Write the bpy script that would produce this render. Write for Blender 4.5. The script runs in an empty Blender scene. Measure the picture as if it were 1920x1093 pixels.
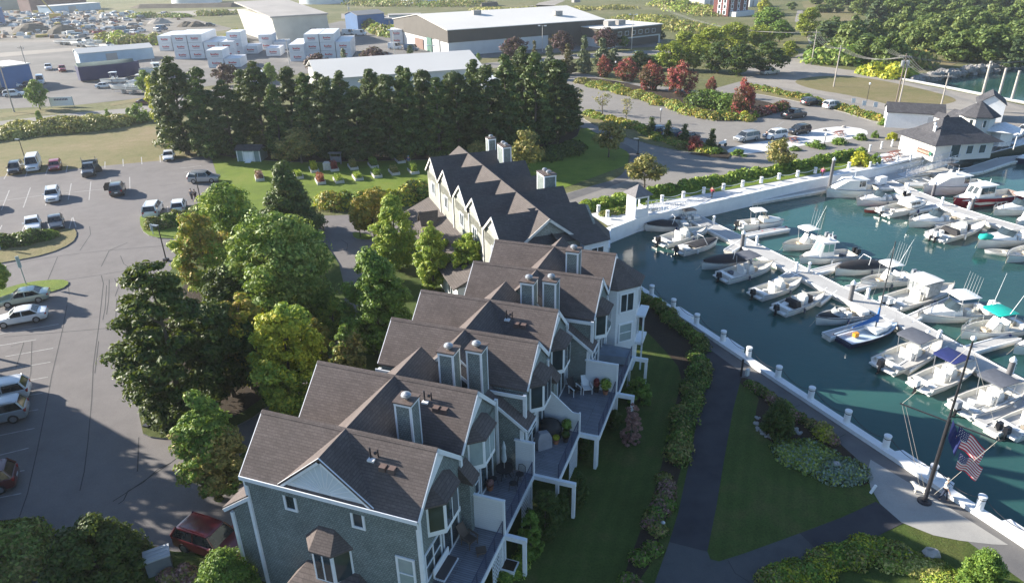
import bpy, bmesh, math, random
import numpy as np
from mathutils import Vector, Matrix
from mathutils.geometry import tessellate_polygon
random.seed(7); RNG = np.random.default_rng(11)
R_ = math.radians
scene = bpy.context.scene
COL = scene.collection
# ------------------------------------------------------------------ camera
F_, H_, CX, CY = 1330.0, 32.0, 960.0, 546.5
TH, RH = math.atan(643 / F_), math.atan(50 / 2803)
_r0 = np.array([1.0, 0, 0]); _u0 = np.array([0, math.sin(TH), math.cos(TH)]); FW = np.array([0, math.cos(TH), -math.sin(TH)])
RT = math.cos(RH) * _r0 - math.sin(RH) * _u0; UP = math.cos(RH) * _u0 + math.sin(RH) * _r0
cd = bpy.data.cameras.new('camera'); cam = bpy.data.objects.new('camera', cd); COL.objects.link(cam)
cam.matrix_world = Matrix(((RT[0], UP[0], -FW[0], 0), (RT[1], UP[1], -FW[1], 0), (RT[2], UP[2], -FW[2], H_), (0, 0, 0, 1)))
cd.sensor_width = 36; cd.lens = 36 * F_ / 1920; cd.clip_end = 8000; cd.clip_start = 0.5
scene.camera = cam
# ------------------------------------------------------------------ light
SUN_TRAVEL, SUN_EL = 110.5, 21.0
world = bpy.data.worlds.new('World'); scene.world = world; world.use_nodes = True
wn = world.node_tree; sky = wn.nodes.new('ShaderNodeTexSky'); sky.sky_type = 'NISHITA'; sky.sun_disc = False
sky.sun_elevation = R_(SUN_EL); sky.sun_rotation = R_(SUN_TRAVEL + 180)
sky.air_density = 1.0; sky.dust_density = 0.4; sky.ozone_density = 3.0
wn.nodes['Background'].inputs[1].default_value = 0.08
wn.links.new(sky.outputs[0], wn.nodes['Background'].inputs[0])
sl = bpy.data.lights.new('sun', 'SUN'); sl.energy = 5.0; sl.angle = R_(0.6); sl.color = (1.0, 0.91, 0.78)
sun = bpy.data.objects.new('sun', sl); COL.objects.link(sun)
_dir = Vector((math.sin(R_(SUN_TRAVEL)) * math.cos(R_(SUN_EL)), math.cos(R_(SUN_TRAVEL)) * math.cos(R_(SUN_EL)), -math.sin(R_(SUN_EL))))
sun.rotation_euler = _dir.to_track_quat('-Z', 'Y').to_euler(); sun.location = (-60, 20, 60)
scene.view_settings.view_transform = 'Standard'; scene.view_settings.look = 'None'
scene.view_settings.exposure = 1.55; scene.view_settings.gamma = 1.0
scene.render.engine = 'CYCLES'
scene.cycles.max_bounces = 6; scene.cycles.transparent_max_bounces = 6
# ------------------------------------------------------------------ survey: bearings read off the photograph -> ground positions
def G(x, y, z=0.0):
    d = (x - CX) / F_ * RT - (y - CY) / F_ * UP + FW
    t = (z - H_) / d[2]
    return np.array([t * d[0], t * d[1], z])
def P(p):
    q = np.array([p[0], p[1], p[2] - H_]); k = q @ FW
    return CX + F_ * (q @ RT) / k, CY - F_ * (q @ UP) / k
def ppm(p): return F_ / (np.array([p[0], p[1], p[2] - H_]) @ FW)
def top_h(g, ty):
    lo, hi = 0.0, 31.0
    for _ in range(30):
        m = (lo + hi) / 2
        if P((g[0], g[1], g[2] + m))[1] > ty: lo = m
        else: hi = m
    return lo
TV = np.array([math.sin(R_(110)), math.cos(R_(110))]); NV = np.array([math.sin(R_(20)), math.cos(R_(20))])
def W(t, n): return TV * t + NV * n
# ------------------------------------------------------------------ tagging
def tag(o, label=None, cat=None, group=None, kind=None):
    if label: o['label'] = label
    if cat: o['category'] = cat
    if group: o['group'] = group
    if kind: o['kind'] = kind
    return o
def empty(name, loc, rz=0.0, label=None, cat=None, group=None):
    o = bpy.data.objects.new(name, None); COL.objects.link(o); o.empty_display_size = 0.3
    o.location = loc; o.rotation_euler = (0, 0, rz)
    return tag(o, label, cat, group)
def copy_tree(o, parent=None):
    c = o.copy(); COL.objects.link(c)
    if parent is not None: c.parent = parent
    for ch in list(o.children): copy_tree(ch, c)
    return c
# ------------------------------------------------------------------ materials
MATS = {}
def nmat(name):
    m = bpy.data.materials.new(name); m.use_nodes = True; nt = m.node_tree
    return m, nt, nt.nodes['Principled BSDF']
def lk(nt, a, b): nt.links.new(a, b)
def coords(nt, kind='Object', scale=None):
    tc = nt.nodes.new('ShaderNodeTexCoord'); return tc.outputs[kind]
def noise(nt, vec, scale, detail=4, rough=0.6):
    n = nt.nodes.new('ShaderNodeTexNoise'); n.inputs['Scale'].default_value = scale
    n.inputs['Detail'].default_value = detail; n.inputs['Roughness'].default_value = rough
    lk(nt, vec, n.inputs['Vector']); return n
def ramp(nt, fac, stops):
    r = nt.nodes.new('ShaderNodeValToRGB'); e = r.color_ramp.elements
    while len(e) < len(stops): e.new(0.5)
    for i, (p, c) in enumerate(stops):
        e[i].position = p; e[i].color = (*c, 1) if len(c) == 3 else c
    lk(nt, fac, r.inputs[0]); return r
def mixc(nt, fac, a, b, mode='MIX'):
    m = nt.nodes.new('ShaderNodeMix'); m.data_type = 'RGBA'; m.blend_type = mode
    if isinstance(fac, float): m.inputs[0].default_value = fac
    else: lk(nt, fac, m.inputs[0])
    for i, v in ((6, a), (7, b)):
        if isinstance(v, tuple): m.inputs[i].default_value = (*v, 1)
        else: lk(nt, v, m.inputs[i])
    return m.outputs[2]
def bumpn(nt, bsdf, h, strength=0.3, dist=0.05):
    b = nt.nodes.new('ShaderNodeBump'); b.inputs['Strength'].default_value = strength; b.inputs['Distance'].default_value = dist
    lk(nt, h, b.inputs['Height']); lk(nt, b.outputs[0], bsdf.inputs['Normal'])
def flat(name, c, rough=0.6, var=0.12, scale=3.0, metal=0.0, bump=0.0, spec=0.5, coat=0.0):
    """one colour with a little wear"""
    if name in MATS: return MATS[name]
    m, nt, b = nmat(name); v = coords(nt)
    n = noise(nt, v, scale, 5)
    c1 = tuple(max(0, x * (1 - var)) for x in c); c2 = tuple(min(1, x * (1 + var)) for x in c)
    r = ramp(nt, n.outputs[0], [(0.3, c1), (0.7, c2)])
    lk(nt, r.outputs[0], b.inputs['Base Color'])
    b.inputs['Roughness'].default_value = rough; b.inputs['Metallic'].default_value = metal
    b.inputs['Specular IOR Level'].default_value = spec; b.inputs['Coat Weight'].default_value = coat
    if bump: bumpn(nt, b, noise(nt, v, scale * 8, 3).outputs[0], bump, 0.02)
    MATS[name] = m; return m
def glass(name='window_glass', c=(0.02, 0.03, 0.035), rough=0.05):
    if name in MATS: return MATS[name]
    m, nt, b = nmat(name); n = noise(nt, coords(nt), 0.7, 2)
    r = ramp(nt, n.outputs[0], [(0.35, c), (0.7, tuple(x * 2.2 for x in c))])
    lk(nt, r.outputs[0], b.inputs['Base Color']); b.inputs['Roughness'].default_value = rough
    b.inputs['Specular IOR Level'].default_value = 0.8
    MATS[name] = m; return m
def courses(name, c1, c2, cm, bw, bh, mortar=0.012, rough=0.85, bump=0.4, stain=0.25, zs=1.0, off=0.5):
    """shingles, clapboards or planks laid in courses on walls and roofs"""
    if name in MATS: return MATS[name]
    m, nt, b = nmat(name); v = coords(nt)
    sep = nt.nodes.new('ShaderNodeSeparateXYZ'); lk(nt, v, sep.inputs[0])
    ad = nt.nodes.new('ShaderNodeMath'); ad.operation = 'ADD'; lk(nt, sep.outputs[0], ad.inputs[0]); lk(nt, sep.outputs[1], ad.inputs[1])
    mz = nt.nodes.new('ShaderNodeMath'); mz.operation = 'MULTIPLY'; lk(nt, sep.outputs[2], mz.inputs[0]); mz.inputs[1].default_value = zs
    cb = nt.nodes.new('ShaderNodeCombineXYZ'); lk(nt, ad.outputs[0], cb.inputs[0]); lk(nt, mz.outputs[0], cb.inputs[1])
    br = nt.nodes.new('ShaderNodeTexBrick'); lk(nt, cb.outputs[0], br.inputs['Vector'])
    br.inputs['Scale'].default_value = 1; br.inputs['Brick Width'].default_value = bw; br.inputs['Row Height'].default_value = bh
    br.inputs['Mortar Size'].default_value = mortar; br.inputs['Mortar Smooth'].default_value = 0.3; br.offset = off
    br.inputs['Color1'].default_value = (*c1, 1); br.inputs['Color2'].default_value = (*c2, 1); br.inputs['Mortar'].default_value = (*cm, 1)
    n1 = noise(nt, v, 0.6, 5, 0.65); n2 = noise(nt, v, 9.0, 3)
    r1 = ramp(nt, n1.outputs[0], [(0.3, (1 - stain,) * 3), (0.7, (1 + stain * 0.3,) * 3)])
    k_ = min(.2, stain * .8); r2 = ramp(nt, n2.outputs[0], [(0.3, (1 - k_,) * 3), (0.7, (1 + k_ * .7,) * 3)])
    c = mixc(nt, 1.0, br.outputs[0], r1.outputs[0], 'MULTIPLY'); c = mixc(nt, 1.0, c, r2.outputs[0], 'MULTIPLY')
    lk(nt, c, b.inputs['Base Color']); b.inputs['Roughness'].default_value = rough
    b.inputs['Specular IOR Level'].default_value = 0.25
    bumpn(nt, b, br.outputs[1], -bump, 0.02)
    MATS[name] = m; return m
def ground(name, cols, scale=0.08, fine=3.0, rough=0.95, bump=0.3, grain=0.35, cracks=0.0, bdist=0.05, mid=0.6, stripes=0.0):
    """soil, grass or paving: broad patches plus grain"""
    if name in MATS: return MATS[name]
    m, nt, b = nmat(name); v = coords(nt)
    n1 = noise(nt, v, scale, 6, 0.62); n2 = noise(nt, v, fine, 4, 0.7); n3 = noise(nt, v, mid, 5, 0.6)
    st = [(0.32 + 0.36 * i / max(1, len(cols) - 1), c) for i, c in enumerate(cols)]
    r = ramp(nt, mixc(nt, 0.4, n1.outputs[0], n3.outputs[0]), st)
    g = ramp(nt, n2.outputs[0], [(0.28, (1 - grain,) * 3), (0.72, (1 + grain * 0.8,) * 3)])
    c = mixc(nt, 1.0, r.outputs[0], g.outputs[0], 'MULTIPLY')
    if stripes:
        wt = nt.nodes.new('ShaderNodeTexWave'); wt.bands_direction = 'X'; wt.inputs['Scale'].default_value = stripes; wt.inputs['Distortion'].default_value = 1.5; wt.inputs['Detail'].default_value = 1
        mp = nt.nodes.new('ShaderNodeMapping'); mp.inputs['Rotation'].default_value = (0, 0, .35); lk(nt, v, mp.inputs[0]); lk(nt, mp.outputs[0], wt.inputs[0])
        c = mixc(nt, 1.0, c, ramp(nt, wt.outputs[1], [(.2, (.94,) * 3), (.8, (1.04,) * 3)]).outputs[0], 'MULTIPLY')
    if cracks:
        wv = mixc(nt, 0.12, v, n3.outputs[1], 'ADD')
        vo = nt.nodes.new('ShaderNodeTexVoronoi'); vo.feature = 'DISTANCE_TO_EDGE'; vo.inputs['Scale'].default_value = 0.16
        lk(nt, wv, vo.inputs['Vector'])
        cr = ramp(nt, vo.outputs[0], [(0.0, (1 - cracks,) * 3), (0.012, (1, 1, 1))])
        c = mixc(nt, 1.0, c, cr.outputs[0], 'MULTIPLY')
    lk(nt, c, b.inputs['Base Color']); b.inputs['Roughness'].default_value = rough; b.inputs['Specular IOR Level'].default_value = 0.2
    if bump: bumpn(nt, b, n2.outputs[0], bump, bdist)
    MATS[name] = m; return m
def leafmat(name, c1, c2, c3=None, trans=0.3):
    if name in MATS: return MATS[name]
    m, nt, b = nmat(name); v = coords(nt)
    at = nt.nodes.new('ShaderNodeAttribute'); at.attribute_name = 'rnd'
    n = noise(nt, v, 0.55, 3)
    mm = nt.nodes.new('ShaderNodeMath'); mm.operation = 'MULTIPLY_ADD'; lk(nt, at.outputs['Fac'], mm.inputs[0]); mm.inputs[1].default_value = 0.55
    ml = nt.nodes.new('ShaderNodeMath'); ml.operation = 'MULTIPLY'; lk(nt, n.outputs[0], ml.inputs[0]); ml.inputs[1].default_value = 0.5
    lk(nt, ml.outputs[0], mm.inputs[2])
    st = [(0.16, c1), (0.56, c2)] + ([(0.8, c3)] if c3 else [])
    r = ramp(nt, mm.outputs[0], st)
    lk(nt, r.outputs[0], b.inputs['Base Color']); b.inputs['Roughness'].default_value = 0.55; b.inputs['Specular IOR Level'].default_value = 0.3
    tr = nt.nodes.new('ShaderNodeBsdfTranslucent'); lk(nt, mixc(nt, 0.5, r.outputs[0], (0.20, 0.24, 0.02)), tr.inputs[0])
    ms = nt.nodes.new('ShaderNodeMixShader'); ms.inputs[0].default_value = trans
    lk(nt, b.outputs[0], ms.inputs[1]); lk(nt, tr.outputs[0], ms.inputs[2])
    lk(nt, ms.outputs[0], nt.nodes['Material Output'].inputs[0])
    MATS[name] = m; return m
WHITE = flat('white_paint', (0.74, 0.76, 0.78), 0.5, 0.05, 2)
DARKGLASS = glass()
BLACK = flat('black_metal', (0.025, 0.025, 0.03), 0.45, 0.2, 5)
STEEL = flat('galvanised_steel', (0.45, 0.47, 0.5), 0.4, 0.15, 5, 0.6)
TIMBER = flat('weathered_timber', (0.22, 0.18, 0.15), 0.9, 0.25, 2)
BARK = flat('bark', (0.10, 0.085, 0.07), 0.95, 0.3, 3)
# ------------------------------------------------------------------ mesh builder
class MB:
    def __init__(s): s.v = []; s.f = []; s.m = []
    def add(s, vs, fs, m=0):
        b = len(s.v); s.v += [tuple(float(c) for c in p) for p in vs]
        for f in fs: s.f.append([b + i for i in f]); s.m.append(m)
    def box(s, c, d, rz=0.0, m=0, taper=1.0, ty=None):
        cx, cy, cz = c; x, y, z = d[0] / 2, d[1] / 2, d[2] / 2; ca, sa = math.cos(rz), math.sin(rz)
        vs = []
        for k, zz in ((1.0, -z), (taper, z)):
            k2 = k if ty is None else (1.0 if zz < 0 else ty)
            for ax, ay in ((-x, -y), (x, -y), (x, y), (-x, y)):
                px, py = ax * k, ay * k2
                vs.append((cx + px * ca - py * sa, cy + px * sa + py * ca, cz + zz))
        s.add(vs, [(3, 2, 1, 0), (4, 5, 6, 7), (0, 1, 5, 4), (1, 2, 6, 5), (2, 3, 7, 6), (3, 0, 4, 7)], m)
    def b2(s, lo, hi, m=0): s.box([(a + b) / 2 for a, b in zip(lo, hi)], [abs(b - a) for a, b in zip(lo, hi)], 0, m)
    def poly(s, pts, m=0): s.add(pts, [list(range(len(pts)))], m)
    def slab(s, pts, th, m=0, down=(0, 0, -1)):
        n = len(pts); d = np.array(down) * th
        vs = [tuple(p) for p in pts] + [tuple(np.array(p) + d) for p in pts]
        fs = [list(range(n)), list(range(2 * n - 1, n - 1, -1))] + [(i, i + n, (i + 1) % n + n, (i + 1) % n) for i in range(n)]
        s.add(vs, fs, m)
    def prism(s, p2, z0, z1, m=0):
        n = len(p2); vs = [(p[0], p[1], z0) for p in p2] + [(p[0], p[1], z1) for p in p2]
        s.add(vs, [list(range(n - 1, -1, -1)), list(range(n, 2 * n))] + [(i, (i + 1) % n, (i + 1) % n + n, i + n) for i in range(n)], m)
    def tube(s, a, b, r0, r1=None, seg=8, m=0, cap=True):
        r1 = r0 if r1 is None else r1; a = Vector(a); b = Vector(b); d = (b - a)
        if d.length < 1e-6: return
        q = d.normalized().to_track_quat('Z', 'Y'); vs = []
        for c, r in ((a, r0), (b, r1)):
            for i in range(seg):
                t = 2 * math.pi * i / seg; vs.append(c + q @ Vector((math.cos(t) * r, math.sin(t) * r, 0)))
        fs = [(i, (i + 1) % seg, (i + 1) % seg + seg, i + seg) for i in range(seg)]
        if cap: fs += [list(range(seg - 1, -1, -1)), list(range(seg, 2 * seg))]
        s.add(vs, fs, m)
    def path(s, pts, r, seg=6, m=0):
        for a, b in zip(pts, pts[1:]): s.tube(a, b, r, r, seg, m)
    def lathe(s, c, prof, seg=12, m=0):
        vs = []; n = len(prof)
        for r, z in prof:
            for i in range(seg):
                t = 2 * math.pi * i / seg; vs.append((c[0] + r * math.cos(t), c[1] + r * math.sin(t), c[2] + z))
        fs = [(j * seg + i, j * seg + (i + 1) % seg, (j + 1) * seg + (i + 1) % seg, (j + 1) * seg + i) for j in range(n - 1) for i in range(seg)]
        fs += [list(range(seg - 1, -1, -1)), list(range((n - 1) * seg, n * seg))]
        s.add(vs, fs, m)
    def ball(s, c, r, m=0, seg=10, rings=6):
        rr = r if hasattr(r, '__len__') else (r, r, r)
        prof = [(math.sin(math.pi * k / rings), -math.cos(math.pi * k / rings)) for k in range(rings + 1)]
        prof[0] = (0.02, -1); prof[-1] = (0.02, 1)
        b = len(s.v); s.lathe((0, 0, 0), prof, seg, m)
        for i in range(b, len(s.v)):
            v = s.v[i]; s.v[i] = (c[0] + v[0] * rr[0], c[1] + v[1] * rr[1], c[2] + v[2] * rr[2])
    def loft(s, rings, m=0, closed=False, caps=True, mf=None):
        n = len(rings[0]); vs = [p for r in rings for p in r]
        for j in range(len(rings) - 1):
            for i in range(n if closed else n - 1):
                k = (i + 1) % n
                s.f.append([len(s.v) + q for q in (j * n + i, j * n + k, (j + 1) * n + k, (j + 1) * n + i)])
                s.m.append(mf(j, i) if mf else m)
        if caps:
            s.f.append([len(s.v) + i for i in range(n - 1, -1, -1)]); s.m.append(m)
            s.f.append([len(s.v) + (len(rings) - 1) * n + i for i in range(n)]); s.m.append(m)
        s.v += [tuple(float(c) for c in p) for p in vs]
    def xf(s, ang, loc=(0, 0, 0)):
        ca, sa = math.cos(ang), math.sin(ang)
        s.v = [(x * ca - y * sa + loc[0], x * sa + y * ca + loc[1], z + loc[2]) for x, y, z in s.v]; return s
    def build(s, name, mats, parent=None, smooth=0.0):
        me = bpy.data.meshes.new(name); me.from_pydata(s.v, [], s.f)
        if not isinstance(mats, (list, tuple)): mats = [mats]
        for m in mats: me.materials.append(m)
        me.polygons.foreach_set('material_index', s.m)
        bm = bmesh.new(); bm.from_mesh(me); bmesh.ops.recalc_face_normals(bm, faces=bm.faces); bm.to_mesh(me); bm.free()
        if smooth:
            me.polygons.foreach_set('use_smooth', [True] * len(me.polygons)); me.set_sharp_from_angle(angle=R_(smooth))
        me.update()
        o = bpy.data.objects.new(name, me); COL.objects.link(o)
        if parent is not None: o.parent = parent
        return o
def pxs(pts, z=0.0): return [tuple(G(x, y, z)) for x, y in pts]
def soft(pts, it=2):
    for _ in range(it):
        q = []
        for i in range(len(pts)):
            a = np.array(pts[i]); b = np.array(pts[(i + 1) % len(pts)]); q += [tuple(a * .75 + b * .25), tuple(a * .25 + b * .75)]
        pts = q
    return pts
def sheet_w(name, w, z, mat, parent=None, holes=(), kind='structure', thick=0.0, edge=None):
    """a ground surface given as world outline(s)"""
    loops = [w] + list(holes)
    tl = [[Vector((p[0], p[1], 0)) for p in lp] for lp in loops]
    tri = tessellate_polygon(tl); allv = [p for lp in tl for p in lp]
    b = MB(); b.v = [(p.x, p.y, z) for p in allv]; b.f = [list(t) for t in tri]; b.m = [0] * len(b.f)
    if thick:
        for lp in tl:
            n = len(lp)
            for i in range(n):
                a, c = lp[i], lp[(i + 1) % n]
                b.add([(a.x, a.y, z), (c.x, c.y, z), (c.x, c.y, z - thick), (a.x, a.y, z - thick)], [(0, 1, 2, 3)], 1 if edge else 0)
    me = bpy.data.meshes.new(name); me.from_pydata(b.v, [], b.f); me.materials.append(mat)
    if edge: me.materials.append(edge)
    me.polygons.foreach_set('material_index', b.m)
    me.update()
    for p in me.polygons:
        if p.material_index == 0 and p.normal.z < 0: p.flip()
    o = bpy.data.objects.new(name, me); COL.objects.link(o)
    if parent is not None: o.parent = parent
    elif kind: o['kind'] = kind
    return o
def sheet(name, pts, z, mat, parent=None, rnd=0, **k):
    w = [G(x, y, 0)[:2] for x, y in pts]
    if rnd: w = soft([tuple(p) for p in w], rnd)
    return sheet_w(name, w, z, mat, parent, **k)
def strip(pts, width, z, h=0.0):
    """world polyline -> flat or raised ribbon MB"""
    b = MB(); n = len(pts); L = []; Rr = []
    for i in range(n):
        a = np.array(pts[max(0, i - 1)][:2]); c = np.array(pts[min(n - 1, i + 1)][:2]); d = c - a; d = d / (np.linalg.norm(d) + 1e-9)
        q = np.array([-d[1], d[0]]) * width / 2; p = np.array(pts[i][:2]); L.append(p + q); Rr.append(p - q)
    for i in range(n - 1):
        top = [(*L[i], z + h), (*L[i + 1], z + h), (*Rr[i + 1], z + h), (*Rr[i], z + h)]
        if h:
            b.prism([L[i], L[i + 1], Rr[i + 1], Rr[i]][::-1], z, z + h)
        else: b.poly(top)
    return b
# ------------------------------------------------------------------ foliage
def leaf_mesh(name, C, Nn, size, mats, mi=None, asp=1.5):
    n = len(C); rg = RNG
    Nn = Nn / (np.linalg.norm(Nn, axis=1, keepdims=True) + 1e-9)
    a = rg.normal(size=(n, 3)); U = np.cross(Nn, a); U /= (np.linalg.norm(U, axis=1, keepdims=True) + 1e-9); V = np.cross(Nn, U)
    s = size * (0.6 + 0.8 * rg.random((n, 1))) * 0.5
    v = np.stack([C - U * s * asp, C - V * s * 0.8, C + U * s * asp, C + V * s * 0.8], 1).reshape(-1, 3)
    if mi is None and isinstance(mats, list) and len(mats) > 1:
        q = np.sin(C[:, 0] * .9 + 1.3 * C[:, 2] * .5) + np.sin(C[:, 1] * 1.1 + C[:, 2] * .8) + rg.normal(size=n) * .5; mi = np.where(q > .25, 1, 0)
    me = bpy.data.meshes.new(name)
    me.vertices.add(4 * n); me.vertices.foreach_set('co', v.astype(np.float32).ravel())
    me.loops.add(4 * n); me.loops.foreach_set('vertex_index', np.arange(4 * n, dtype=np.int32))
    me.polygons.add(n); me.polygons.foreach_set('loop_start', np.arange(0, 4 * n, 4, dtype=np.int32))
    if not isinstance(mats, (list, tuple)): mats = [mats]
    for m in mats: me.materials.append(m)
    if mi is not None: me.polygons.foreach_set('material_index', mi.astype(np.int32))
    at = me.attributes.new('rnd', 'FLOAT', 'FACE'); at.data.foreach_set('value', rg.random(n).astype(np.float32))
    me.update(calc_edges=True); return me
ENV = {
 'broad': lambda u: np.sin(np.pi * np.clip(0.08 + 0.9 * u, 0, 1)) ** 0.55,
 'oval': lambda u: np.sin(np.pi * np.clip(0.12 + 0.84 * u, 0, 1)) ** 0.75 * (1.05 - 0.25 * u),
 'cone': lambda u: (1.02 - u) ** 0.85 * np.clip(u * 9 + 0.35, 0, 1),
 'tall': lambda u: np.clip(u * 5 + 0.3, 0, 1) * (1.03 - u) ** 0.55 * 0.95,
 'vase': lambda u: np.clip(0.25 + 1.1 * u, 0, 1) * np.sqrt(np.clip(1.04 - u ** 3, 0, 1)),
 'pinef': lambda u: np.clip(u * 4 + .45, 0, 1) * np.clip(1.06 - u, 0, 1) ** .55,
 'bush': lambda u: np.sqrt(np.clip(1.02 - u ** 2, 0, 1)),
}
def crown_points(h0, h1, r, env, nclump, nleaf, cr, squash=0.75, inner=0.35, droop=0.0):
    rg = RNG; e = ENV[env]
    u = rg.random(nclump * 6); keep = rg.random(nclump * 6) < np.clip(e(u), 0.3, 1); u = u[keep][:nclump]; k = len(u)
    th = rg.random(k) * 2 * np.pi; rho = np.maximum(0, r * e(u) - cr * 0.6) * np.sqrt(inner ** 2 + (1 - inner ** 2) * rg.random(k)) * (0.9 + 0.24 * rg.random(k))
    cc = np.stack([rho * np.cos(th), rho * np.sin(th), h0 + (h1 - h0) * u], 1); crs = cr * (0.6 + 0.8 * rg.random(k))
    idx = rg.integers(0, k, nleaf); d = rg.normal(size=(nleaf, 3)); d /= np.linalg.norm(d, axis=1, keepdims=True)
    d[:, 2] = np.abs(d[:, 2]) * np.where(rg.random(nleaf) < 0.75, 1, -1)
    rad = crs[idx][:, None] * (0.3 + 0.85 * rg.random((nleaf, 1)) ** .7)
    off = d * rad; off[:, 2] *= squash
    C = cc[idx] + off
    if droop:
        out = np.stack([np.cos(th[idx]), np.sin(th[idx])], 1); ext = rg.random((nleaf, 1)) * droop
        C[:, :2] += out * ext; C[:, 2] -= ext[:, 0] * 0.15
    return C, d + rg.normal(size=d.shape) * 0.45 + np.array([0, 0, 0.25]), cc
def trunk_mesh(h, r, hc, cr, bark=BARK, limbs=7, lean=0.0, parent=None, tops=None):
    b = MB(); p = Vector((0, 0, -0.1)); seg = 6; pts = [p]
    for i in range(1, seg + 1): pts.append(Vector((random.uniform(-1, 1) * r * 0.5 + lean * i / seg, random.uniform(-1, 1) * r * 0.5, h * 0.86 * i / seg)))
    for i in range(seg): b.tube(pts[i], pts[i + 1], r * (1 - i / (seg + 1.0)) * (1.35 if i == 0 else 1), r * (1 - (i + 1) / (seg + 1.0)), 8, 0, False)
    for k in range(limbs):
        if tops is not None and len(tops): q = tops[random.randrange(len(tops))]; e = Vector((q[0] * .85, q[1] * .85, q[2] - 0.1 * cr))
        else:
            a = random.uniform(0, 6.28); e = Vector((math.cos(a) * cr * .7, math.sin(a) * cr * .7, random.uniform(hc, h * .9)))
        z0 = max(hc * 0.7, min(h * 0.8, e.z - (e.xy.length) * 0.7)); t = z0 / (h * 0.86) * seg; i = min(seg - 1, int(t)); s = pts[i].lerp(pts[i + 1], t - i)
        md = s.lerp(e, .5) + Vector((0, 0, -0.06 * cr))
        b.tube(s, md, r * .38, r * .24, 6, 0, False); b.tube(md, e, r * .24, r * .08, 5, 0, False)
    return b
PROTO = {}
def tree_proto(key, h, r, env, mats, leaves, lsize, hc=0.18, nclump=60, cr=0.26, squash=.75, tr=0.022, inner=0.35, limbs=8, droop=0.0, asp=1.5):
    C, Nn, cc = crown_points(h * hc, h * (1 - cr * r * .4 / h), r, env, nclump, leaves, r * cr, squash, inner, droop)
    return leaf_mesh('crown', C, Nn, lsize, mats, None, asp), (h, r, cc, tr, hc, limbs)
def plant_tree(name, loc, me, info, h, r, rz, label, cat, group=None, bark=BARK, lean=0.0):
    h0, r0, cc, tr, hc, limbs = info
    root = empty(name, (loc[0], loc[1], loc[2] if len(loc) > 2 else 0), rz, label, cat, group)
    root.scale = (r / r0, r / r0, h / h0)
    c = bpy.data.objects.new('crown', me); COL.objects.link(c); c.parent = root
    key = ('trunk', id(me))
    if key not in PROTO:
        t = trunk_mesh(h0, max(0.05, h0 * tr), h0 * hc, r0, bark, limbs, lean, None, cc).build('trunk', bark, root, 40); PROTO[key] = t.data
    else:
        t = bpy.data.objects.new('trunk', PROTO[key]); COL.objects.link(t); t.parent = root
    return root
# ================================================================== GROUND, WATER, PAVING
ASPH = ground('old_asphalt', [(0.135, 0.128, 0.13), (0.17, 0.161, 0.162), (0.20, 0.19, 0.188)], 0.05, 14, 0.92, 0.25, 0.16, cracks=0.0, bdist=0.01)
ASPHR = ground('pale_asphalt', [(0.19, 0.18, 0.172), (0.225, 0.214, 0.2), (0.26, 0.247, 0.23)], 0.05, 9, 0.93, 0.2, 0.12, cracks=0.0, bdist=0.01)
ASPHN = ground('dark_asphalt', [(0.035, 0.036, 0.043), (0.05, 0.05, 0.058), (0.06, 0.06, 0.066)], 0.3, 22, 0.9, 0.3, 0.2, bdist=0.01)
ASPHW = ground('walkway_asphalt', [(0.10, 0.10, 0.105), (0.14, 0.138, 0.138), (0.17, 0.165, 0.16)], 0.25, 20, 0.9, 0.3, 0.18, bdist=0.01)
CONC = ground('concrete', [(0.25, 0.25, 0.245), (0.32, 0.315, 0.3), (0.36, 0.35, 0.33)], 0.2, 12, 0.85, 0.15, 0.08, bdist=0.01)
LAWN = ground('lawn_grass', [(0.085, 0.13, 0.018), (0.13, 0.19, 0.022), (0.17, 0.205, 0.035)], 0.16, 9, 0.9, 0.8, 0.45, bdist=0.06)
LAWND = ground('shaded_lawn_grass', [(0.044, 0.066, 0.014), (0.06, 0.092, 0.02), (0.10, 0.10, 0.034)], 0.22, 9, 0.95, 0.8, 0.4, bdist=0.06, stripes=.35)  # darker copy of the lawn colour, with shade mixed into it
DRY = ground('dry_grass', [(0.12, 0.13, 0.045), (0.18, 0.16, 0.075), (0.24, 0.19, 0.115)], 0.06, 5, 0.95, 0.6, 0.35, bdist=0.1)
SCRUB = ground('scrub_ground', [(0.07, 0.09, 0.03), (0.13, 0.135, 0.055), (0.21, 0.185, 0.11)], 0.02, 1.2, 0.95, 0.6, 0.4, bdist=0.3, mid=0.12)
GRAVEL = ground('gravel', [(0.22, 0.20, 0.175), (0.28, 0.26, 0.235), (0.33, 0.31, 0.28)], 0.05, 4, 0.95, 0.4, 0.2, bdist=0.05, mid=0.3)
YARD = ground('yard_ground', [(0.13, 0.12, 0.10), (0.19, 0.175, 0.155), (0.25, 0.23, 0.21)], 0.025, 1.5, 0.95, 0.3, 0.3, bdist=0.1, mid=0.1)
MULCH = ground('mulch', [(0.035, 0.026, 0.02), (0.055, 0.042, 0.03)], 0.5, 14, 0.95, 0.9, 0.5)
KERB = flat('kerb_concrete', (0.22, 0.215, 0.21), 0.85, 0.2, 2)
PAINTL = flat('road_paint', (0.32, 0.32, 0.32), 0.8, 0.3, 2.5)
TAR = flat('tar_seam', (0.022, 0.022, 0.025), 0.7, 0.3, 4)

q0 = W(-11.3, 68.4); qd = np.array([math.sin(R_(135)), math.cos(R_(135))])
QUAY = [tuple(W(-10.6, 67.3) + qd * s * 1.0) for s in (0, 10, 20, 30, 40, 50, 80, 140, 320)]
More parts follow.
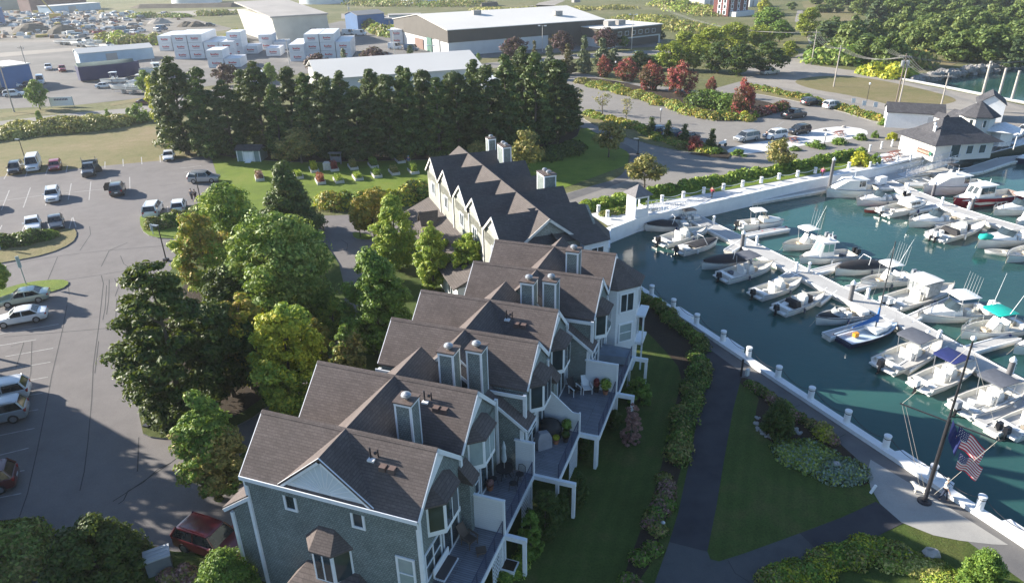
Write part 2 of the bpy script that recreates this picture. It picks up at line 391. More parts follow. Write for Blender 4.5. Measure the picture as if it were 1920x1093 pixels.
# near quay line fitted through the bollards
_b0, _b1 = G(1220, 552, .4)[:2], G(1828, 950, .4)[:2]; _qd = (_b1 - _b0) / np.linalg.norm(_b1 - _b0)
def Q(s, off=0.0):                      # s metres along the quay from the first bollard, off metres towards the water
    n = np.array([-_qd[1], _qd[0]]); return _b0 + _qd * s + n * off
corner = Q(-3.0)
FW_PX = [(1138, 470), (1140, 434), (1195, 412), (1290, 392), (1500, 345), (1640, 318), (1700, 302), (1880, 262), (1990, 240)]
farw = [G(x, y)[:2] for x, y in FW_PX]
harbour = [tuple(Q(s)) for s in (400, 60, 30, -3.0)] + [tuple(p) for p in farw] + [(320, 230), (1300, 500), (1300, -400)]
sw = [G(x, y)[:2] for x, y in [(1668, 146), (1700, 152), (1760, 163), (1840, 179), (1920, 195), (2000, 212)]]
rocky = [G(x, y)[:2] for x, y in [(2300, 60), (2050, 95), (1920, 114), (1870, 122), (1810, 132), (1770, 134), (1735, 142), (1700, 145)]]
cove = [tuple(p) for p in sw] + [(300, 215), (1300, 420), (1300, 1100)] + [tuple(p) for p in rocky]
outer = [(-1600, -150), (1500, -450), (1500, 2600), (-1600, 2600)]
sheet_w('ground', outer, 0.0, SCRUB, holes=[harbour, cove], thick=4.0)
# water
m, nt, b = nmat('harbour_water'); v = coords(nt)
mp = nt.nodes.new('ShaderNodeMapping'); mp.inputs['Scale'].default_value = (1, 1.7, 1); mp.inputs['Rotation'].default_value = (0, 0, 0.5); lk(nt, v, mp.inputs[0])
n1 = noise(nt, mp.outputs[0], 1.1, 4, 0.6); n2 = noise(nt, v, 0.045, 3); n3 = noise(nt, mp.outputs[0], 0.25, 2)
lk(nt, ramp(nt, n2.outputs[0], [(0.3, (0.02, 0.062, 0.06)), (0.6, (0.032, 0.098, 0.090)), (0.75, (0.052, 0.135, 0.112))]).outputs[0], b.inputs['Base Color'])
b.inputs['Roughness'].default_value = 0.025; b.inputs['IOR'].default_value = 1.33
hh = mixc(nt, 0.35, n1.outputs[0], n3.outputs[0]); bumpn(nt, b, hh, 0.34, 0.10)
WATER = m
sheet_w('water', [(-150, -250), (1500, -450), (1500, 1200), (-150, 1200)], -1.6, WATER)

# ---- left car park and its road
lot = sheet('parking_lot', [(-700, 400), (0, 332), (200, 311), (395, 293), (404, 320), (414, 350), (402, 372), (440, 392), (600, 405), (800, 398), (870, 480), (1000, 560), (860, 800), (640, 1060), (640, 1700), (-900, 1800), (-1500, 900)], 0.02, ASPH)
b = MB()
def pline(segs, w, z, b, ox=0, oy=0, sc=1.0):
    for pts in segs:
        wp = [G(ox + x / sc, oy + y / sc)[:2] for x, y in pts]
        s = strip(wp, w, z); b.add(s.v, s.f)
pline([[(30, 465), (65, 405)], [(190, 448), (205, 408)], [(343, 432), (360, 380)], [(495, 415), (507, 365)], [(787, 383), (788, 335)], [(925, 370), (922, 315)], [(1065, 355), (1060, 300)], [(1203, 340), (1200, 288)],
       [(10, 700), (70, 550)], [(175, 680), (228, 530)], [(342, 665), (380, 515)], [(512, 620), (535, 497)], [(668, 622), (682, 485)], [(827, 600), (828, 470)], [(975, 545), (972, 450)], [(0, 630), (350, 583), (470, 573), (780, 540)],
       [(1260, 725), (1257, 670)], [(1060, 770), (1090, 700)], [(160, 875), (180, 820)], [(350, 855), (357, 800)], [(545, 745), (520, 835)], [(545, 745), (570, 825)], [(-10, 860), (15, 812)],
       [(1350, 385), (1510, 365)], [(1385, 413), (1560, 395)], [(-200, 660), (0, 632)], [(-160, 720), (-100, 570)]], 0.13, 0.028, b, 0, 220, 4)
pline([[(-40, 634), (10, 625), (110, 608)], [(-60, 658), (68, 637)], [(10, 669), (100, 653)], [(0, 695), (95, 679)], [(-30, 728), (90, 707)], [(-60, 760), (80, 737)], [(-60, 790), (72, 768)], [(-60, 829), (65, 803)], [(-60, 868), (54, 840)], [(-60, 900), (46, 882)], [(-60, 945), (40, 925)]], 0.11, 0.028, b)
b.build('stall_lines', PAINTL, lot)
b = MB()
pline([[(190, 517), (194, 532), (186, 605), (175, 687), (172, 750), (165, 830), (158, 885), (150, 920)], [(126, 572), (117, 620), (97, 705), (89, 750), (70, 845), (52, 925), (37, 968)], [(260, 820), (259, 860), (258, 884)],
       [(348, 846), (320, 868), (280, 895), (240, 922), (212, 940)], [(320, 868), (296, 880), (268, 905), (240, 921)], [(240, 921), (232, 938), (222, 945)], [(120, 526), (182, 517), (270, 502)], [(226, 480), (232, 495), (247, 505)], [(108, 482), (90, 525)], [(75, 1010), (120, 1002)],
       [(200, 535), (197, 580), (193, 600)], [(215, 522), (222, 540), (216, 556)], [(219, 560), (217, 598), (200, 620)], [(128, 535), (130, 553)], [(345, 1005), (325, 1020)], [(8, 632), (200, 616)],
       [(640, 450), (652, 458), (650, 470)], [(185, 640), (178, 700)], [(20, 650), (45, 642), (30, 690)], [(10, 500), (60, 488), (130, 478), (200, 470), (300, 462), (350, 458)], [(150, 470), (170, 440), (168, 425)], [(190, 500), (205, 470), (240, 455)], [(300, 350), (330, 345)], [(60, 640), (58, 700), (40, 760)], [(205, 525), (204, 560), (200, 590)]], 0.07, 0.030, b)
b.build('tar_seams', TAR, lot)
def bed(name, pts, mat, z=0.14, rnd=2):
    return sheet(name, pts, z, mat, rnd=rnd, thick=z, edge=KERB)
bed('hedge_bed', [(-260, 520), (-200, 470), (-60, 452), (60, 436), (138, 428), (146, 440), (136, 458), (90, 478), (20, 492), (-100, 510)], DRY, rnd=1)
bed('lot_island_lawn', [(262, 402), (300, 404), (360, 388), (402, 373), (440, 372), (600, 400), (600, 430), (420, 447), (330, 449), (285, 447), (264, 432)], LAWN, rnd=1)
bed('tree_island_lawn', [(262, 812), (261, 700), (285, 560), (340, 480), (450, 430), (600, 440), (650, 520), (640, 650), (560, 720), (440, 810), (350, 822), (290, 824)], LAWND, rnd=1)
sheet('tree_island_mulch', [(285, 790), (290, 600), (380, 500), (560, 470), (625, 540), (600, 660), (520, 730), (420, 800), (330, 808)], 0.16, MULCH, rnd=2)
bed('corner_lawn', [(-300, 600), (-60, 560), (0, 545), (55, 530), (115, 525), (133, 531), (115, 545), (60, 556), (0, 575), (-200, 640)], LAWN, rnd=1)
bed('shrub_bed', [(-200, 990), (0, 978), (66, 972), (76, 985), (66, 1040), (42, 1093), (30, 1200), (-300, 1200)], MULCH, rnd=1)
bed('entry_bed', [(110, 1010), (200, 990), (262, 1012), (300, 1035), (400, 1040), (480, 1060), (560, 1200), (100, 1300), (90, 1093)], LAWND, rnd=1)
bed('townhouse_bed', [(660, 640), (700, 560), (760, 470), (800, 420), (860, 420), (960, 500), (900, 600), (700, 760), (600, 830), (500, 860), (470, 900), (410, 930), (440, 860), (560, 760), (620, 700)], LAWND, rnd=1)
bed('kerb_island', [(660, 436), (688, 440), (702, 447), (690, 452), (664, 449)], LAWN, rnd=1)
# ---- lawns
sheet('garden_lawn', [(396, 292), (450, 286), (640, 278), (820, 300), (1010, 262), (1100, 240), (1140, 262), (1180, 288), (1176, 310), (1060, 352), (1010, 372), (900, 420), (790, 372), (640, 392), (520, 392), (402, 372), (412, 350), (404, 320)], 0.022, LAWN)
sheet('field', [(-900, 420), (-500, 300), (0, 262), (120, 250), (240, 236), (330, 238), (420, 270), (396, 293), (200, 311), (0, 332), (-700, 400)], 0.024, DRY)
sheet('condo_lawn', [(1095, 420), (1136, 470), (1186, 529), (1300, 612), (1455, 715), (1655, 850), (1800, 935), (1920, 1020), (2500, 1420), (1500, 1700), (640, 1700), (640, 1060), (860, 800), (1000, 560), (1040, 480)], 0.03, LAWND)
sheet('footpath', [(1000, 388), (1040, 372), (1100, 352), (1160, 335), (1178, 312), (1184, 288), (1150, 272), (1170, 268), (1205, 292), (1196, 318), (1180, 338), (1110, 362), (1050, 382), (1010, 398)], 0.03, ASPHW, rnd=1)
# ---- walkway, paths and plaza by the near quay
def qoff(s, off): return tuple(Q(s, off))
walk = [qoff(s, -.2) for s in (-2.5, 10, 20, 30, 45, 90)] + [qoff(s, -1.95 - 0.02 * s) for s in (90, 45, 30)] + [qoff(26, -2.6), qoff(22, -2.45), qoff(16, -2.3), qoff(10, -2.2), qoff(5, -2.0), qoff(-2.5, -1.6)]
sheet_w('walkway', walk, 0.04, ASPHW)
sheet('plaza', [(1740, 927), (1632, 862), (1626, 885), (1632, 915), (1650, 945), (1690, 980), (1750, 1004), (1800, 1014), (1860, 1021), (1890, 1022)], 0.048, CONC)
pa = sheet('path', [(1323, 650), (1392, 700), (1374, 770), (1358, 860), (1343, 950), (1326, 1034), (1255, 1016), (1272, 960), (1300, 830), (1316, 720)], 0.044, ASPHN)
sheet('path', [(1255, 1016), (1326, 1034), (1332, 1049), (1348, 1053), (1395, 1038), (1500, 1000), (1541, 1041), (1470, 1070), (1420, 1110), (1380, 1300), (1150, 1500), (1225, 1100)], 0.044, ground('worn_path_asphalt', [(0.06, 0.062, 0.068), (0.085, 0.088, 0.092), (0.10, 0.10, 0.102)], .5, 20, .9, .3, .2, bdist=.01))
sheet('path', [(1500, 1000), (1580, 970), (1642, 941), (1700, 978), (1640, 1008), (1541, 1041)], 0.046, ASPHN)
b = MB()
pline([[(1255, 1016), (1326, 1034)], [(1500, 1000), (1541, 1041)], [(1289, 895), (1320, 905), (1343, 905)], [(1290, 902), (1318, 912), (1340, 928)], [(1364, 1050), (1378, 1075), (1405, 1092)], [(1420, 880), (1421, 882)], [(1560, 826), (1585, 815)], [(1480, 768), (1500, 760)], [(1272, 950), (1298, 962), (1335, 958)], [(1330, 731), (1345, 733), (1362, 735)], [(1369, 712), (1366, 725), (1363, 736)]], 0.04, 0.052, b)
b.build('tar_seams', TAR, pa)
sheet_w('hedge_mulch', soft([tuple(G(x, y)[:2]) for x, y in [(1190, 548), (1215, 562), (1262, 600), (1318, 655), (1312, 720), (1296, 800), (1272, 900), (1246, 985), (1205, 1093), (1165, 1093), (1195, 1010), (1225, 930), (1246, 850), (1266, 760), (1282, 700), (1240, 650), (1190, 600), (1183, 560)]], 1), 0.042, MULCH)
sheet_w('flower_mulch', soft([tuple(G(x, y)[:2]) for x, y in [(1388, 706), (1420, 716), (1470, 752), (1530, 795), (1590, 845), (1625, 878), (1632, 915), (1560, 905), (1480, 850), (1420, 812), (1415, 780), (1425, 740), (1385, 720)]], 1), 0.042, MULCH)
# ---- right-hand car parks, road, plaza, gravel
rl = sheet('parking_lot', [(1056, 138), (1090, 136), (1140, 150), (1320, 172), (1400, 150), (1450, 158), (1560, 182), (1680, 212), (1740, 240), (1860, 240), (1990, 232), (1990, 262), (1760, 290), (1640, 320), (1560, 308), (1440, 318), (1320, 340), (1190, 362), (1080, 388), (1010, 402), (1030, 372), (1100, 352), (1180, 330), (1196, 305), (1180, 280), (1130, 255), (1080, 235), (1062, 200)], 0.02, ASPHR)
sheet('ground_gravel', [(1400, 152), (1380, 130), (1440, 118), (1490, 112), (1520, 122), (1600, 133), (1668, 148), (1840, 181), (2000, 216), (2000, 236), (1870, 240), (1760, 240), (1680, 212), (1560, 182)], 0.026, GRAVEL)
sheet('verge', [(1480, 152), (1540, 142), (1620, 145), (1720, 165), (1800, 186), (1780, 196), (1700, 205), (1600, 180), (1520, 168)], 0.034, DRY, rnd=2)
bed('maple_bed', [(1098, 146), (1150, 152), (1240, 172), (1330, 176), (1400, 185), (1455, 196), (1462, 206), (1440, 220), (1385, 229), (1330, 228), (1290, 212), (1200, 186), (1120, 164), (1075, 158), (1074, 152)], MULCH, rnd=1)
bed('hedge_verge', [(1395, 160), (1460, 172), (1560, 190), (1665, 222), (1660, 236), (1560, 205), (1450, 182), (1385, 172)], DRY, rnd=1)
bed('hedgerow_bed', [(1095, 208), (1130, 215), (1200, 238), (1260, 258), (1330, 270), (1370, 285), (1350, 293), (1280, 286), (1200, 268), (1120, 238), (1090, 222)], DRY, rnd=1)
bed('entrance_bed', [(1365, 300), (1330, 296), (1290, 290), (1330, 288), (1372, 288)], MULCH, rnd=0)
sheet('plaza', [(1360, 282), (1390, 272), (1480, 258), (1530, 242), (1580, 237), (1625, 243), (1628, 255), (1590, 262), (1530, 270), (1460, 280), (1390, 291), (1366, 290)], 0.03, flat('white_paving', (0.6, 0.6, 0.6), .8, .06, 1), rnd=1)
bed('waterside_verge', [(1112, 394), (1180, 368), (1300, 345), (1440, 318), (1560, 294), (1630, 290), (1622, 308), (1560, 322), (1440, 344), (1300, 368), (1215, 384), (1130, 402)], LAWN, z=.1, rnd=0)
sheet('quay_walk', [(1105, 402), (1200, 382), (1300, 362), (1440, 336), (1560, 314), (1640, 292), (1760, 270), (1880, 250), (1990, 232), (1990, 239), (1880, 262), (1700, 302), (1640, 318), (1500, 345), (1290, 392), (1195, 412), (1140, 424)], 0.04, flat('white_deck', (0.55, 0.56, 0.57), .8, .08, .6))
b = MB()
pline([[(x, y), (x + 42, y + 3)] for x, y in [(1092, 160), (1112, 166), (1135, 173), (1158, 180), (1182, 187), (1206, 195), (1232, 202), (1258, 210)]], 0.12, 0.03, b)
pline([[(1330, 150), (1300, 152)], [(1470, 172), (1452, 181)], [(1488, 177), (1470, 186)], [(1580, 197), (1562, 208)], [(1600, 203), (1583, 214)], [(1622, 209), (1606, 220)], [(1640, 215), (1626, 227)], [(1546, 188), (1528, 200)], [(1500, 180), (1486, 192)], [(1420, 238), (1400, 248)], [(1470, 228), (1455, 238)]], 0.12, 0.03, b)
b.build('stall_lines', PAINTL, rl)
# ---- road and industrial yard beyond the field
sheet('road', [(-800, 330), (-300, 258), (0, 228), (140, 212), (250, 203), (330, 186), (430, 160), (560, 148), (700, 138), (920, 118), (1060, 103), (1220, 95), (1340, 92), (1340, 100), (1220, 103), (1060, 112), (930, 128), (700, 152), (440, 182), (340, 205), (250, 222), (140, 232), (0, 250), (-300, 286), (-800, 370)], 0.03, ASPHR, rnd=0)
sheet('yard', [(-900, 300), (-400, 235), (0, 205), (140, 198), (290, 182), (330, 170), (560, 140), (800, 118), (1060, 98), (1230, 88), (1245, 76), (1200, 60), (960, 66), (720, 48), (640, 40), (540, 62), (320, 72), (200, 80), (0, 80), (-900, 120)], 0.02, ground('yard_asphalt', [(0.12, 0.116, 0.115), (0.165, 0.16, 0.155), (0.21, 0.20, 0.19)], 0.03, 3, 0.93, 0.2, 0.18, mid=.12))
sheet('yard_ground', [(-900, 130), (0, 80), (200, 80), (330, 70), (440, 55), (330, 28), (200, 22), (0, 20), (-600, 20)], 0.03, YARD)
sheet('verge', [(0, 213), (60, 206), (140, 200), (142, 204), (60, 214), (0, 222)], 0.04, DRY)
sheet('verge', [(205, 195), (250, 186), (300, 180), (300, 186), (240, 194), (208, 200)], 0.04, DRY)
for pts in ([(0, 100), (110, 92), (200, 86), (200, 90), (110, 98), (0, 108)], [(700, 30), (900, 22), (1010, 10), (1060, 12), (1100, 18), (1060, 20), (1000, 18), (900, 28), (700, 36)], [(1000, 14), (1010, 6), (1040, 0), (1060, 2), (1040, 10), (1050, 16)], [(1480, 112), (1520, 92), (1510, 60), (1490, 40), (1495, 20), (1505, 20), (1505, 40), (1530, 62), (1538, 92), (1520, 122)], [(250, 28), (330, 22), (440, 18), (445, 26), (330, 34), (250, 40)], [(640, 26), (720, 30), (730, 36), (640, 36)]):
    sheet('dirt_track', pts, 0.036, GRAVEL)
for pts in ([(1500, 0), (1560, 8), (1610, 30), (1600, 44), (1550, 38), (1510, 20)], [(1590, 130), (1700, 108), (1790, 112), (1800, 120), (1740, 134), (1690, 142), (1640, 140)], [(1380, 110), (1440, 105), (1500, 112), (1440, 118)]):
    sheet('meadow', pts, 0.033, DRY, rnd=1)
# ================================================================== TOWNHOUSES
SHG = courses('green_shingle', (0.195, 0.235, 0.232), (0.26, 0.30, 0.295), (0.075, 0.095, 0.098), 0.16, 0.13, 0.012, bump=0.6, stain=0.3)
ROOF = courses('brown_roof_shingle', (0.112, 0.094, 0.090), (0.138, 0.116, 0.111), (0.085, 0.071, 0.069), 0.32, 0.105, 0.012, 0.9, 0.3, 0.2)
ROOFF = courses('grey_roof_shingle', (0.10, 0.088, 0.084), (0.125, 0.11, 0.105), (0.075, 0.066, 0.065), 0.3, 0.10, 0.01, 0.9, 0.2, 0.15)
SIDING = courses('white_clapboard', (0.66, 0.69, 0.73), (0.68, 0.71, 0.74), (0.5, 0.53, 0.58), 40.0, 0.14, 0.006, 0.55, 0.15, 0.05)
TRIM = flat('white_trim', (0.72, 0.75, 0.79), 0.5, 0.05, 3)
DECKM = courses('deck_board', (0.17, 0.185, 0.215), (0.21, 0.225, 0.255), (0.08, 0.085, 0.1), 6.0, 0.14, 0.012, 0.6, 0.2, 0.15)
DRAIL = flat('dark_blue_rail', (0.03, 0.04, 0.085), 0.45, 0.2, 4)
BLIND = flat('window_blind', (0.28, 0.35, 0.36), 0.25, 0.1, 2, spec=0.8)
CAPM = flat('chimney_cap_metal', (0.42, 0.44, 0.46), 0.5, 0.1, 6, 0.7)
COPPER = flat('dark_flashing', (0.10, 0.075, 0.065), 0.6, 0.3, 4)
MULT = 0.94   # roof rise per metre
# deck boards need real plan coordinates: their own plank pattern
m, nt, b_ = nmat('deck_planks'); v = coords(nt); br = nt.nodes.new('ShaderNodeTexBrick'); lk(nt, v, br.inputs['Vector'])
br.inputs['Scale'].default_value = 1; br.inputs['Brick Width'].default_value = 3.6; br.inputs['Row Height'].default_value = 0.14; br.inputs['Mortar Size'].default_value = 0.012
br.inputs['Color1'].default_value = (.17, .185, .225, 1); br.inputs['Color2'].default_value = (.215, .235, .275, 1); br.inputs['Mortar'].default_value = (.06, .065, .08, 1)
lk(nt, mixc(nt, 1.0, br.outputs[0], ramp(nt, noise(nt, v, 1.2, 4).outputs[0], [(.3, (.8,) * 3), (.7, (1.1,) * 3)]).outputs[0], 'MULTIPLY'), b_.inputs['Base Color']); b_.inputs['Roughness'].default_value = .55
DECKP = m

def window(root, cen, w, h, ax, out, glassm=DARKGLASS, name='window', bars=(0, 0), frame=0.09, dark_low=False):
    """flat window on a wall; ax = horizontal unit vector (local), out = outward unit vector"""
    ax = np.array([*ax, 0.0]); o = np.array([*out, 0.0]); up = np.array([0, 0, 1.0]); c = np.array(cen, float)
    def bx(mb, a0, a1, z0, z1, d0, d1, m=0):
        pts = [c + ax * a + up * z + o * d for d in (d0, d1) for a, z in ((a0, z0), (a1, z0), (a1, z1), (a0, z1))]
        mb.add(pts, [(0, 1, 2, 3), (4, 5, 6, 7), (0, 1, 5, 4), (1, 2, 6, 5), (2, 3, 7, 6), (3, 0, 4, 7)], m)
    g = MB(); bx(g, -w / 2, w / 2, -h / 2, h / 2, -0.06, 0.02); wi = g.build(name, glassm, root)
    f = MB(); t = frame
    for a0, a1, z0, z1 in ((-w / 2 - t, -w / 2, -h / 2 - t, h / 2 + t), (w / 2, w / 2 + t, -h / 2 - t, h / 2 + t), (-w / 2, w / 2, h / 2, h / 2 + t), (-w / 2, w / 2, -h / 2 - t, -h / 2)):
        bx(f, a0, a1, z0, z1, 0.0, 0.07)
    for i in range(bars[0]):
        a = -w / 2 + w * (i + 1) / (bars[0] + 1); bx(f, a - .04, a + .04, -h / 2, h / 2, 0.0, 0.06)
    for i in range(bars[1]):
        z = -h / 2 + h * (i + 1) / (bars[1] + 1); bx(f, -w / 2, w / 2, z - .03, z + .03, 0.0, 0.055)
    f.build('frame', TRIM, wi); return wi

def bay(root, n0, n1, tw, z0, z1, depth=0.7, ax='t', sgn=1, roofm=None, glassm=DARKGLASS, rh=1.1, ca=0.45):
    """three-sided bay on the wall plane tw, between n0 and n1. ax='t': faces +t ; ax='n': faces -n (coordinates swapped)"""
    mp = (lambda n, d, z: (tw + d * sgn, n, z)) if ax == 't' else (lambda n, d, z: (n, tw + d * sgn, z))
    pts = [(n0, 0), (n0 + ca, depth), (n1 - ca, depth), (n1, 0)]
    body = MB()
    lo = [mp(a, d, z0) for a, d in pts]; hi = [mp(a, d, z1) for a, d in pts]
    body.add(lo + hi, [(3, 2, 1, 0), (4, 5, 6, 7), (0, 1, 5, 4), (1, 2, 6, 5), (2, 3, 7, 6), (3, 0, 4, 7)])
    bo = body.build('bay_window', TRIM, root)
    for i in range(3):
        (a0, d0), (a1, d1) = pts[i], pts[i + 1]
        q = np.array([a1 - a0, d1 - d0]); L = np.linalg.norm(q); q = q / L; nn = np.array([-q[1], q[0]])
        if nn[1] < 0: nn = -nn
        k = 1 if i != 1 or (n1 - n0) < 2.0 else 2
        g = MB()
        for j in range(k):
            s0 = 0.11 + (L - .11) * j / k; s1 = (L - .11) * (j + 1) / k
            P4 = []
            for dd in (0.015, -0.04):
                for s, z in ((s0, z0 + .3), (s1, z0 + .3), (s1, z1 - .16), (s0, z1 - .16)):
                    aa = a0 + q[0] * s + nn[0] * dd; de = d0 + q[1] * s + nn[1] * dd; P4.append(mp(aa, de, z))
            g.add(P4, [(0, 1, 2, 3), (4, 5, 6, 7), (0, 1, 5, 4), (1, 2, 6, 5), (2, 3, 7, 6), (3, 0, 4, 7)])
        g.build('pane', glassm[i] if isinstance(glassm, list) else glassm, bo)
    o = 0.14; r = MB()
    e = [mp(n0 - o, -.0, z1), mp(n0 + ca - .06, depth + o, z1), mp(n1 - ca + .06, depth + o, z1), mp(n1 + o, -.0, z1)]
    rt = [mp(n0 + ca + .1, -.0, z1 + rh), mp(n1 - ca - .1, -.0, z1 + rh)]
    r.add(e + rt + [tuple(np.array(p) - (0, 0, .1)) for p in e], [(0, 1, 4), (1, 2, 5, 4), (2, 3, 5), (6, 7, 1, 0), (7, 8, 2, 1), (8, 9, 3, 2), (9, 8, 7, 6)])
    r.build('roof', roofm or ROOF, bo); return bo

def roof_gable(mb, a, b, hw, zr, slope, axis, th=0.12, oh=0.15):
    """two slabs along a ridge. axis 't': ridge from t=a..b at n given ; returns via closure"""
def ridge_t(mb, n, t0, t1, hw, zr, sl=MULT, th=.13, hwr=None):
    hwr = hw if hwr is None else hwr
    mb.slab([(t0, n, zr), (t1, n, zr), (t1, n - hw, zr - hw * sl), (t0, n - hw, zr - hw * sl)], th)
    mb.slab([(t0, n, zr), (t0, n + hwr, zr - hwr * sl), (t1, n + hwr, zr - hwr * sl), (t1, n, zr)], th)
def ridge_n(mb, t, n0, n1, hw, zr, sl=MULT, th=.13):
    mb.slab([(t, n0, zr), (t - hw, n0, zr - hw * sl), (t - hw, n1, zr - hw * sl), (t, n1, zr)], th)
    mb.slab([(t, n0, zr), (t, n1, zr), (t + hw, n1, zr - hw * sl), (t + hw, n0, zr - hw * sl)], th)
def gable_wall(mb, n, t0, t1, hw, zr, zb, sl=MULT, axis='t', drop=.14, hwr=None):
    hwr = hw if hwr is None else hwr
    pr = [(-hw, zb), (hwr, zb), (hwr, zr - hwr * sl - drop), (0, zr - drop), (-hw, zr - hw * sl - drop)]
    if axis == 't': rings = [[(t, n + a, z) for a, z in pr] for t in (t0, t1)]
    else: rings = [[(n + a, t, z) for a, z in pr] for t in (t0, t1)]
    mb.loft(rings, 0, True)
def bar(mb, a, b, w, out, th=.05, m=0):
    """flat trim board between two points, width w downwards-ish, standing th out"""
    a = np.array(a, float); b = np.array(b, float); d = b - a; d /= np.linalg.norm(d); o = np.array(out, float); u = np.cross(d, o); u /= np.linalg.norm(u)
    if u[2] > 0: u = -u
    if abs(u[2]) < .05: u = np.abs(u)
    mb.add([a, b, b + u * w, a + u * w] + [p + o * th for p in (a, b, b + u * w, a + u * w)], [(3, 2, 1, 0), (4, 5, 6, 7), (0, 1, 5, 4), (1, 2, 6, 5), (2, 3, 7, 6), (3, 0, 4, 7)], m)
def chimney(root, t, n, z0, z1, s=0.95, caps=1, w2=None):
    w2 = w2 or s
    b = MB(); b.box((t, n, (z0 + z1) / 2), (s, w2, z1 - z0)); c = b.build('chimney', SHG, root)
    f = MB(); e = .11
    for st in (-1, 1):
        for sn in (-1, 1): f.box((t + st * (s / 2 - e / 2 + .015), n + sn * (w2 / 2 - e / 2 + .015), (z0 + z1) / 2), (e, e, z1 - z0 - .02))
    f.box((t, n, z1 - .1), (s + .05, w2 + .05, .16)); f.build('corner_board', TRIM, c)
    k = MB(); k.box((t, n, z1 + .03), (s + .16, w2 + .16, .08)); k.build('top_plate', COPPER, c)
    for i in range(caps):
        q = MB(); nn = n + (0 if caps == 1 else (i - .5) * w2 * .5)
        q.lathe((t, nn, z1 + .07), [(.12, 0), (.12, .1), (.26, .12), (.28, .2), (.2, .22), (.24, .28), (.1, .34), (.03, .37)], 12); q.build('flue_cap', CAPM, c, 40)
def vents(root, t, n, z):
    b = MB(); b.box((t - .6, n - .05, z + .08), (.36, .34, .1)); b.build('flashing', flat('white_flashing', (.75, .75, .75), .5), root)
    b = MB(); b.tube((t - .68, n, z), (t - .68, n, z + .75), .05); b.tube((t - .3, n + .1, z), (t - .3, n + .1, z + .65), .04); b.ball((t - .42, n + .05, z + .45), .09); b.build('vent_pipe', BLACK, root)
    b = MB()
    for k in (0, .5): b.box((t + .12 + k, n - .2, z - .1), (.34, .42, .26), m=0)
    b.build('roof_vent', flat('brown_vent', (.13, .09, .08), .6), root)

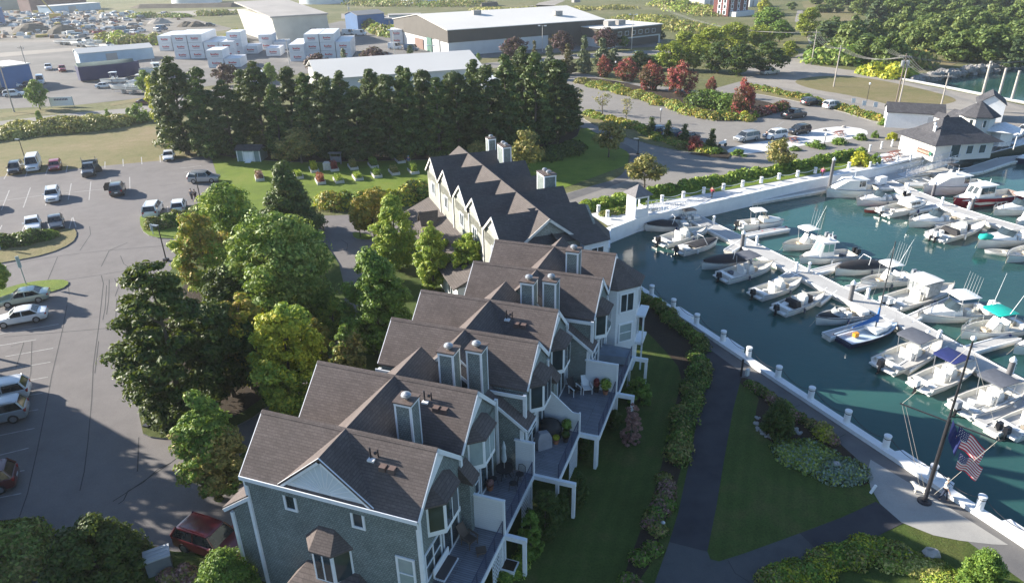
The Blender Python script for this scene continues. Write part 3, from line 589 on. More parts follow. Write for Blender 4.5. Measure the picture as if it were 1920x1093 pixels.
def townhouse(name, label, tL, tR, n0, n1, ridges, tc, cross, hw=2.55, front=False, n1w=None, zr=10.25, decks=(), chim=(), vent=(), wing=None, loc=None, rz=None, roofm=ROOF, group='attached townhouses in the near row'):
    to, no = tL, n0
    w = W(to, no); root = empty(name, (w[0], w[1], 0), R_(-20), label, 'townhouse', group)
    def sh(mb): mb.v = [(x - to, y - no, z) for x, y, z in mb.v]; return mb
    zb = 7.6; wl = MB()
    wl.b2((tL + .12, n0, 0), (tR, n1, zb))
    for r in ridges: gable_wall(wl, r, tL + .12, tR, hw - .02 if r - hw >= n0 - .3 else r - n0, zr, zb - .3, hwr=hw - .02)
    wl.b2((tL - 1.3, n0 + .02, 0), (tL + .3, n1 - .02, 5.0))
    wl.add([(tL + .12, n0 + .02, 5), (tL - 1.3, n0 + .02, 5), (tL + .12, n0 + .02, 6.4), (tL + .12, n1 - .02, 5), (tL - 1.3, n1 - .02, 5), (tL + .12, n1 - .02, 6.4)], [(0, 1, 2), (5, 4, 3), (1, 4, 5, 2), (0, 3, 4, 1)])
    sh(wl).build('wall', SHG, root)
    rf = MB()
    for r in ridges: ridge_t(rf, r, tL - .12, tR + .1, hw + .02, zr)
    for (c0, c1, chw) in cross: ridge_n(rf, tc, c0, c1, chw, zr - .004 if chw < 2.6 else zr, .85 if chw > 2.6 else MULT)
    rf.slab([(tL + .12, n0 - .1, 6.62), (tL - 1.85, n0 - .1, 5.2), (tL - 1.85, n1 + .05, 5.2), (tL + .12, n1 + .05, 6.62)], .12)
    sh(rf).build('roof', roofm, root, 0)
    cp = MB()   # ridge caps
    for r in ridges:
        for s in (-1, 1):
            cp.slab([(tL - .14, r, zr + .035), (tR + .12, r, zr + .035), (tR + .12, r + s * .16, zr - .115), (tL - .14, r + s * .16, zr - .115)], .04)
    sh(cp).build('ridge_cap', roofm, root)
    tr = MB()
    for r in ridges:
        a = hw + .02
        for tt, o in ((tR + .1, (1, 0, 0)), (tL - .12, (-1, 0, 0))):
            bar(tr, (tt, r, zr - .01), (tt, r - a, zr - a * MULT - .01), .24, o, .05); bar(tr, (tt, r, zr - .01), (tt, r + a, zr - a * MULT - .01), .24, o, .05)
        # white peak panel on both gable ends
        for tt, s in ((tR + .005, 1), (tL + .115, -1)):
            x0, x1 = sorted((tt, tt + s * .05))
            pr = [(r - 1.15, zr - 1.15 * MULT - .2), (r + 1.15, zr - 1.15 * MULT - .2), (r, zr - .2)] if s < 0 else [(r - 2.2, zr - 2.2 * MULT - .2), (r + .75, zr - .75 * MULT - .25), (r, zr - .2)]
            tr.loft([[(x, a2, z2) for a2, z2 in pr] for x in (x0, x1)], 0, True)
    for tt, nn in ((tR, n0), (tR, n1), (tL + .12, n0)):
        tr.box((tt + (.03 if tt == tR else -.03), nn + (-.0 if nn == n0 else 0), 3.9), (.2, .2, 7.9))
    tr.box((tL - 1.3, n0 - .0, 2.5), (.2, .18, 5.0))
    for i in range(len(ridges) - 1):
        q = (ridges[i] + ridges[i + 1]) / 2; tr.box((tR + .06, q, 5.2), (.12, .22, 4.9))
    sh(tr).build('trim', TRIM, root)
    ew = MB()
    bar(ew, (tL - .12, n0 - .17, 7.9), (tR + .1, n0 - .17, 7.9), .24, (0, -1, 0), .06)
    bar(ew, (tL + .1, n0 - .08, 6.5), (tL - 1.85, n0 - .08, 5.1), .2, (0, -1, 0), .05)
    if front:
        pk = MB(); pk.loft([[(tc - 2.7, y, 7.95), (tc + 2.7, y, 7.95), (tc, y, zr - .1)] for y in (n0 + .1, n0 - .03)], 0, True)
        sh(pk).build('pediment', flat('pediment_white', (.56, .62, .68), .5, .05, 1), root)
        for k in range(13):
            a = math.pi * (k + .5) / 13; c = (tc, n0 - .035, 8.0); L = 1 / max(abs(math.sin(a)) / 2.15, (abs(math.cos(a)) / 2.6 + abs(math.sin(a)) / 2.2)) * .86
            bar(ew, (tc + math.cos(a) * .35, n0 - .03, 8.0 + math.sin(a) * .35), (tc + math.cos(a) * L, n0 - .03, 8.0 + math.sin(a) * L), .035, (0, -1, 0), .02)
        for s in (-1, 1): bar(ew, (tc, n0 - .06, zr + .0), (tc + s * 2.75, n0 - .06, zr - 2.75 * .85 + .02), .26, (0, -1, 0), .07)
    sh(ew).build('eave_board', TRIM, root)
    return root, sh, to, no

def unit_facade(root, to, no, tR, nc, blind=False, railz=2.75):
    """water side of one unit centred on ridge nc"""
    s = lambda n: n - no; x = tR - to
    bay(root, s(nc - 1.5), s(nc + 1.25), x, 5.85, 7.85, .75, 't', 1, ROOF, [BLIND, BLIND, DARKGLASS] if blind else DARKGLASS, .6, .6)
    window(root, (x, s(nc - 1.18), 4.3), 1.7, 1.65, (0, 1), (1, 0), bars=(1, 1), name='window')
    window(root, (x, s(nc + .98), 3.88), 1.8, 2.05, (0, 1), (1, 0), bars=(1, 0), name='patio_door')
    b = MB(); b.box((x + .06, s(nc + 2.05), 4.6), (.1, .16, .3)); b.build('wall_lamp', TRIM, root)

# ---------------- duplex 1 (nearest)
D1, sh, to, no = townhouse('townhouse', 'nearest pair of grey shingled townhouses, white sunburst gable on its end wall', -23.05, -13.1, 22.35, 32.75, [24.75, 29.95], -18.1, [(22.2, 24.8, 2.75), (24.7, 33.35, 2.55)], front=True)
gb = MB(); gable_wall(gb, -18.1, 30, 33.3, 2.5, 10.25, 7.2, axis='n'); sh(gb).build('wall', SHG, D1)
for nc, bl in ((24.75, False), (29.95, True)): unit_facade(D1, to, no, -13.1, nc, bl)
for tt, zz in ((-20.33, 7.05), (-16.4, 7.05)): window(D1, (tt - to, 0, zz), .52, 1.3, (1, 0), (0, -1), frame=.13)
window(D1, (-13.98 - to, 0, 4.0), .8, 2.0, (1, 0), (0, -1), BLIND, bars=(0, 1), frame=.13)
bay(D1, -19.65 - to, -17.1 - to, 0, 2.5, 4.75, .75, 'n', -1, ROOF, DARKGLASS, .95, .7)
pr = MB(); pr.b2((-20.4 - to, -2.0, 0), (-16.3 - to, 0, 2.1)); pr.build('porch_wall', SHG, D1)
pr = MB(); e = [(-20.7 - to, -2.3, 2.05), (-16.0 - to, -2.3, 2.05), (-16.0 - to, 0, 2.05), (-20.7 - to, 0, 2.05)]; tp = [(-19.9 - to, 0, 3.0), (-16.8 - to, 0, 3.0)]
pr.add(e + tp, [(0, 1, 5, 4), (0, 4, 3), (1, 2, 5), (3, 2, 1, 0)]); pr.build('porch_roof', ROOF, D1)
chimney(D1, -15.8 - to, 27.05 - no, 7.4, 11.0); chimney(D1, -15.75 - to, 32.3 - no, 7.2, 11.05)
vents(D1, -15.6 - to, 23.9 - no, 9.35); vents(D1, -15.2 - to, 29.15 - no, 9.4)
# ---------------- duplex 2
D2, sh, to, no = townhouse('townhouse', 'middle pair of grey shingled townhouses, stepped back behind the nearest pair', -21.5, -11.6, 33.7, 43.2, [36.2, 40.6], -16.4, [(33.75, 43.76, 2.5)], hw=2.3)
gb = MB(); gable_wall(gb, -16.4, 33.8, 34.5, 2.4, 10.25, 7.2, axis='n'); gable_wall(gb, -16.4, 42.9, 43.7, 2.4, 10.25, 7.2, axis='n'); sh(gb).build('wall', SHG, D2)
tb = MB()
for s_ in (-1, 1): bar(tb, (-16.4, 33.72, 10.24), (-16.4 + s_ * 2.45, 33.72, 10.24 - 2.45 * .94), .22, (0, -1, 0), .05)
sh(tb).build('rake_board', TRIM, D2)
for nc in (36.2, 40.8): unit_facade(D2, to, no, -11.6, nc)
chimney(D2, -14.3 - to, 33.05 - no, 6.8, 11.05); chimney(D2, -14.3 - to, 42.8 - no, 7.2, 11.05)
vents(D2, -14.2 - to, 39.7 - no, 9.35)
# ---------------- duplex 3 and the octagonal end
D3, sh, to, no = townhouse('townhouse', 'far pair of grey shingled townhouses ending in a white turret by the quay wall', -19.9, -9.95, 44.0, 53.4, [46.5, 51.2], -14.9, [(44.05, 53.4, 2.5)], hw=2.4)
gb = MB(); gable_wall(gb, -14.9, 44.1, 44.8, 2.4, 10.25, 7.2, axis='n'); sh(gb).build('wall', SHG, D3)
unit_facade(D3, to, no, -9.95, 46.5)
chimney(D3, -12.85 - to, 43.4 - no, 6.8, 11.05); chimney(D3, -12.6 - to, 48.5 - no, 8.4, 11.3)
tw = MB(); plan = [(-10.2, 49.6), (-9.3, 49.6), (-7.95, 50.95), (-7.95, 52.6), (-9.3, 53.9), (-10.2, 53.9)]
tw.prism(plan, 0, 8.0); sh(tw).build('turret', SIDING, D3)
rt = MB(); ev = [(-10.2, 49.35), (-9.2, 49.35), (-7.7, 50.85), (-7.7, 52.7), (-9.2, 54.1), (-10.2, 54.1)]; apx = (-10.4, 51.3, 10.2)
for a, b in zip(ev, ev[1:]): rt.slab([(*a, 8.0), (*b, 8.0), apx], .12)
sh(rt).build('turret_roof', ROOF, D3)
def on_face(a, b, f, z, w, h, gl=DARKGLASS, bars=(1, 0)):
    a = np.array(a); b = np.array(b); d = (b - a) / np.linalg.norm(b - a); c = a + (b - a) * f; o = np.array([d[1], -d[0]])
    window(D3, (c[0] - to, c[1] - no, z), w, h, d, o, gl, bars=bars, frame=.12)
on_face((-9.3, 49.6), (-7.95, 50.95), .5, 6.6, 1.15, 1.5); on_face((-9.3, 49.6), (-7.95, 50.95), .5, 3.9, 1.1, 1.5, BLIND, (0, 1))
on_face((-7.95, 50.95), (-7.95, 52.6), .5, 6.6, 1.0, 1.5); on_face((-7.95, 50.95), (-7.95, 52.6), .5, 3.9, 1.0, 1.5)
# ---------------- lean-to wings that step out between the pairs
def wing(D, to_, no_, na, nb, t0, z0, t1, z1, wallT):
    b = MB(); sl = (z0 - z1) / (t1 - t0)
    b.loft([[(t0, n, 2), (wallT, n, 2), (wallT, n, z0 - (wallT - t0) * sl - .15), (t0, n, z0 - .15)] for n in (na, nb)], 0, True)
    b.v = [(x - to_, y - no_, z) for x, y, z in b.v]; b.build('wing_wall', SHG, D)
    b = MB(); b.slab([(t0, na - .12, z0), (t1, na - .12, z1), (t1, nb, z1), (t0, nb, z0)], .13); b.v = [(x - to_, y - no_, z) for x, y, z in b.v]; b.build('wing_roof', ROOF, D)
    b = MB(); bar(b, (t0, na - .13, z0 - .02), (t1, na - .13, z1 - .02), .2, (0, -1, 0), .05); bar(b, (t1 + .0, na - .1, z1 - .02), (t1, nb, z1 - .02), .18, (1, 0, 0), .05)
    b.box((wallT + .02, na - .02, (2.75 + z1) / 2 - .1), (.2, .14, z1 - 2.75)); b.v = [(x - to_, y - no_, z) for x, y, z in b.v]; b.build('wing_trim', TRIM, D)
wing(D2, -21.5, 33.7, 32.98, 34.4, -15.6, 9.3, -11.1, 5.95, -11.55)
wing(D3, -19.9, 44.0, 43.25, 44.6, -14.0, 9.3, -9.6, 5.95, -10.0)
def little_roof(D, to_, no_, t, n):
    b = MB(); b.add([(t, n - .5, 7.2), (t, n + .5, 7.2), (t + .85, n + .45, 6.3), (t + .85, n - .55, 6.3), (t, n - .5, 6.25), (t, n + .5, 6.25), (t + .85, n + .45, 6.2), (t + .85, n - .55, 6.2)], [(0, 1, 2, 3), (7, 6, 5, 4), (0, 3, 7, 4), (1, 5, 6, 2), (3, 2, 6, 7), (0, 4, 5, 1)])
    b.v = [(x - to_, y - no_, z) for x, y, z in b.v]; b.build('side_roof', ROOF, D)
    b = MB(); b.b2((t - to_, n - .4 - no_, 2.75), (t + .6 - to_, n + .35 - no_, 6.3)); b.build('side_closet', SHG, D)
little_roof(D1, -23.05, 22.35, -13.1, 27.55); little_roof(D2, -21.5, 33.7, -11.6, 38.4)
# ---------------- decks, one per unit
def deck(D, to_, no_, na, nb, tw, te, z=2.75, screen=True, scr_t0=None, slant=False, beam=None, rail=True):
    f = lambda b: setattr(b, 'v', [(x - to_, y - no_, zz) for x, y, zz in b.v]) or b
    b = MB(); b.b2((tw, na, z - .12), (te, nb, z)); dk = f(b).build('deck', DECKP, D)
    b = MB(); b.b2((te, na, z - .32), (te + .06, nb, z + .03)); b.b2((tw, na - .05, z - .32), (te + .06, na, z + .02)); f(b).build('fascia', TRIM, dk)
    if rail:
        b = MB(); k = max(2, int((nb - na) / 1.25))
        for i in range(k + 1):
            n = na + .1 + (nb - na - .2) * i / k; b.box((te - .06, n, z + .5), (.05, .05, 1.0))
        for j in range(7): b.tube((te - .06, na + .1, z + .14 + j * .14), (te - .06, nb - .1, z + .14 + j * .14), .013 if j < 6 else .028, seg=5)
        f(b).build('railing', DRAIL, dk)
    if screen:
        b = MB(); t0 = tw if scr_t0 is None else scr_t0
        if slant: b.loft([[(t0, n, z + .08), (te, n, z + .08), (te, n, z + 1.5), (te - .5, n, z + 1.55), (t0 + .3, n, z + 3.0), (t0, n, z + 3.0)] for n in (nb - .05, nb + .05)], 0, True)
        else: b.b2((t0, nb - .05, z + .08), (te, nb + .05, z + 2.3))
        s = f(b).build('privacy_screen', SIDING, dk)
        b = MB(); b.box((te, nb, z + (1.2 if not slant else .8)), (.12, .16, 2.45 if not slant else 1.6))
        if not slant: b.box(((t0 + te) / 2, nb, z + 2.36), (te - t0 + .15, .18, .1))
        f(b).build('cap_board', TRIM, s)
    b = MB()
    for n in (na + .2, nb - .2): b.box((te - .15, n, (z - .3) / 2), (.2, .2, z - .3))
    f(b).build('post', TRIM, dk)
    if beam:
        b = MB(); b.box(((te + beam) / 2, nb, z - .15), (beam - te + .2, .24, .3)); b.box((beam - .02, nb, (z - .3) / 2), (.2, .2, z - .28)); f(b).build('beam_frame', TRIM, dk)
    return dk
deck(D1, -23.05, 22.35, 22.4, 27.6, -13.1, -10.75, beam=-9.55); deck(D1, -23.05, 22.35, 27.66, 32.85, -13.1, -10.75, beam=-8.15, scr_t0=-11.9)
deck(D2, -21.5, 33.7, 32.93, 37.8, -11.6, -9.15, beam=-7.95, slant=True); deck(D2, -21.5, 33.7, 37.86, 43.2, -11.6, -7.8, beam=-6.55, scr_t0=-10.1)
deck(D3, -19.9, 44.0, 43.3, 48.6, -9.95, -7.65, screen=False, beam=-6.5)
b = MB(); b.v = []; b.b2((-7.95 + 19.9, 51.2 - 44, 2.4), (-7.3 + 19.9, 53.2 - 44, 2.62)); b.b2((-7.42 + 19.9, 51.2 - 44, 0), (-7.3 + 19.9, 51.35 - 44, 5.0)); b.b2((-7.95 + 19.9, 51.2 - 44, 4.95), (-7.25 + 19.9, 53.2 - 44, 5.1)); b.build('side_balcony', TRIM, D3)
# lattice under decks
for (D, to_, no_, t, n) in ((D1, -23.05, 22.35, -10.9, 27.0), (D1, -23.05, 22.35, -10.9, 31.9), (D2, -21.5, 33.7, -9.3, 36.9)):
    b = MB()
    for k in range(9): b.box((t - to_, n - no_ - .9 + k * .2, 1.2), (.03, .05, 2.4))
    for k in range(8): b.box((t - to_ + .03, n - no_ - .1, .3 + k * .3), (.03, 1.7, .05))
    b.build('lattice', TRIM, D)
# ---------------- the same kind of row beyond the left edge of the picture (its roofs shade the car park)
def copy_at(root, t0, n0, dx, dy, label):
    c = copy_tree(root); c.location = (root.location[0] + dx, root.location[1] + dy, 0); c['label'] = label; return c
_x = np.array([.906, .423]); _y = np.array([-.423, .906])
for k in range(4):
    q = np.array([-55.6, 52.8]) - _y * 10.6 * k - _x * (7.5 - 1.2 * k) - _y * 11
    c = copy_tree(D1); c.location = (q[0], q[1], 0); c.rotation_euler = (0, 0, R_(25))
    c['label'] = ['townhouse beyond the left edge of the picture, nearest the car park', 'townhouse beyond the left edge, second along', 'townhouse beyond the left edge, third along', 'townhouse beyond the left edge, last along'][k]
# ================================================================== FAR TOWNHOUSE ROW
a70 = R_(70); T2 = np.array([math.sin(a70), math.cos(a70)]); N2 = np.array([math.sin(R_(-20)), math.cos(R_(-20))])
o2 = T2 * 19.2 + N2 * 55.0
FB = empty('townhouse', (o2[0], o2[1], 0), R_(20), 'far row of townhouses with five dark gables and pale shingled ends, below the garden', 'townhouse', 'attached townhouses in the near row')
SHP = courses('pale_shingle', (0.32, 0.33, 0.29), (0.41, 0.42, 0.375), (0.2, 0.2, 0.18), 0.2, 0.15, 0.012, bump=0.3, stain=.2)
wl = MB(); rf = MB(); tr = MB(); SL = .76
NR = [2.5, 8.35, 12.8, 18.9, 24.5]; TCF = 4.5; TRF = 9.5
wl.b2((0.1, 0, 0), (TRF, 27.3, 8.0))
for i, r in enumerate(NR):
    hw = 2.85 if i not in (1, 2) else 2.6
    gable_wall(wl, r, 0.1, TRF, hw, 10.25, 7.0, SL); ridge_t(rf, r, -.12, TRF + .1 if i else 9.2, hw + .05, 10.25, SL)
    bar(tr, (-.13, r, 10.24), (-.13, r - hw, 10.24 - hw * SL), .2, (-1, 0, 0), .05); bar(tr, (-.13, r, 10.24), (-.13, r + hw, 10.24 - hw * SL), .2, (-1, 0, 0), .05)
    tr.loft([[(x, r - 2.0, 10.25 - 2.0 * SL - .1), (x, r + 2.0, 10.25 - 2.0 * SL - .1), (x, r, 10.15)] for x in (.08, .03)], 0, True)
    tr.box((.06, max(.1, r - hw - .02), 4.0), (.16, .24, 8.0))
    window(FB, (.1, r + .1, 6.4), 1.15, 1.3, (0, 1), (-1, 0), bars=(1, 0), frame=.13)
ridge_n(rf, TCF, -.0, 28.3, 2.5, 10.25, SL)
gable_wall(wl, TCF, 0.3, 1.5, 2.45, 10.25, 7.0, SL, 'n')
for s_ in (-1, 1): bar(tr, (TCF, -.02, 10.24), (TCF + s_ * 2.55, -.02, 10.24 - 2.55 * SL), .24, (0, -1, 0), .05)
bar(tr, (-.12, -.34, 8.1), (TCF - 2.4, -.34, 8.1), .22, (0, -1, 0), .05)
wl.build('wall', SHP, FB); rf.build('roof', ROOFF, FB); tr.build('trim', flat('pale_trim', (.68, .66, .62), .6), FB)
b = MB(); b.b2((-3.1, 4.5, 0), (.2, 27.1, 2.7)); b.build('porch_wall', SIDING, FB)
b = MB(); b.slab([(.1, 4.2, 4.5), (-3.6, 4.2, 2.8), (-3.6, 27.5, 2.8), (.1, 27.5, 4.5)], .13); b.slab([(-.6, 20.4, 5.2), (-2.9, 20.4, 5.2), (-2.9, 19.4, 3.9), (-1, 19.4, 3.9)], .1); b.slab([(-.6, 20.4, 5.2), (-1, 21.4, 3.9), (-2.9, 21.4, 3.9), (-2.9, 20.4, 5.2)], .1); b.build('porch_roof', ROOFF, FB)
for k in range(6): window(FB, (-3.1, 7 + k * 3.4, 1.7), 1.5, 1.6, (0, 1), (-1, 0), bars=(1, 0))
chimney(FB, 8.0, 26.3, 8, 11.3); chimney(FB, 8.3, 22.3, 8, 11.3, 1.0, 2, 1.9); chimney(FB, 8.4, 9.9, 8, 11.3, 1.3, 2, 1.9)
vents(FB, 7.6, 15.9, 8.4)
# big hipped end towards the water
b = MB(); b.add([(3.6, 3.2, 10.25), (8.6, 3.2, 10.3), (11.2, 1.2, 7.7), (10.2, -1.0, 7.7), (7.4, -1.4, 7.7), (11.2, 5.0, 7.6), (8.4, 6.4, 7.8)], [(0, 4, 3, 1), (1, 3, 2), (1, 2, 5), (1, 5, 6, 0)]); b.build('hip_roof', ROOFF, FB)
b = MB(); b.prism([(7.4, -1.2), (10.1, -.8), (11.0, 1.2), (11.0, 4.9), (9, 5.5), (7.4, 5)], 0, 7.6); tu = b.build('turret', SIDING, FB)
for (ca, cb, z, w) in (((7.4, -1.2), (10.1, -.8), 6.3, 1.3), ((10.1, -.8), (11.0, 1.2), 6.3, 1.2)):
    a = np.array(ca); c = np.array(cb); d = (c - a) / np.linalg.norm(c - a); mdl = a + (c - a) * .55
    window(FB, (mdl[0], mdl[1], z), w, 1.7, d, (d[1], -d[0]), bars=(1, 0), frame=.12)
# front cross roof over the near face
b = MB(); b.slab([(TCF + .3, -.9, 8.6), (7.6, -1.6, 6.6), (7.6, .2, 6.8), (TCF + .3, .6, 8.8)], .12); b.build('wing_roof', ROOFF, FB)
# ================================================================== TREES
L_DK = leafmat('leaf_dark_green', (0.018, 0.040, 0.013), (0.053, 0.096, 0.019), (0.107, 0.150, 0.027), .25)
L_GR = leafmat('leaf_green', (0.057, 0.125, 0.023), (0.142, 0.250, 0.040), (0.257, 0.362, 0.059), .3)
L_LG = leafmat('leaf_light_green', (0.128, 0.227, 0.036), (0.284, 0.407, 0.059), (0.515, 0.542, 0.089), .35)
L_SG = leafmat('leaf_silver_green', (0.099, 0.174, 0.038), (0.240, 0.323, 0.065), (0.481, 0.508, 0.130), .25)
L_YE = leafmat('leaf_yellow', (0.172, 0.239, 0.022), (0.418, 0.434, 0.034), (0.684, 0.607, 0.056), .35)
L_OR = leafmat('leaf_orange_green', (0.142, 0.188, 0.036), (0.341, 0.311, 0.049), (0.602, 0.376, 0.079), .3)
L_OL = leafmat('leaf_olive', (0.109, 0.125, 0.040), (0.241, 0.238, 0.069), (0.438, 0.338, 0.119), .25)
L_RD = leafmat('leaf_red', (0.137, 0.027, 0.035), (0.335, 0.053, 0.067), (0.456, 0.122, 0.095), .3)
L_PU = leafmat('leaf_purple', (0.032, 0.015, 0.022), (0.088, 0.039, 0.047), (0.144, 0.064, 0.072), .2)
L_PN = leafmat('needle_dark', (0.023, 0.055, 0.016), (0.072, 0.122, 0.029), (0.148, 0.200, 0.044), .15)
L_PB = leafmat('needle_blue', (0.042, 0.072, 0.038), (0.105, 0.142, 0.068), (0.179, 0.208, 0.094), .15)
L_BR = leafmat('leaf_brown_pink', (0.145, 0.087, 0.072), (0.319, 0.160, 0.160), (0.464, 0.290, 0.246), .2)
L_ST = leafmat('straw', (0.209, 0.217, 0.052), (0.418, 0.399, 0.118), (0.661, 0.597, 0.209), .25)
def site(bx, by, ty, wpx, z=0.0):
    g = G(bx, by, z); h = top_h(g, ty); mid = (g[0], g[1], h * .6); return g, h, wpx / 2 / ppm(mid)
def near_tree(bx, by, ty, wpx, env, mat, leaves, ls, label, name='tree', cat='tree', group=None, hc=.12, nclump=70, cr=.25, squash=.75, asp=1.6, droop=0., inner=.35, limbs=9, cx=None, tr=.02):
    g, h, r = site(bx, by, ty, wpx); me, info = tree_proto(None, h, r, env, mat, int(leaves * 2.7), ls * .6, hc, int(nclump * 1.7), cr * .8, squash, tr, inner, limbs, droop, asp)
    return plant_tree(name, g, me, info, h, r, random.uniform(0, 6), label, cat, group)
NG = 'broadleaf trees between the car park and the townhouses'
near_tree(352, 800, 489, 200, 'oval', L_DK, 17000, .34, 'large dark green tree with layered branches, beside the car park lamp post', 'tree', group=NG, hc=.06, nclump=150, cr=.2, squash=.4, droop=.5)
near_tree(560, 790, 572, 140, 'broad', [L_YE, L_LG], 15000, .30, 'bright yellow-green maple in front of the nearest townhouse roofs', 'maple_tree', group=NG, hc=.1, nclump=100, cr=.24)
near_tree(475, 730, 545, 95, 'broad', [L_OR, L_YE], 6000, .30, 'smaller orange-tinted tree squeezed between the yellow maple and the dark tree', 'maple_tree', group=NG, hc=.1, nclump=60)
near_tree(412, 935, 737, 135, 'oval', [L_GR, L_OL], 13000, .27, 'mid green tree at the left corner of the nearest townhouse, over the driveway', 'tree', group=NG, hc=.08, nclump=110, cr=.22, squash=.6)
near_tree(545, 625, 398, 215, 'broad', [L_SG, L_GR], 20000, .34, 'largest round green tree with silvery leaf clumps, in the middle of the tree island', 'maple_tree', group=NG, hc=.12, nclump=130, cr=.22)
near_tree(398, 560, 395, 110, 'broad', [L_OR, L_LG], 8000, .32, 'gold and green tree behind the dark tree by the tall lamp', 'maple_tree', group=NG, nclump=70)
near_tree(445, 500, 345, 125, 'broad', [L_LG, L_GR], 8000, .34, 'light green tree at the top of the tree island next to the dark spruce', 'tree', group=NG, nclump=80)
near_tree(548, 440, 303, 130, 'cone', [L_PN], 12000, .36, 'dark spruce with a pointed top beside the vegetable garden', 'spruce_tree', group=NG, hc=.02, nclump=150, cr=.2, squash=.5, droop=.4)
near_tree(440, 640, 500, 110, 'broad', [L_DK], 7000, .33, 'shaded dark tree between the silvery tree and the layered dark tree', 'tree', group=NG, nclump=70)
near_tree(600, 700, 600, 70, 'broad', [L_OR], 3500, .3, 'low orange-green tree at the right edge of the yellow maple', 'tree', group=NG, nclump=50)
near_tree(703, 445, 352, 76, 'broad', [L_OR], 6000, .30, 'orange-gold tree above the driveway bend, nearest the long hedge', 'maple_tree', group=NG, nclump=60)
near_tree(676, 446, 395, 38, 'broad', [L_OR], 2600, .26, 'small orange tree on a thin trunk in the grass kerb island', 'maple_tree', group=NG, hc=.35, nclump=30)
near_tree(745, 505, 365, 92, 'oval', [L_LG], 9000, .30, 'bright green tree in front of the far townhouse row', 'tree', group=NG, hc=.08, nclump=90)
near_tree(813, 545, 416, 76, 'oval', [L_LG], 7500, .28, 'narrow green tree standing at the low porch roof of the far townhouse row', 'tree', group=NG, hc=.08, nclump=80)
near_tree(884, 552, 437, 78, 'broad', [L_LG], 7000, .28, 'green tree at the last dark gable of the far townhouse row', 'tree', group=NG, hc=.1, nclump=80)
near_tree(716, 668, 466, 140, 'oval', [L_GR], 14000, .29, 'tall green tree right of the driveway, touching the middle townhouse roofs', 'tree', group=NG, hc=.06, nclump=120, cr=.22)
near_tree(838, 520, 452, 50, 'broad', [L_GR], 3000, .28, 'short green tree filling the gap left of the far pair of townhouses', 'tree', group=NG, nclump=40)
near_tree(190, 1085, 985, 180, 'bush', [L_DK], 15000, .22, 'dark spreading yew with a hollow top at the bottom left of the driveway', 'yew_shrub', 'shrub', hc=.05, nclump=110, cr=.22, inner=.7)
near_tree(432, 1120, 1034, 118, 'bush', [L_GR], 9000, .16, 'clipped round green bush at the foot of the nearest townhouse end wall', 'round_bush', 'shrub', hc=.02, nclump=90, cr=.28)
near_tree(-6, 560, 480, 60, 'broad', [L_LG], 4500, .28, 'green and gold tree cut by the left edge above the parked sedans', 'tree', hc=.2, nclump=50)
near_tree(440, 745, 570, 150, 'broad', L_DK, 9000, .33, 'dark green tree filling the shade behind the yellow maple', 'tree', group=NG, nclump=80)
near_tree(505, 560, 470, 90, 'broad', [L_GR], 5000, .33, 'mid green tree between the golden tree and the silvery one', 'tree', group=NG, nclump=60)
for (x, y, h), l in zip([(-45, 42.5, 13), (-42.5, 35, 13), (-39, 28, 12), (-36, 21, 12), (-46, 33, 13)], ['first', 'second', 'third', 'fourth', 'fifth']):  # unseen trees, added to carry shade over the near car park
    me, info = tree_proto(None, h, 4.6, 'broad', L_DK, 3500, .6, .06, 50, .3, .7)
    plant_tree('tree', (x, y, 0), me, info, h, 4.6, 1, l + ' unseen big tree added beyond the left edge to shade the car park', 'tree')
near_tree(630, 640, 545, 60, 'oval', [L_GR, L_LG], 3500, .3, 'slim green tree on the edge of the driveway right of the silvery tree', 'tree', group=NG, nclump=50)
near_tree(660, 720, 610, 70, 'broad', [L_GR, L_OL], 3500, .3, 'green tree beside the second townhouse roof over the driveway', 'tree', group=NG, nclump=50)
near_tree(530, 770, 650, 90, 'broad', [L_GR, L_DK], 4500, .3, 'dark green tree low in front of the yellow maple', 'tree', group=NG, nclump=60)
# ---- prototypes for the trees farther off
def proto(key, h, r, env, mat, leaves, ls, **k):
    PR[key] = [tree_proto(None, h, r, env, mat, leaves, ls, **k) for _ in range(3 if 'pine' in key else 2)]
PR = {}
proto('pine', 15, 3.6, 'pinef', L_PN, 15000, .30, hc=.03, nclump=170, cr=.18, squash=.6, tr=.02, inner=.3, limbs=14, asp=2.0)
proto('pineb', 15, 3.8, 'oval', leafmat('needle_green', (.022,.045,.014), (.055,.09,.024), (.09,.13,.035), .18), 15000, .30, hc=.06, nclump=150, cr=.19, squash=.6, tr=.02, inner=.4, limbs=14, asp=2.0)
proto('green', 8, 3.4, 'broad', L_GR, 3600, .42, hc=.15, nclump=50, cr=.28)
proto('dark', 8, 3.4, 'broad', L_DK, 3200, .42, hc=.1, nclump=50, cr=.28)
proto('lime', 8, 3.6, 'broad', leafmat('leaf_lime', (0.12, 0.17, 0.015), (0.24, 0.30, 0.03), (0.36, 0.38, 0.05), .35), 3400, .42, hc=.1, nclump=50, cr=.28)
proto('yellow', 8, 3, 'oval', L_YE, 2600, .42, hc=.1, nclump=40, cr=.28)
proto('olive', 5, 2.6, 'broad', L_OL, 3000, .28, hc=.28, nclump=45, cr=.26)
proto('red', 7, 3.2, 'oval', [L_RD, leafmat('leaf_red_green', (.05, .04, .02), (.12, .06, .035), (.16, .1, .05), .2)], 3600, .3, hc=.03, nclump=80, cr=.2, squash=1.0)
proto('purple', 6, 3.4, 'broad', L_PU, 2800, .42, hc=.18, nclump=45, cr=.28)
proto('cone', 8, 3.0, 'cone', L_PB, 3200, .38, hc=.02, nclump=70, cr=.22, squash=.6)
proto('conebr', 8, 3.0, 'cone', leafmat('needle_bronze', (.05, .055, .02), (.10, .095, .035), (.16, .11, .05), .2), 3200, .38, hc=.02, nclump=70, cr=.22, squash=.6)
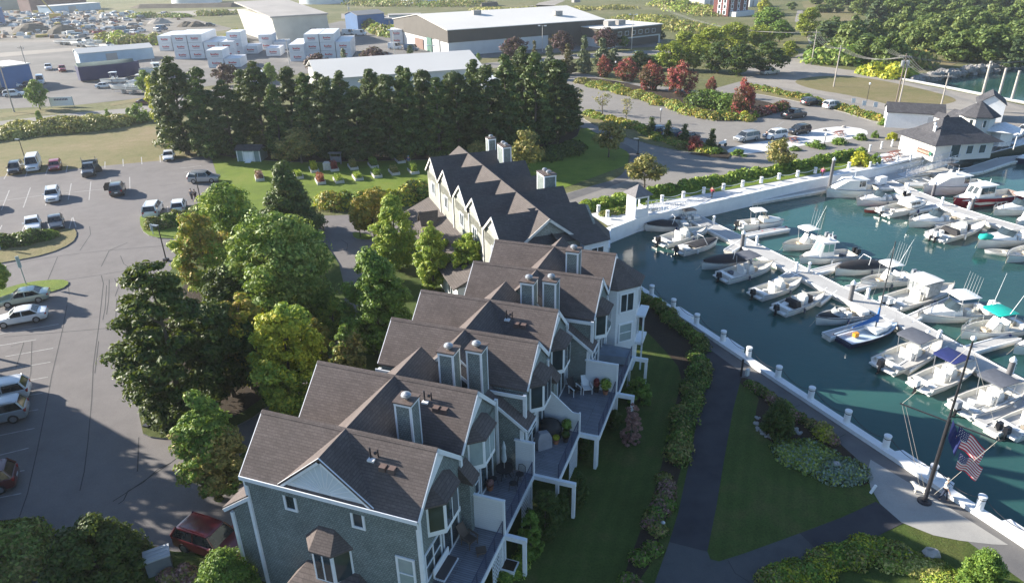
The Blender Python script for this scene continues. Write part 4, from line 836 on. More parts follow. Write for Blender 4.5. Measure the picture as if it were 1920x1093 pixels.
proto('cypress', 3.2, 1.1, 'tall', L_DK, 2200, .16, hc=.0, nclump=60, cr=.3, squash=1.1)
proto('bare', 6, 2.6, 'vase', L_OL, 420, .22, hc=.25, nclump=30, cr=.25, limbs=26)
proto('shrub', 1.8, 1.6, 'bush', L_SG, 1100, .24, hc=.02, nclump=28, cr=.32)
proto('shrubg', 1.8, 1.6, 'bush', L_GR, 1100, .24, hc=.02, nclump=28, cr=.32)
proto('shrubo', 1.8, 1.6, 'bush', L_OL, 1100, .24, hc=.02, nclump=28, cr=.32)
proto('shruby', 1.8, 1.6, 'bush', L_YE, 1100, .24, hc=.02, nclump=28, cr=.32)
proto('shrubr', 1.8, 1.6, 'bush', L_RD, 1100, .24, hc=.02, nclump=28, cr=.32)
proto('far', 10, 4.5, 'broad', leafmat('far_leaf', (0.053, 0.090, 0.027), (0.112, 0.173, 0.045), (0.180, 0.240, 0.068), .3), 3000, .6, hc=.05, nclump=34, cr=.3)
proto('farl', 9, 4.2, 'oval', leafmat('far_leaf_light', (0.090, 0.135, 0.038), (0.165, 0.225, 0.060), (0.255, 0.300, 0.090), .3), 2800, .6, hc=.05, nclump=34, cr=.3)
proto('farc', 11, 3.4, 'cone', leafmat('far_needle', (0.030, 0.057, 0.030), (0.068, 0.105, 0.045), (0.105, 0.150, 0.060), .2), 2600, .6, hc=.02, nclump=40, cr=.25)
def put(key, bx, by, ty, w, name, label, cat, group=None, z=0.0):
    g, h, r = site(bx, by, ty, w, z); me, info = random.choice(PR[key])
    return plant_tree(name, g, me, info, h, r, random.uniform(0, 6.28), label, cat, group)
# pine grove behind the garden: front row then back row
PG = 'pines in the dark grove behind the garden'
pines = [(322, 262, 128, 60), (352, 290, 104, 84), (398, 296, 132, 84), (440, 296, 150, 70), (470, 262, 128, 66), (500, 286, 118, 76), (530, 298, 160, 66), (556, 268, 122, 70), (590, 296, 138, 80), (628, 300, 158, 74), (650, 268, 140, 66),
         (676, 302, 170, 80), (706, 276, 142, 74), (738, 300, 148, 80), (772, 298, 140, 80), (800, 272, 134, 64), (826, 296, 150, 78), (862, 290, 142, 78), (892, 262, 122, 66), (916, 288, 120, 84), (950, 280, 104, 86), (980, 252, 92, 70), (1004, 272, 98, 84), (1040, 258, 104, 86), (1066, 246, 160, 66), (700, 246, 150, 60), (760, 244, 140, 60), (850, 246, 140, 60), (610, 248, 140, 60), (1020, 232, 120, 60)]
hints = ['first tall pine from the left end of the grove', 'tallest broad pine at the left end of the grove, over the boats', 'wide pine behind the car park corner lamp', 'pine directly above the small garden shed', 'thin-topped pine above the shed, in the second rank', 'forked pine left of the white tent roof', 'low pine with olive edges behind the garden lawn', 'pine whose top touches the white containers', 'broad pine left of the tent roof corner', 'pine in front of the left corner of the tent roof', 'slim pine rising behind the tent roof corner',
         'spreading pine right below the tent roof edge', 'pine in the middle of the tent roof', 'pine behind the garden bench', 'dark pine behind the vegetable beds', 'slim pine at the right half of the tent roof', 'pine behind the last vegetable bed', 'pine left of the far townhouse gables', 'pine against the long warehouse wall', 'broad pine above the far townhouse gables', 'tall pine near the purple tree and warehouse', 'pointed pine beside the warehouse lamp pole', 'thick pine at the right end of the grove', 'last big pine of the grove, by the bare trees', 'low leaning pine at the right tip of the grove', 'hidden pine deep in the grove near the boat yard', 'hidden pine deep in the grove under the tent', 'hidden pine deep in the grove near the warehouse', 'hidden pine deep in the grove left of centre', 'hidden pine deep in the grove at the right']
for i, (p, hn) in enumerate(zip(pines, hints)): put('pineb' if i % 2 == 1 else 'pine', p[0], p[1], p[2] + random.uniform(-6, 6) - (9 if 590 < p[0] < 900 else 0), p[3] * (1.15 if i % 2 else 1.0), 'pine_tree', hn, 'pine tree', PG)
put('olive', 566, 306, 242, 84, 'tree', 'olive bushy tree in front of the pines, right of the garden shed', 'tree'); put('shrubo', 535, 300, 268, 46, 'shrub', 'olive shrub beside the shed, at the foot of the pines', 'shrub')
put('yellow', 300, 232, 146, 40, 'tree', 'yellow tree at the left end of the pine grove', 'tree'); put('green', 277, 178, 132, 32, 'tree', 'small green tree at the stern of the trailered boats', 'tree')
put('green', 76, 206, 150, 38, 'tree', 'small round street tree by the blue shed and road', 'tree'); put('shrubg', 262, 228, 196, 46, 'shrub', 'green roadside bush left of the yellow tree', 'shrub')
put('shrubg', 203, 222, 205, 16, 'shrub', 'tiny pointed bush on the roadside by the reed hedge', 'shrub'); put('shrubg', 75, 228, 207, 13, 'shrub', 'tiny bush under the street tree', 'shrub'); put('shrubg', 243, 222, 202, 16, 'shrub', 'small dark bush beside the roadside bush', 'shrub')
GT = 'small trees on the garden lawn'
put('olive', 1208, 352, 292, 76, 'tree', 'gold-green tree beside the waterside gatehouse', 'tree', GT); put('olive', 1141, 295, 230, 66, 'tree', 'gold-green tree at the bend of the garden footpath', 'tree', GT)
put('olive', 985, 330, 248, 72, 'tree', 'gold-green tree behind the far townhouse chimneys', 'tree', GT); put('olive', 898, 306, 266, 48, 'tree', 'gold-green tree top above the first far gable', 'tree', GT); put('olive', 1460, 320, 262, 62, 'tree', 'gold-green tree on the strip of lawn by the white plaza', 'tree', GT)
for x, b, t, w, l in [(1080, 206, 165, 44, 'thin grey-leaved tree at the right tip of the grove'), (1129, 216, 172, 46, 'thin half-bare tree, middle of the three by the pale car park'), (1174, 230, 180, 34, 'thin half-bare tree on the hedge by the arborvitae')]: put('bare', x, b, t, w, 'tree', l, 'tree', 'half-bare trees beside the pale car park')
for i, (x, b, t) in enumerate([(1220, 254, 221), (1252, 263, 227), (1282, 270, 233), (1333, 280, 242)]): put('cypress', x, b, t, 27, 'arborvitae', ['clipped dark green arborvitae farthest left in the row by the parked cars', 'arborvitae standing before the blue parked car', 'arborvitae between the blue car and the red shrub', 'arborvitae right of the red shrub, nearest the plaza'][i], 'arborvitae', 'arborvitae in front of the parked cars')
put('shrubr', 1302, 282, 258, 36, 'red_shrub', 'round red shrub between two arborvitae', 'shrub'); put('shrubo', 1276, 280, 270, 22, 'shrub', 'small yellowish shrub at the foot of the red shrub', 'shrub')
RM = 'red autumn trees on the planted island'
for (x, b, t, w), l in zip([(1132, 145, 103, 34), (1176, 152, 107, 50), (1219, 170, 113, 52), (1275, 180, 116, 64), (1390, 216, 148, 50), (1333, 176, 143, 22)], ['smallest dull red tree at the left end of the planted island', 'dull red and green tree, second on the planted island', 'red tree in the middle of the planted island', 'widest crimson tree on the planted island', 'crimson tree standing apart near the parked dark pickup', 'little red treetop behind the planted island']): put('red', x, b, t, w, 'red_maple', l, 'tree', RM)
for (x, b, t, w), l in zip([(965, 112, 72, 52), (1054, 104, 61, 48), (1136, 96, 55, 56), (598, 142, 103, 52), (704, 136, 91, 64), (427, 162, 122, 52)], ['purple tree at the pale end of the long warehouse wall', 'purple tree in the middle of the long warehouse front', 'purple tree at the warehouse office corner', 'purple tree just left of the tent roof', 'widest purple tree between two small green trees', 'purple tree at the edge of the white containers']): put('purple', x, b, t, w, 'purple_tree', l, 'tree', 'purple-leaved trees along the road')
CT = 'conical trees between warehouse and car park'
for (k, x, b, t, w), l in zip([('conebr', 1002, 140, 78, 30), ('cone', 1030, 150, 86, 44), ('conebr', 1064, 140, 84, 40), ('cone', 1094, 138, 68, 40), ('cone', 1128, 130, 72, 46), ('cone', 970, 142, 96, 34), ('cone', 648, 140, 92, 30), ('cone', 771, 128, 86, 34), ('green', 510, 160, 118, 26), ('green', 897, 120, 101, 12), ('green', 1168, 90, 68, 22), ('dark', 1241, 76, 58, 14), ('cone', 1150, 128, 92, 50), ('dark', 1200, 130, 96, 50)],
    ['bronze conical tree beside the warehouse lamp pole', 'blue-green conical tree at the end of the pine grove', 'bronze conical tree, third from the pines', 'tall narrow conical tree under the purple tree', 'grey-green conical tree before the warehouse office', 'low conical tree tucked behind the pines', 'small pointed tree between two purple trees', 'small pointed tree right of the widest purple tree', 'small green tree behind the containers', 'tiny sapling on the warehouse verge', 'little round tree at the office door', 'dark bush at the far office corner', 'broad conical tree left of the first red tree', 'dark rounded tree behind the red trees']): put(k, x, b, t, w, 'tree', l, 'tree', CT)
LG = 'lime and dark trees at the right of the warehouse'
for (k, x, b, t, w), l in zip([('lime', 1255, 132, 78, 60), ('lime', 1285, 100, 58, 60), ('lime', 1325, 110, 52, 72), ('lime', 1300, 132, 82, 44), ('dark', 1345, 138, 80, 60), ('lime', 1372, 96, 42, 70), ('dark', 1385, 142, 84, 66), ('dark', 1440, 138, 78, 70), ('lime', 1425, 92, 46, 60), ('lime', 1478, 108, 76, 34), ('green', 1440, 62, 14, 60), ('lime', 1512, 70, 14, 50), ('yellow', 1432, 26, 0, 30), ('green', 1238, 130, 100, 46), ('green', 1460, 80, 40, 50)],
    ['lime tree closest to the red trees', 'lime tree behind, next to the office building', 'broad lime tree in the centre of the clump', 'low lime tree in front of the clump', 'dark round tree under the broad lime tree', 'lime tree with a high rounded top', 'dark tree left of the silver pickup', 'dark tree right behind the silver pickup', 'lime tree above the silver pickup', 'small golden tree right of the silver pickup', 'large green tree by the brick building', 'bright green tree beside the dirt track pole', 'yellow tree at the top edge by the brick building', 'grey-green tree behind the crimson tree', 'green tree between brick building and dirt track']): put(k, x, b, t, w, 'tree', l, 'tree', LG)
# far wood, upper right: individual crowns
random.seed(21)
WOOD = [(1520, 12), (1545, 30)]
n = 0
for (xa, ya, xb, yb, rows) in [(1560, -14, 1960, -10, 1), (1565, 8, 1960, 10, 1), (1620, 26, 1960, 34, 1), (1640, 46, 1960, 60, 1), (1560, 84, 1740, 96, 1), (1690, 72, 1960, 86, 1), (1720, 96, 1940, 108, 1), (1545, 104, 1690, 130, 1), (1780, 112, 1900, 122, 1)]:
    x = xa
    while x < xb:
        f = (x - xa) / (xb - xa); y = ya + (yb - ya) * f + random.uniform(-4, 4); s = 0.42 * (y + 97) / 97 * 22
        hpx = min(64, 30 + (y + 20) * .32) * random.uniform(.75, 1.15); w = hpx * random.uniform(.9, 1.25)
        k = random.choice(['far', 'far', 'farl', 'farl', 'farc'])
        put(k, x, y, y - hpx, w, 'tree', 'tree of the green wood beyond the rocky shore, alike and packed close', 'tree', 'trees of the far wood'); n += 1
        x += w * random.uniform(.45, .7)
for i in range(26):
    x = random.uniform(1520, 1600) if i < 10 else random.uniform(1240, 1540); y = random.uniform(-6, 22) if i >= 10 else random.uniform(0, 60)
    if i < 10: x = random.choice([1530, 1552, 1575, 1595]) + random.uniform(-8, 8); y = random.choice([6, 14, 24])
    put('farl' if i % 2 else 'far', x, y, y - 16, 22, 'tree', 'small rounded tree in the far field at the top edge, alike in size and colour', 'tree', 'scattered trees in the far field')
# ---- hedges and shrub belts as leafy masses
def hedge(name, px, wid, ht, mat, n, ls, label, cat='hedge', world=None, z=0.0, lump=.25, gaps=0.0, group=None, kind=None):
    w = np.array(world if world is not None else [G(x, y)[:2] for x, y in px]); seg = np.linalg.norm(np.diff(w, axis=0), axis=1); cum = np.concatenate([[0], np.cumsum(seg)])
    rg = RNG; s = rg.random(n) * cum[-1]; nl = max(8, int(cum[-1] / (wid * .28))); cs = (np.arange(nl) + rg.random(nl) * .8) * cum[-1] / nl; hs = ht * (1 + (rg.random(nl) - .5) * 2 * lump); wj = (rg.random(nl) - .5) * wid * .5
    if gaps: keep = rg.random(nl) > gaps; cs = cs[keep]; hs = hs[keep]; wj = wj[keep]
    k = rg.integers(0, len(cs), n); d = rg.normal(size=(n, 3)); d /= np.linalg.norm(d, axis=1, keepdims=True); d[:, 2] = np.abs(d[:, 2])
    ss = np.clip(cs[k], 0, cum[-1] - .001); i = np.clip(np.searchsorted(cum, ss, side='right') - 1, 0, len(seg) - 1); f = (ss - cum[i]) / seg[i]
    p = w[i] + (w[i + 1] - w[i]) * f[:, None]; dr = (w[i + 1] - w[i]) / seg[i][:, None]; nr = np.stack([-dr[:, 1], dr[:, 0]], 1); p = p + nr * wj[k][:, None]
    rad = wid * .5 * (.45 + .6 * rg.random(n)); zz = hs[k]
    C = np.stack([p[:, 0] + d[:, 0] * rad, p[:, 1] + d[:, 1] * rad, z + d[:, 2] ** .8 * zz * (.8 + .25 * rg.random(n))], 1)
    me = leaf_mesh(name, C - np.array([*w[0], 0]), d + rg.normal(size=d.shape) * .5, ls, mat)
    if isinstance(mat, list) and len(mat) > 1:
        pk = rg.integers(0, len(mat), len(cs)); me.polygons.foreach_set('material_index', np.where(rg.random(n) < .5, pk[k], rg.integers(0, len(mat), n)).astype(np.int32))
    o = bpy.data.objects.new(name, me); COL.objects.link(o); o.location = (w[0][0], w[0][1], 0)
    return tag(o, label, cat, group, kind)
hedge('reed_hedge', [(-60, 262), (0, 256), (60, 250), (130, 243), (190, 240), (232, 234)], 7.5, 2.3, [L_ST, L_OL, L_ST], 26000, .4, 'long yellow-green reed hedge between the road and the dry field')
hedge('hedge', [(606, 384), (660, 390), (720, 386), (770, 376), (800, 368)], 3.6, 2.2, [L_OR, L_GR, L_YE, L_DK], 13000, .28, 'thick yellow-topped hedge between the garden lawn and the driveway')
hedge('hedge', [(0, 462), (40, 456), (96, 450)], 3.0, 1.4, [L_GR, L_DK], 9000, .2, 'green hedge in the car park bed at the left edge'); 
hedge('hedge', [(282, 430), (320, 424), (360, 412), (378, 402)], 2.2, 1.5, [L_GR, L_OL, L_DK], 7000, .2, 'green hedge on the island behind the two white cars')
hedge('hedge', [(1192, 556), (1222, 572), (1262, 604), (1302, 640), (1316, 662)], 1.5, .95, [L_GR, L_OL, L_DK], 9000, .15, 'low hedge running beside the quay walkway')
hedge('hedge', [(1314, 672), (1306, 710), (1296, 750), (1284, 790), (1272, 830), (1262, 868)], 1.8, .9, [L_GR, L_GR, L_OL, L_DK], 14000, .15, 'thick green hedge beside the dark path', )
hedge('flower_border', [(1256, 890), (1246, 930), (1232, 975), (1216, 1020), (1200, 1060), (1180, 1110)], 1.4, .5, [L_GR, L_OL, L_GR, L_BR, L_DK], 8000, .13, 'patchy shrub border with reddish and yellow plants, lower end of the dark path', 'shrub border', gaps=.3)
hedge('shrub_border', [(1402, 722), (1425, 736), (1460, 760), (1500, 788), (1540, 815), (1568, 832)], 1.1, .55, [L_GR, L_OL, L_DK, L_BR], 8000, .13, 'low reddish-green border between the walkway and the triangular lawn', 'shrub border', gaps=.1)
hedge('flowering_shrub', [(1535, 812), (1552, 826)], 1.3, .8, [L_YE, L_OL], 1600, .14, 'yellow-tinted shrub at the lower end of the walkway border', 'shrub')
hedge('ground_cover', [(1478, 842), (1520, 862), (1560, 880), (1588, 893)], 2.9, .45, [L_SG, leafmat('silver_leaf', (.10, .15, .11), (.2, .27, .2), (.3, .36, .28), .1)], 15000, .14, 'silver-green ground cover on the triangular lawn', 'ground cover')
hedge('hedge', [(1160, 376), (1220, 366), (1300, 350), (1380, 335), (1440, 325), (1520, 309), (1590, 294), (1618, 292)], 2.2, 1.1, [L_GR, L_LG, L_GR], 18000, .3, 'long clipped hedge along the white quay wall, below the entrance road')
hedge('hedge', [(1094, 392), (1130, 384), (1174, 376)], 2.4, 1.0, [L_GR, L_LG], 5000, .25, 'hedge end beside the gatehouse'); hedge('hedge', [(1128, 405), (1180, 396)], 1.3, .7, [L_GR, L_OL], 2500, .2, 'tiny hedge between the gatehouse and the white wall')
hedge('hedgerow', [(1100, 214), (1140, 226), (1190, 240), (1240, 262), (1290, 276), (1345, 288)], 3.2, .9, [L_OL, L_LG, L_OR, L_GR], 12000, .32, 'low yellow-green hedgerow between the entrance road and the pale car park')
hedge('hedge', [(1405, 164), (1470, 178), (1530, 192), (1600, 212), (1655, 228)], 3.0, 1.1, [L_OL, L_GR, L_OR], 10000, .35, 'scrubby hedge between the gravel lot and the parked cars')
hedge('shrub_belt', [(1105, 160), (1160, 172), (1220, 190), (1280, 208), (1330, 222), (1400, 224)], 4.2, 1.4, [L_SG, L_GR, L_OL, L_OR], 16000, .36, 'mixed shrubs around the red trees on the planted island', 'shrub belt')
hedge('shrub_belt', [(1310, 200), (1340, 196), (1375, 205)], 7.5, 2.6, [L_GR, L_DK], 5000, .4, 'dark green thicket left of the lone crimson tree', 'shrub belt')
hedge('shrub_belt', [(1425, 216), (1455, 208), (1470, 202)], 3.5, 1.5, [L_RD, L_BR, L_DK], 3000, .3, 'brown-red shrubs left of the dark pickup', 'shrub belt'); hedge('round_bush', [(1086, 156), (1104, 158)], 3, 1.3, [L_OL], 2500, .3, 'low olive bush at the left tip of the planted island', 'shrub')
hedge('hedge', [(1004, 300), (1040, 290), (1076, 284), (1092, 280)], 5.0, 1.4, [L_DK], 7000, .3, 'dark hedge in the shade of the pines above the footpath')
hedge('grass_clump', [(-20, 1010), (20, 1010), (45, 1040), (20, 1090), (-10, 1130)], 3.2, .8, [L_SG, L_OL], 9000, .2, 'rough grey-green plants in the bottom left bed', 'shrub')
hedge('flower_border', [(310, 1085), (350, 1085), (385, 1090)], 1.3, .6, [L_BR, L_OL], 3000, .14, 'reddish low plants beside the grey utility box', 'shrub border')
hedge('shrub_border', [(1455, 1110), (1510, 1075), (1570, 1045), (1640, 1030), (1690, 1052)], 2.0, .7, [L_GR, L_YE, L_GR, L_LG, L_OL], 18000, .13, 'green and yellow flowering shrubs in the bottom right bed', 'shrub border')
hedge('ground_cover', [(1665, 1062), (1705, 1058), (1745, 1068), (1785, 1090)], 2.2, .4, [L_SG, L_LG, L_ST], 9000, .13, 'pale variegated ground cover around the rocks at the bottom right', 'ground cover')
near_tree(1836, 1100, 1032, 78, 'bush', [L_GR], 9000, .12, 'clipped round bush at the bottom right beside the walkway', 'round_bush', 'shrub', hc=.02, nclump=120, cr=.25)
near_tree(1455, 812, 752, 62, 'bush', [L_DK], 8000, .14, 'dark round yew on the triangular lawn, ringed by stones', 'round_bush', 'shrub', hc=.0, nclump=110, cr=.25)
for (bx, by, ty, w, mt), l in zip([(1022, 1000, 918, 74, L_DK), (995, 1035, 958, 50, L_GR), (1084, 945, 885, 46, L_DK), (1182, 830, 755, 40, L_BR), (1196, 752, 708, 52, L_GR), (1150, 800, 770, 40, L_DK), (1052, 975, 925, 40, L_DK), (1095, 860, 820, 30, L_DK)],
    ['dark rounded conifer under the first deck beam', 'green shrub against the posts of the nearest deck', 'dark bush beside the tall post of the second beam', 'pink hydrangea under the third beam', 'green bush below the farthest deck', 'dark bush behind the pink hydrangea', 'shaded bush between two deck posts', 'small shaded bush under the slanted screen']):
    near_tree(bx, by, ty, w, 'bush' if mt != L_DK else 'oval', [mt], 3500, .14, l, 'shrub', 'shrub', 'shrubs under the decks', hc=.02, nclump=50)
hedge('ivy', [(940, 1090), (975, 1060), (1000, 1040)], 1.2, .4, [L_LG, L_GR], 2500, .12, 'light green leafy plants at the foot of the nearest deck', 'plant')
for i, (x0, y0, x1, y1, wd, hh, mt) in enumerate([(640, 8, 900, 12, 26, 3, [L_OL, L_GR]), (1180, 40, 1340, 60, 22, 3, [L_OL, L_ST, L_LG]), (200, 78, 300, 84, 10, 3, [L_OL, L_LG]), (690, 52, 740, 70, 8, 3, [L_OL, L_LG]), (1240, 10, 1360, 30, 24, 3, [L_OL, L_LG]), (250, 34, 450, 26, 12, 2, [L_OL, L_GR]), (1540, 120, 1620, 112, 12, 4, [L_SG, L_GR]), (1600, 110, 1720, 128, 12, 4, [L_SG, L_OL]), (1620, 138, 1700, 146, 7, 2.5, [L_YE, L_LG]), (430, 72, 460, 82, 8, 3, [L_OL, L_LG]), (900, 20, 1180, 16, 18, 1.5, [L_OL, L_ST])]):
    o = hedge('scrub', [(x0, y0), ((x0 + x1) / 2, (y0 + y1) / 2 + 2), (x1, y1)], wd, hh, mt, 3500, .9, ['scrub below the storage tanks', 'tawny scrub right of the warehouse', 'scrub behind the pale blue shed', 'scrub beside the blue building', 'scrub below the brick building', 'scrub at the edge of the scrap yard', 'bushes under the utility pole by the track', 'bushes left of the rocky shore', 'yellow bushes behind the seawall', 'bushes beside the pale hangar', 'thin scrub behind the long warehouse roof'][i], 'scrub', kind='stuff', lump=.5, gaps=.15)
for (x, y, t, w, k), l in zip([(1040, 300, 286, 20, 'shrubg'), (1640, 258, 246, 16, 'shrubg'), (1672, 262, 248, 24, 'shruby'), (1700, 266, 254, 24, 'shrubo'), (1612, 312, 285, 42, 'shruby'), (1640, 306, 288, 26, 'shrubg'), (1575, 270, 258, 34, 'shrubg'), (1612, 262, 250, 26, 'shrubg'), (1530, 276, 264, 40, 'shrubg'), (1490, 282, 274, 24, 'shrubg'), (1385, 292, 280, 30, 'shrubg'), (1655, 235, 222, 20, 'shrubg'), (1395, 222, 208, 22, 'shruby'), (1415, 220, 208, 16, 'shrubg')],
    ['small shaded shrub near the footpath', 'little shrub left of the white shed', 'yellow-green shrub at the kerb of the white shed', 'olive shrub below the white shed', 'bright bush at the end of the long hedge by the picnic deck', 'green bush beside the bright bush', 'shrub in the middle of the white plaza edge', 'shrub at the right end of the plaza', 'wide low shrub on the plaza edge', 'tiny shrub next to the gold-green tree', 'low shrub at the left tip of the plaza', 'shrub behind the white shed', 'yellow shrub at the foot of the crimson tree', 'round green shrub beside the yellow one']): put(k, x, y, t, w, 'shrub', l, 'shrub')

bed('grove_floor', [(310, 262), (360, 285), (480, 300), (560, 306), (700, 302), (830, 300), (920, 294), (1010, 285), (1080, 262), (1090, 235), (1040, 225), (800, 240), (500, 255), (380, 250)], MULCH, z=.06, rnd=1)
hedge('undergrowth', [(330, 268), (450, 282), (560, 288), (700, 286), (830, 284), (940, 276), (1040, 262)], 7.0, 1.8, [L_PN, L_DK], 16000, .35, 'shaded undergrowth along the foot of the pines', 'undergrowth', kind='stuff')
# ================================================================== VEHICLES
TYRE = flat('tyre', (0.02, 0.02, 0.022), .85, .1, 8); RIM = flat('alloy_rim', (.35, .36, .38), .35, .1, 8, .7)
CGL = glass('car_glass', (.012, .015, .018), .06); LAMP = flat('lamp_lens', (.7, .72, .75), .15, .05, 6); TLAMP = flat('tail_lamp', (.35, .02, .02), .25, .1, 6)
def paint(name, c, metal=0.0): return flat('paint_' + name, c, .28, .04, 1.0, metal, 0, .6, .6)
PW = paint('white', (.68, .70, .72)); PS = paint('silver', (.36, .38, .40), .4); PG_ = paint('dark_grey', (.055, .06, .068), .3); PK = paint('black', (.012, .013, .016)); PR_ = paint('red', (.28, .02, .03)); PBL = paint('blue', (.05, .10, .18), .2); PGR = paint('pale_green', (.30, .37, .33), .3); PDR = paint('dark_red', (.08, .008, .013))
PROFS = {  # L, W, H, hood z, belt z, glass: base front x, top front x, top rear x, base rear x, trunk z
 'sedan': (4.6, 1.8, 1.42, .78, .92, .95, .30, -1.05, -1.70, .98),
 'hatch': (4.2, 1.76, 1.48, .85, .95, 1.0, .45, -1.45, -1.95, .96),
 'suv': (4.65, 1.86, 1.70, .98, 1.08, 1.05, .45, -1.85, -2.2, 1.08),
 'van': (5.3, 2.0, 2.35, 1.15, 1.25, 1.75, 1.15, -2.55, -2.62, 1.25),
 'minivan': (5.0, 1.95, 1.75, .95, 1.08, 1.35, .6, -2.1, -2.42, 1.08),
 'pickup': (5.6, 1.95, 1.85, 1.08, 1.2, 1.15, .55, -.75, -1.0, 1.2)}
def make_car(kind, pm, loc, az, label, group='parked cars', name=None, door=False, dump=False, cat=None):
    L, Wd, Hh, hz, bz, g0, g1, g2, g3, tz = PROFS[kind]; hw = Wd / 2; x1, x0 = L / 2, -L / 2
    nm = name or {'sedan': 'parked_car', 'hatch': 'parked_car', 'suv': 'parked_suv', 'van': 'van', 'minivan': 'minivan', 'pickup': 'pickup_truck'}[kind]
    root = empty(nm, (loc[0], loc[1], loc[2] if len(loc) > 2 else .02), math.atan2(math.cos(R_(az)), math.sin(R_(az))), label, cat or {'van': 'van', 'minivan': 'minivan', 'pickup': 'pickup truck', 'suv': 'suv'}.get(kind, 'car'), group)
    b = MB(); wb = L * .295
    st = [(x1, .42, .34, hz - .22, .74), (x1 - .10, .3, .26, hz - .10, .86), (x1 - .45, .24, .26, hz - .02, .96), (g0, .24, .24, bz - .02, 1.0), (0, .24, .24, bz, 1.0), (g3 + .05, .24, .24, tz, 1.0), (x0 + .3, .26, .26, tz - .02, .96), (x0 + .08, .3, .28, tz - .08, .90), (x0, .44, .36, tz - .3, .80)]
    if kind in ('pickup',): st[5] = (g3 + .05, .24, .24, 1.2, 1.0)
    rings = []
    for x, zb, _, zt, k in st:
        w = hw * k; rings.append([(x, -w * .9, zb), (x, -w, zb + .12), (x, -w, (zb + zt) / 2), (x, -w * .97, zt - .1), (x, -w * .86, zt), (x, 0, zt + .025), (x, w * .86, zt), (x, w * .97, zt - .1), (x, w, (zb + zt) / 2), (x, w, zb + .12), (x, w * .9, zb)])
    b.loft(rings, 0, True)
    for s in (-1, 1): b.box((g0 - .25, s * (hw + .09), bz + .05), (.14, .2, .13))
    if kind == 'pickup':
        b2 = MB(); b2.b2((x0 + .14, -hw + .16, tz + .015), (g3 - .12, hw - .16, tz + .05)); 
    body = b.build('body', pm, root, 35)
    if kind == 'pickup': b2.build('cargo_bed', flat('bed_liner', (.03, .03, .032), .8), root)
    wt = hw * .74; wbm = hw * .93; zt = Hh - .05
    gl = MB(); B = [(g0, -wbm, bz - .03), (g0, wbm, bz - .03), (g3, wbm, bz - .03), (g3, -wbm, bz - .03)]; T_ = [(g1, -wt, zt), (g1, wt, zt), (g2, wt, zt), (g2, -wt, zt)]
    gl.add(B + T_, [(3, 2, 1, 0), (4, 5, 6, 7), (0, 1, 5, 4), (1, 2, 6, 5), (2, 3, 7, 6), (3, 0, 4, 7)]); gl.build('glass', CGL, root)
    rf = MB(); rr = []
    for x, k, z in ((g1 + .06, .9, zt - .03), (g1 - .12, 1.0, zt + .03), ((g1 + g2) / 2, 1.02, zt + .06), (g2 + .12, 1.0, zt + .03), (g2 - .06, .92, zt - .03)):
        rr.append([(x, -wt * k - .03, zt - .05), (x, -wt * k - .02, z), (x, 0, z + .025), (x, wt * k + .02, z), (x, wt * k + .03, zt - .05)])
    rf.loft(rr, 0, True)
    for s in (-1, 1):
        rf.tube((g0 + .03, s * wbm, bz - .02), (g1 + .02, s * (wt + .0), zt), .045, seg=5); rf.tube((g3 - .02, s * wbm, bz - .02), (g2, s * wt, zt), .08 if kind != 'sedan' else .06, seg=5)
        mx = (g1 + g2) / 2 + .1; rf.tube((mx, s * (wbm + .005), bz - .02), (mx, s * (wt + .012), zt), .045, seg=5)
        if kind in ('van',): rf.add([(.4, s * (wbm + .01), bz - .03), (g2 - .05, s * (wbm + .01), bz - .03), (g2 - .03, s * (wt + .015), zt), (.2, s * (wt + .015), zt)], [(0, 1, 2, 3)])
        if kind in ('suv', 'minivan'): rf.tube((g1 - .2, s * wt * .92, zt + .1), (g2 + .2, s * wt * .92, zt + .1), .025, seg=5)
    rf.build('roof', pm, root, 40)
    for sx in (-1, 1):
        for s in (-1, 1):
            w = MB(); r = .33 if kind in ('sedan', 'hatch') else .37; w.tube((sx * wb, s * (hw - .2), r), (sx * wb, s * (hw + .012), r), r, seg=16); wo = w.build('wheel', TYRE, root, 40)
            q = MB(); q.tube((sx * wb, s * (hw + .0), r), (sx * wb, s * (hw + .025), r), r * .62, seg=12); q.build('rim', RIM, wo)
    for s in (-1, 1):
        h = MB(); h.box((x1 - .16, s * hw * .66, hz - .2), (.22, .34, .14), -s * .25); h.build('headlight', LAMP, root)
        h = MB(); h.box((x0 + .09, s * hw * .76, tz - .2), (.14, .26, .22 if kind in ('suv', 'van', 'minivan') else .14)); h.build('tail_light', TLAMP, root)
    b = MB(); b.box((x1 - .03, 0, hz - .36), (.08, Wd * .5, .16)); b.build('grille', BLACK, root)
    b = MB(); b.box((x0 - .005, 0, tz - .38), (.03, .4, .14)); b.build('number_plate', LAMP, root)
    if door:
        b = MB(); s = 1; b.add([(g0 - .2, s * hw, .35), (g0 - .25, s * (hw + .95), .35), (g0 - .25, s * (hw + .95), bz), (g0 - .2, s * hw, bz), (g0 - .14, s * hw, .35), (g0 - .19, s * (hw + .95), .35), (g0 - .19, s * (hw + .95), bz), (g0 - .14, s * hw, bz)], [(0, 1, 2, 3), (7, 6, 5, 4), (0, 4, 5, 1), (1, 5, 6, 2), (2, 6, 7, 3), (3, 7, 4, 0)])
        b.add([(g0 - .2, s * hw, bz), (g0 - .24, s * (hw + .85), bz), (g0 - .3, s * (hw + .6), Hh - .15), (g0 - .3, s * hw * .85, Hh - .15)], [(0, 1, 2, 3)]); b.build('open_door', PK, root)
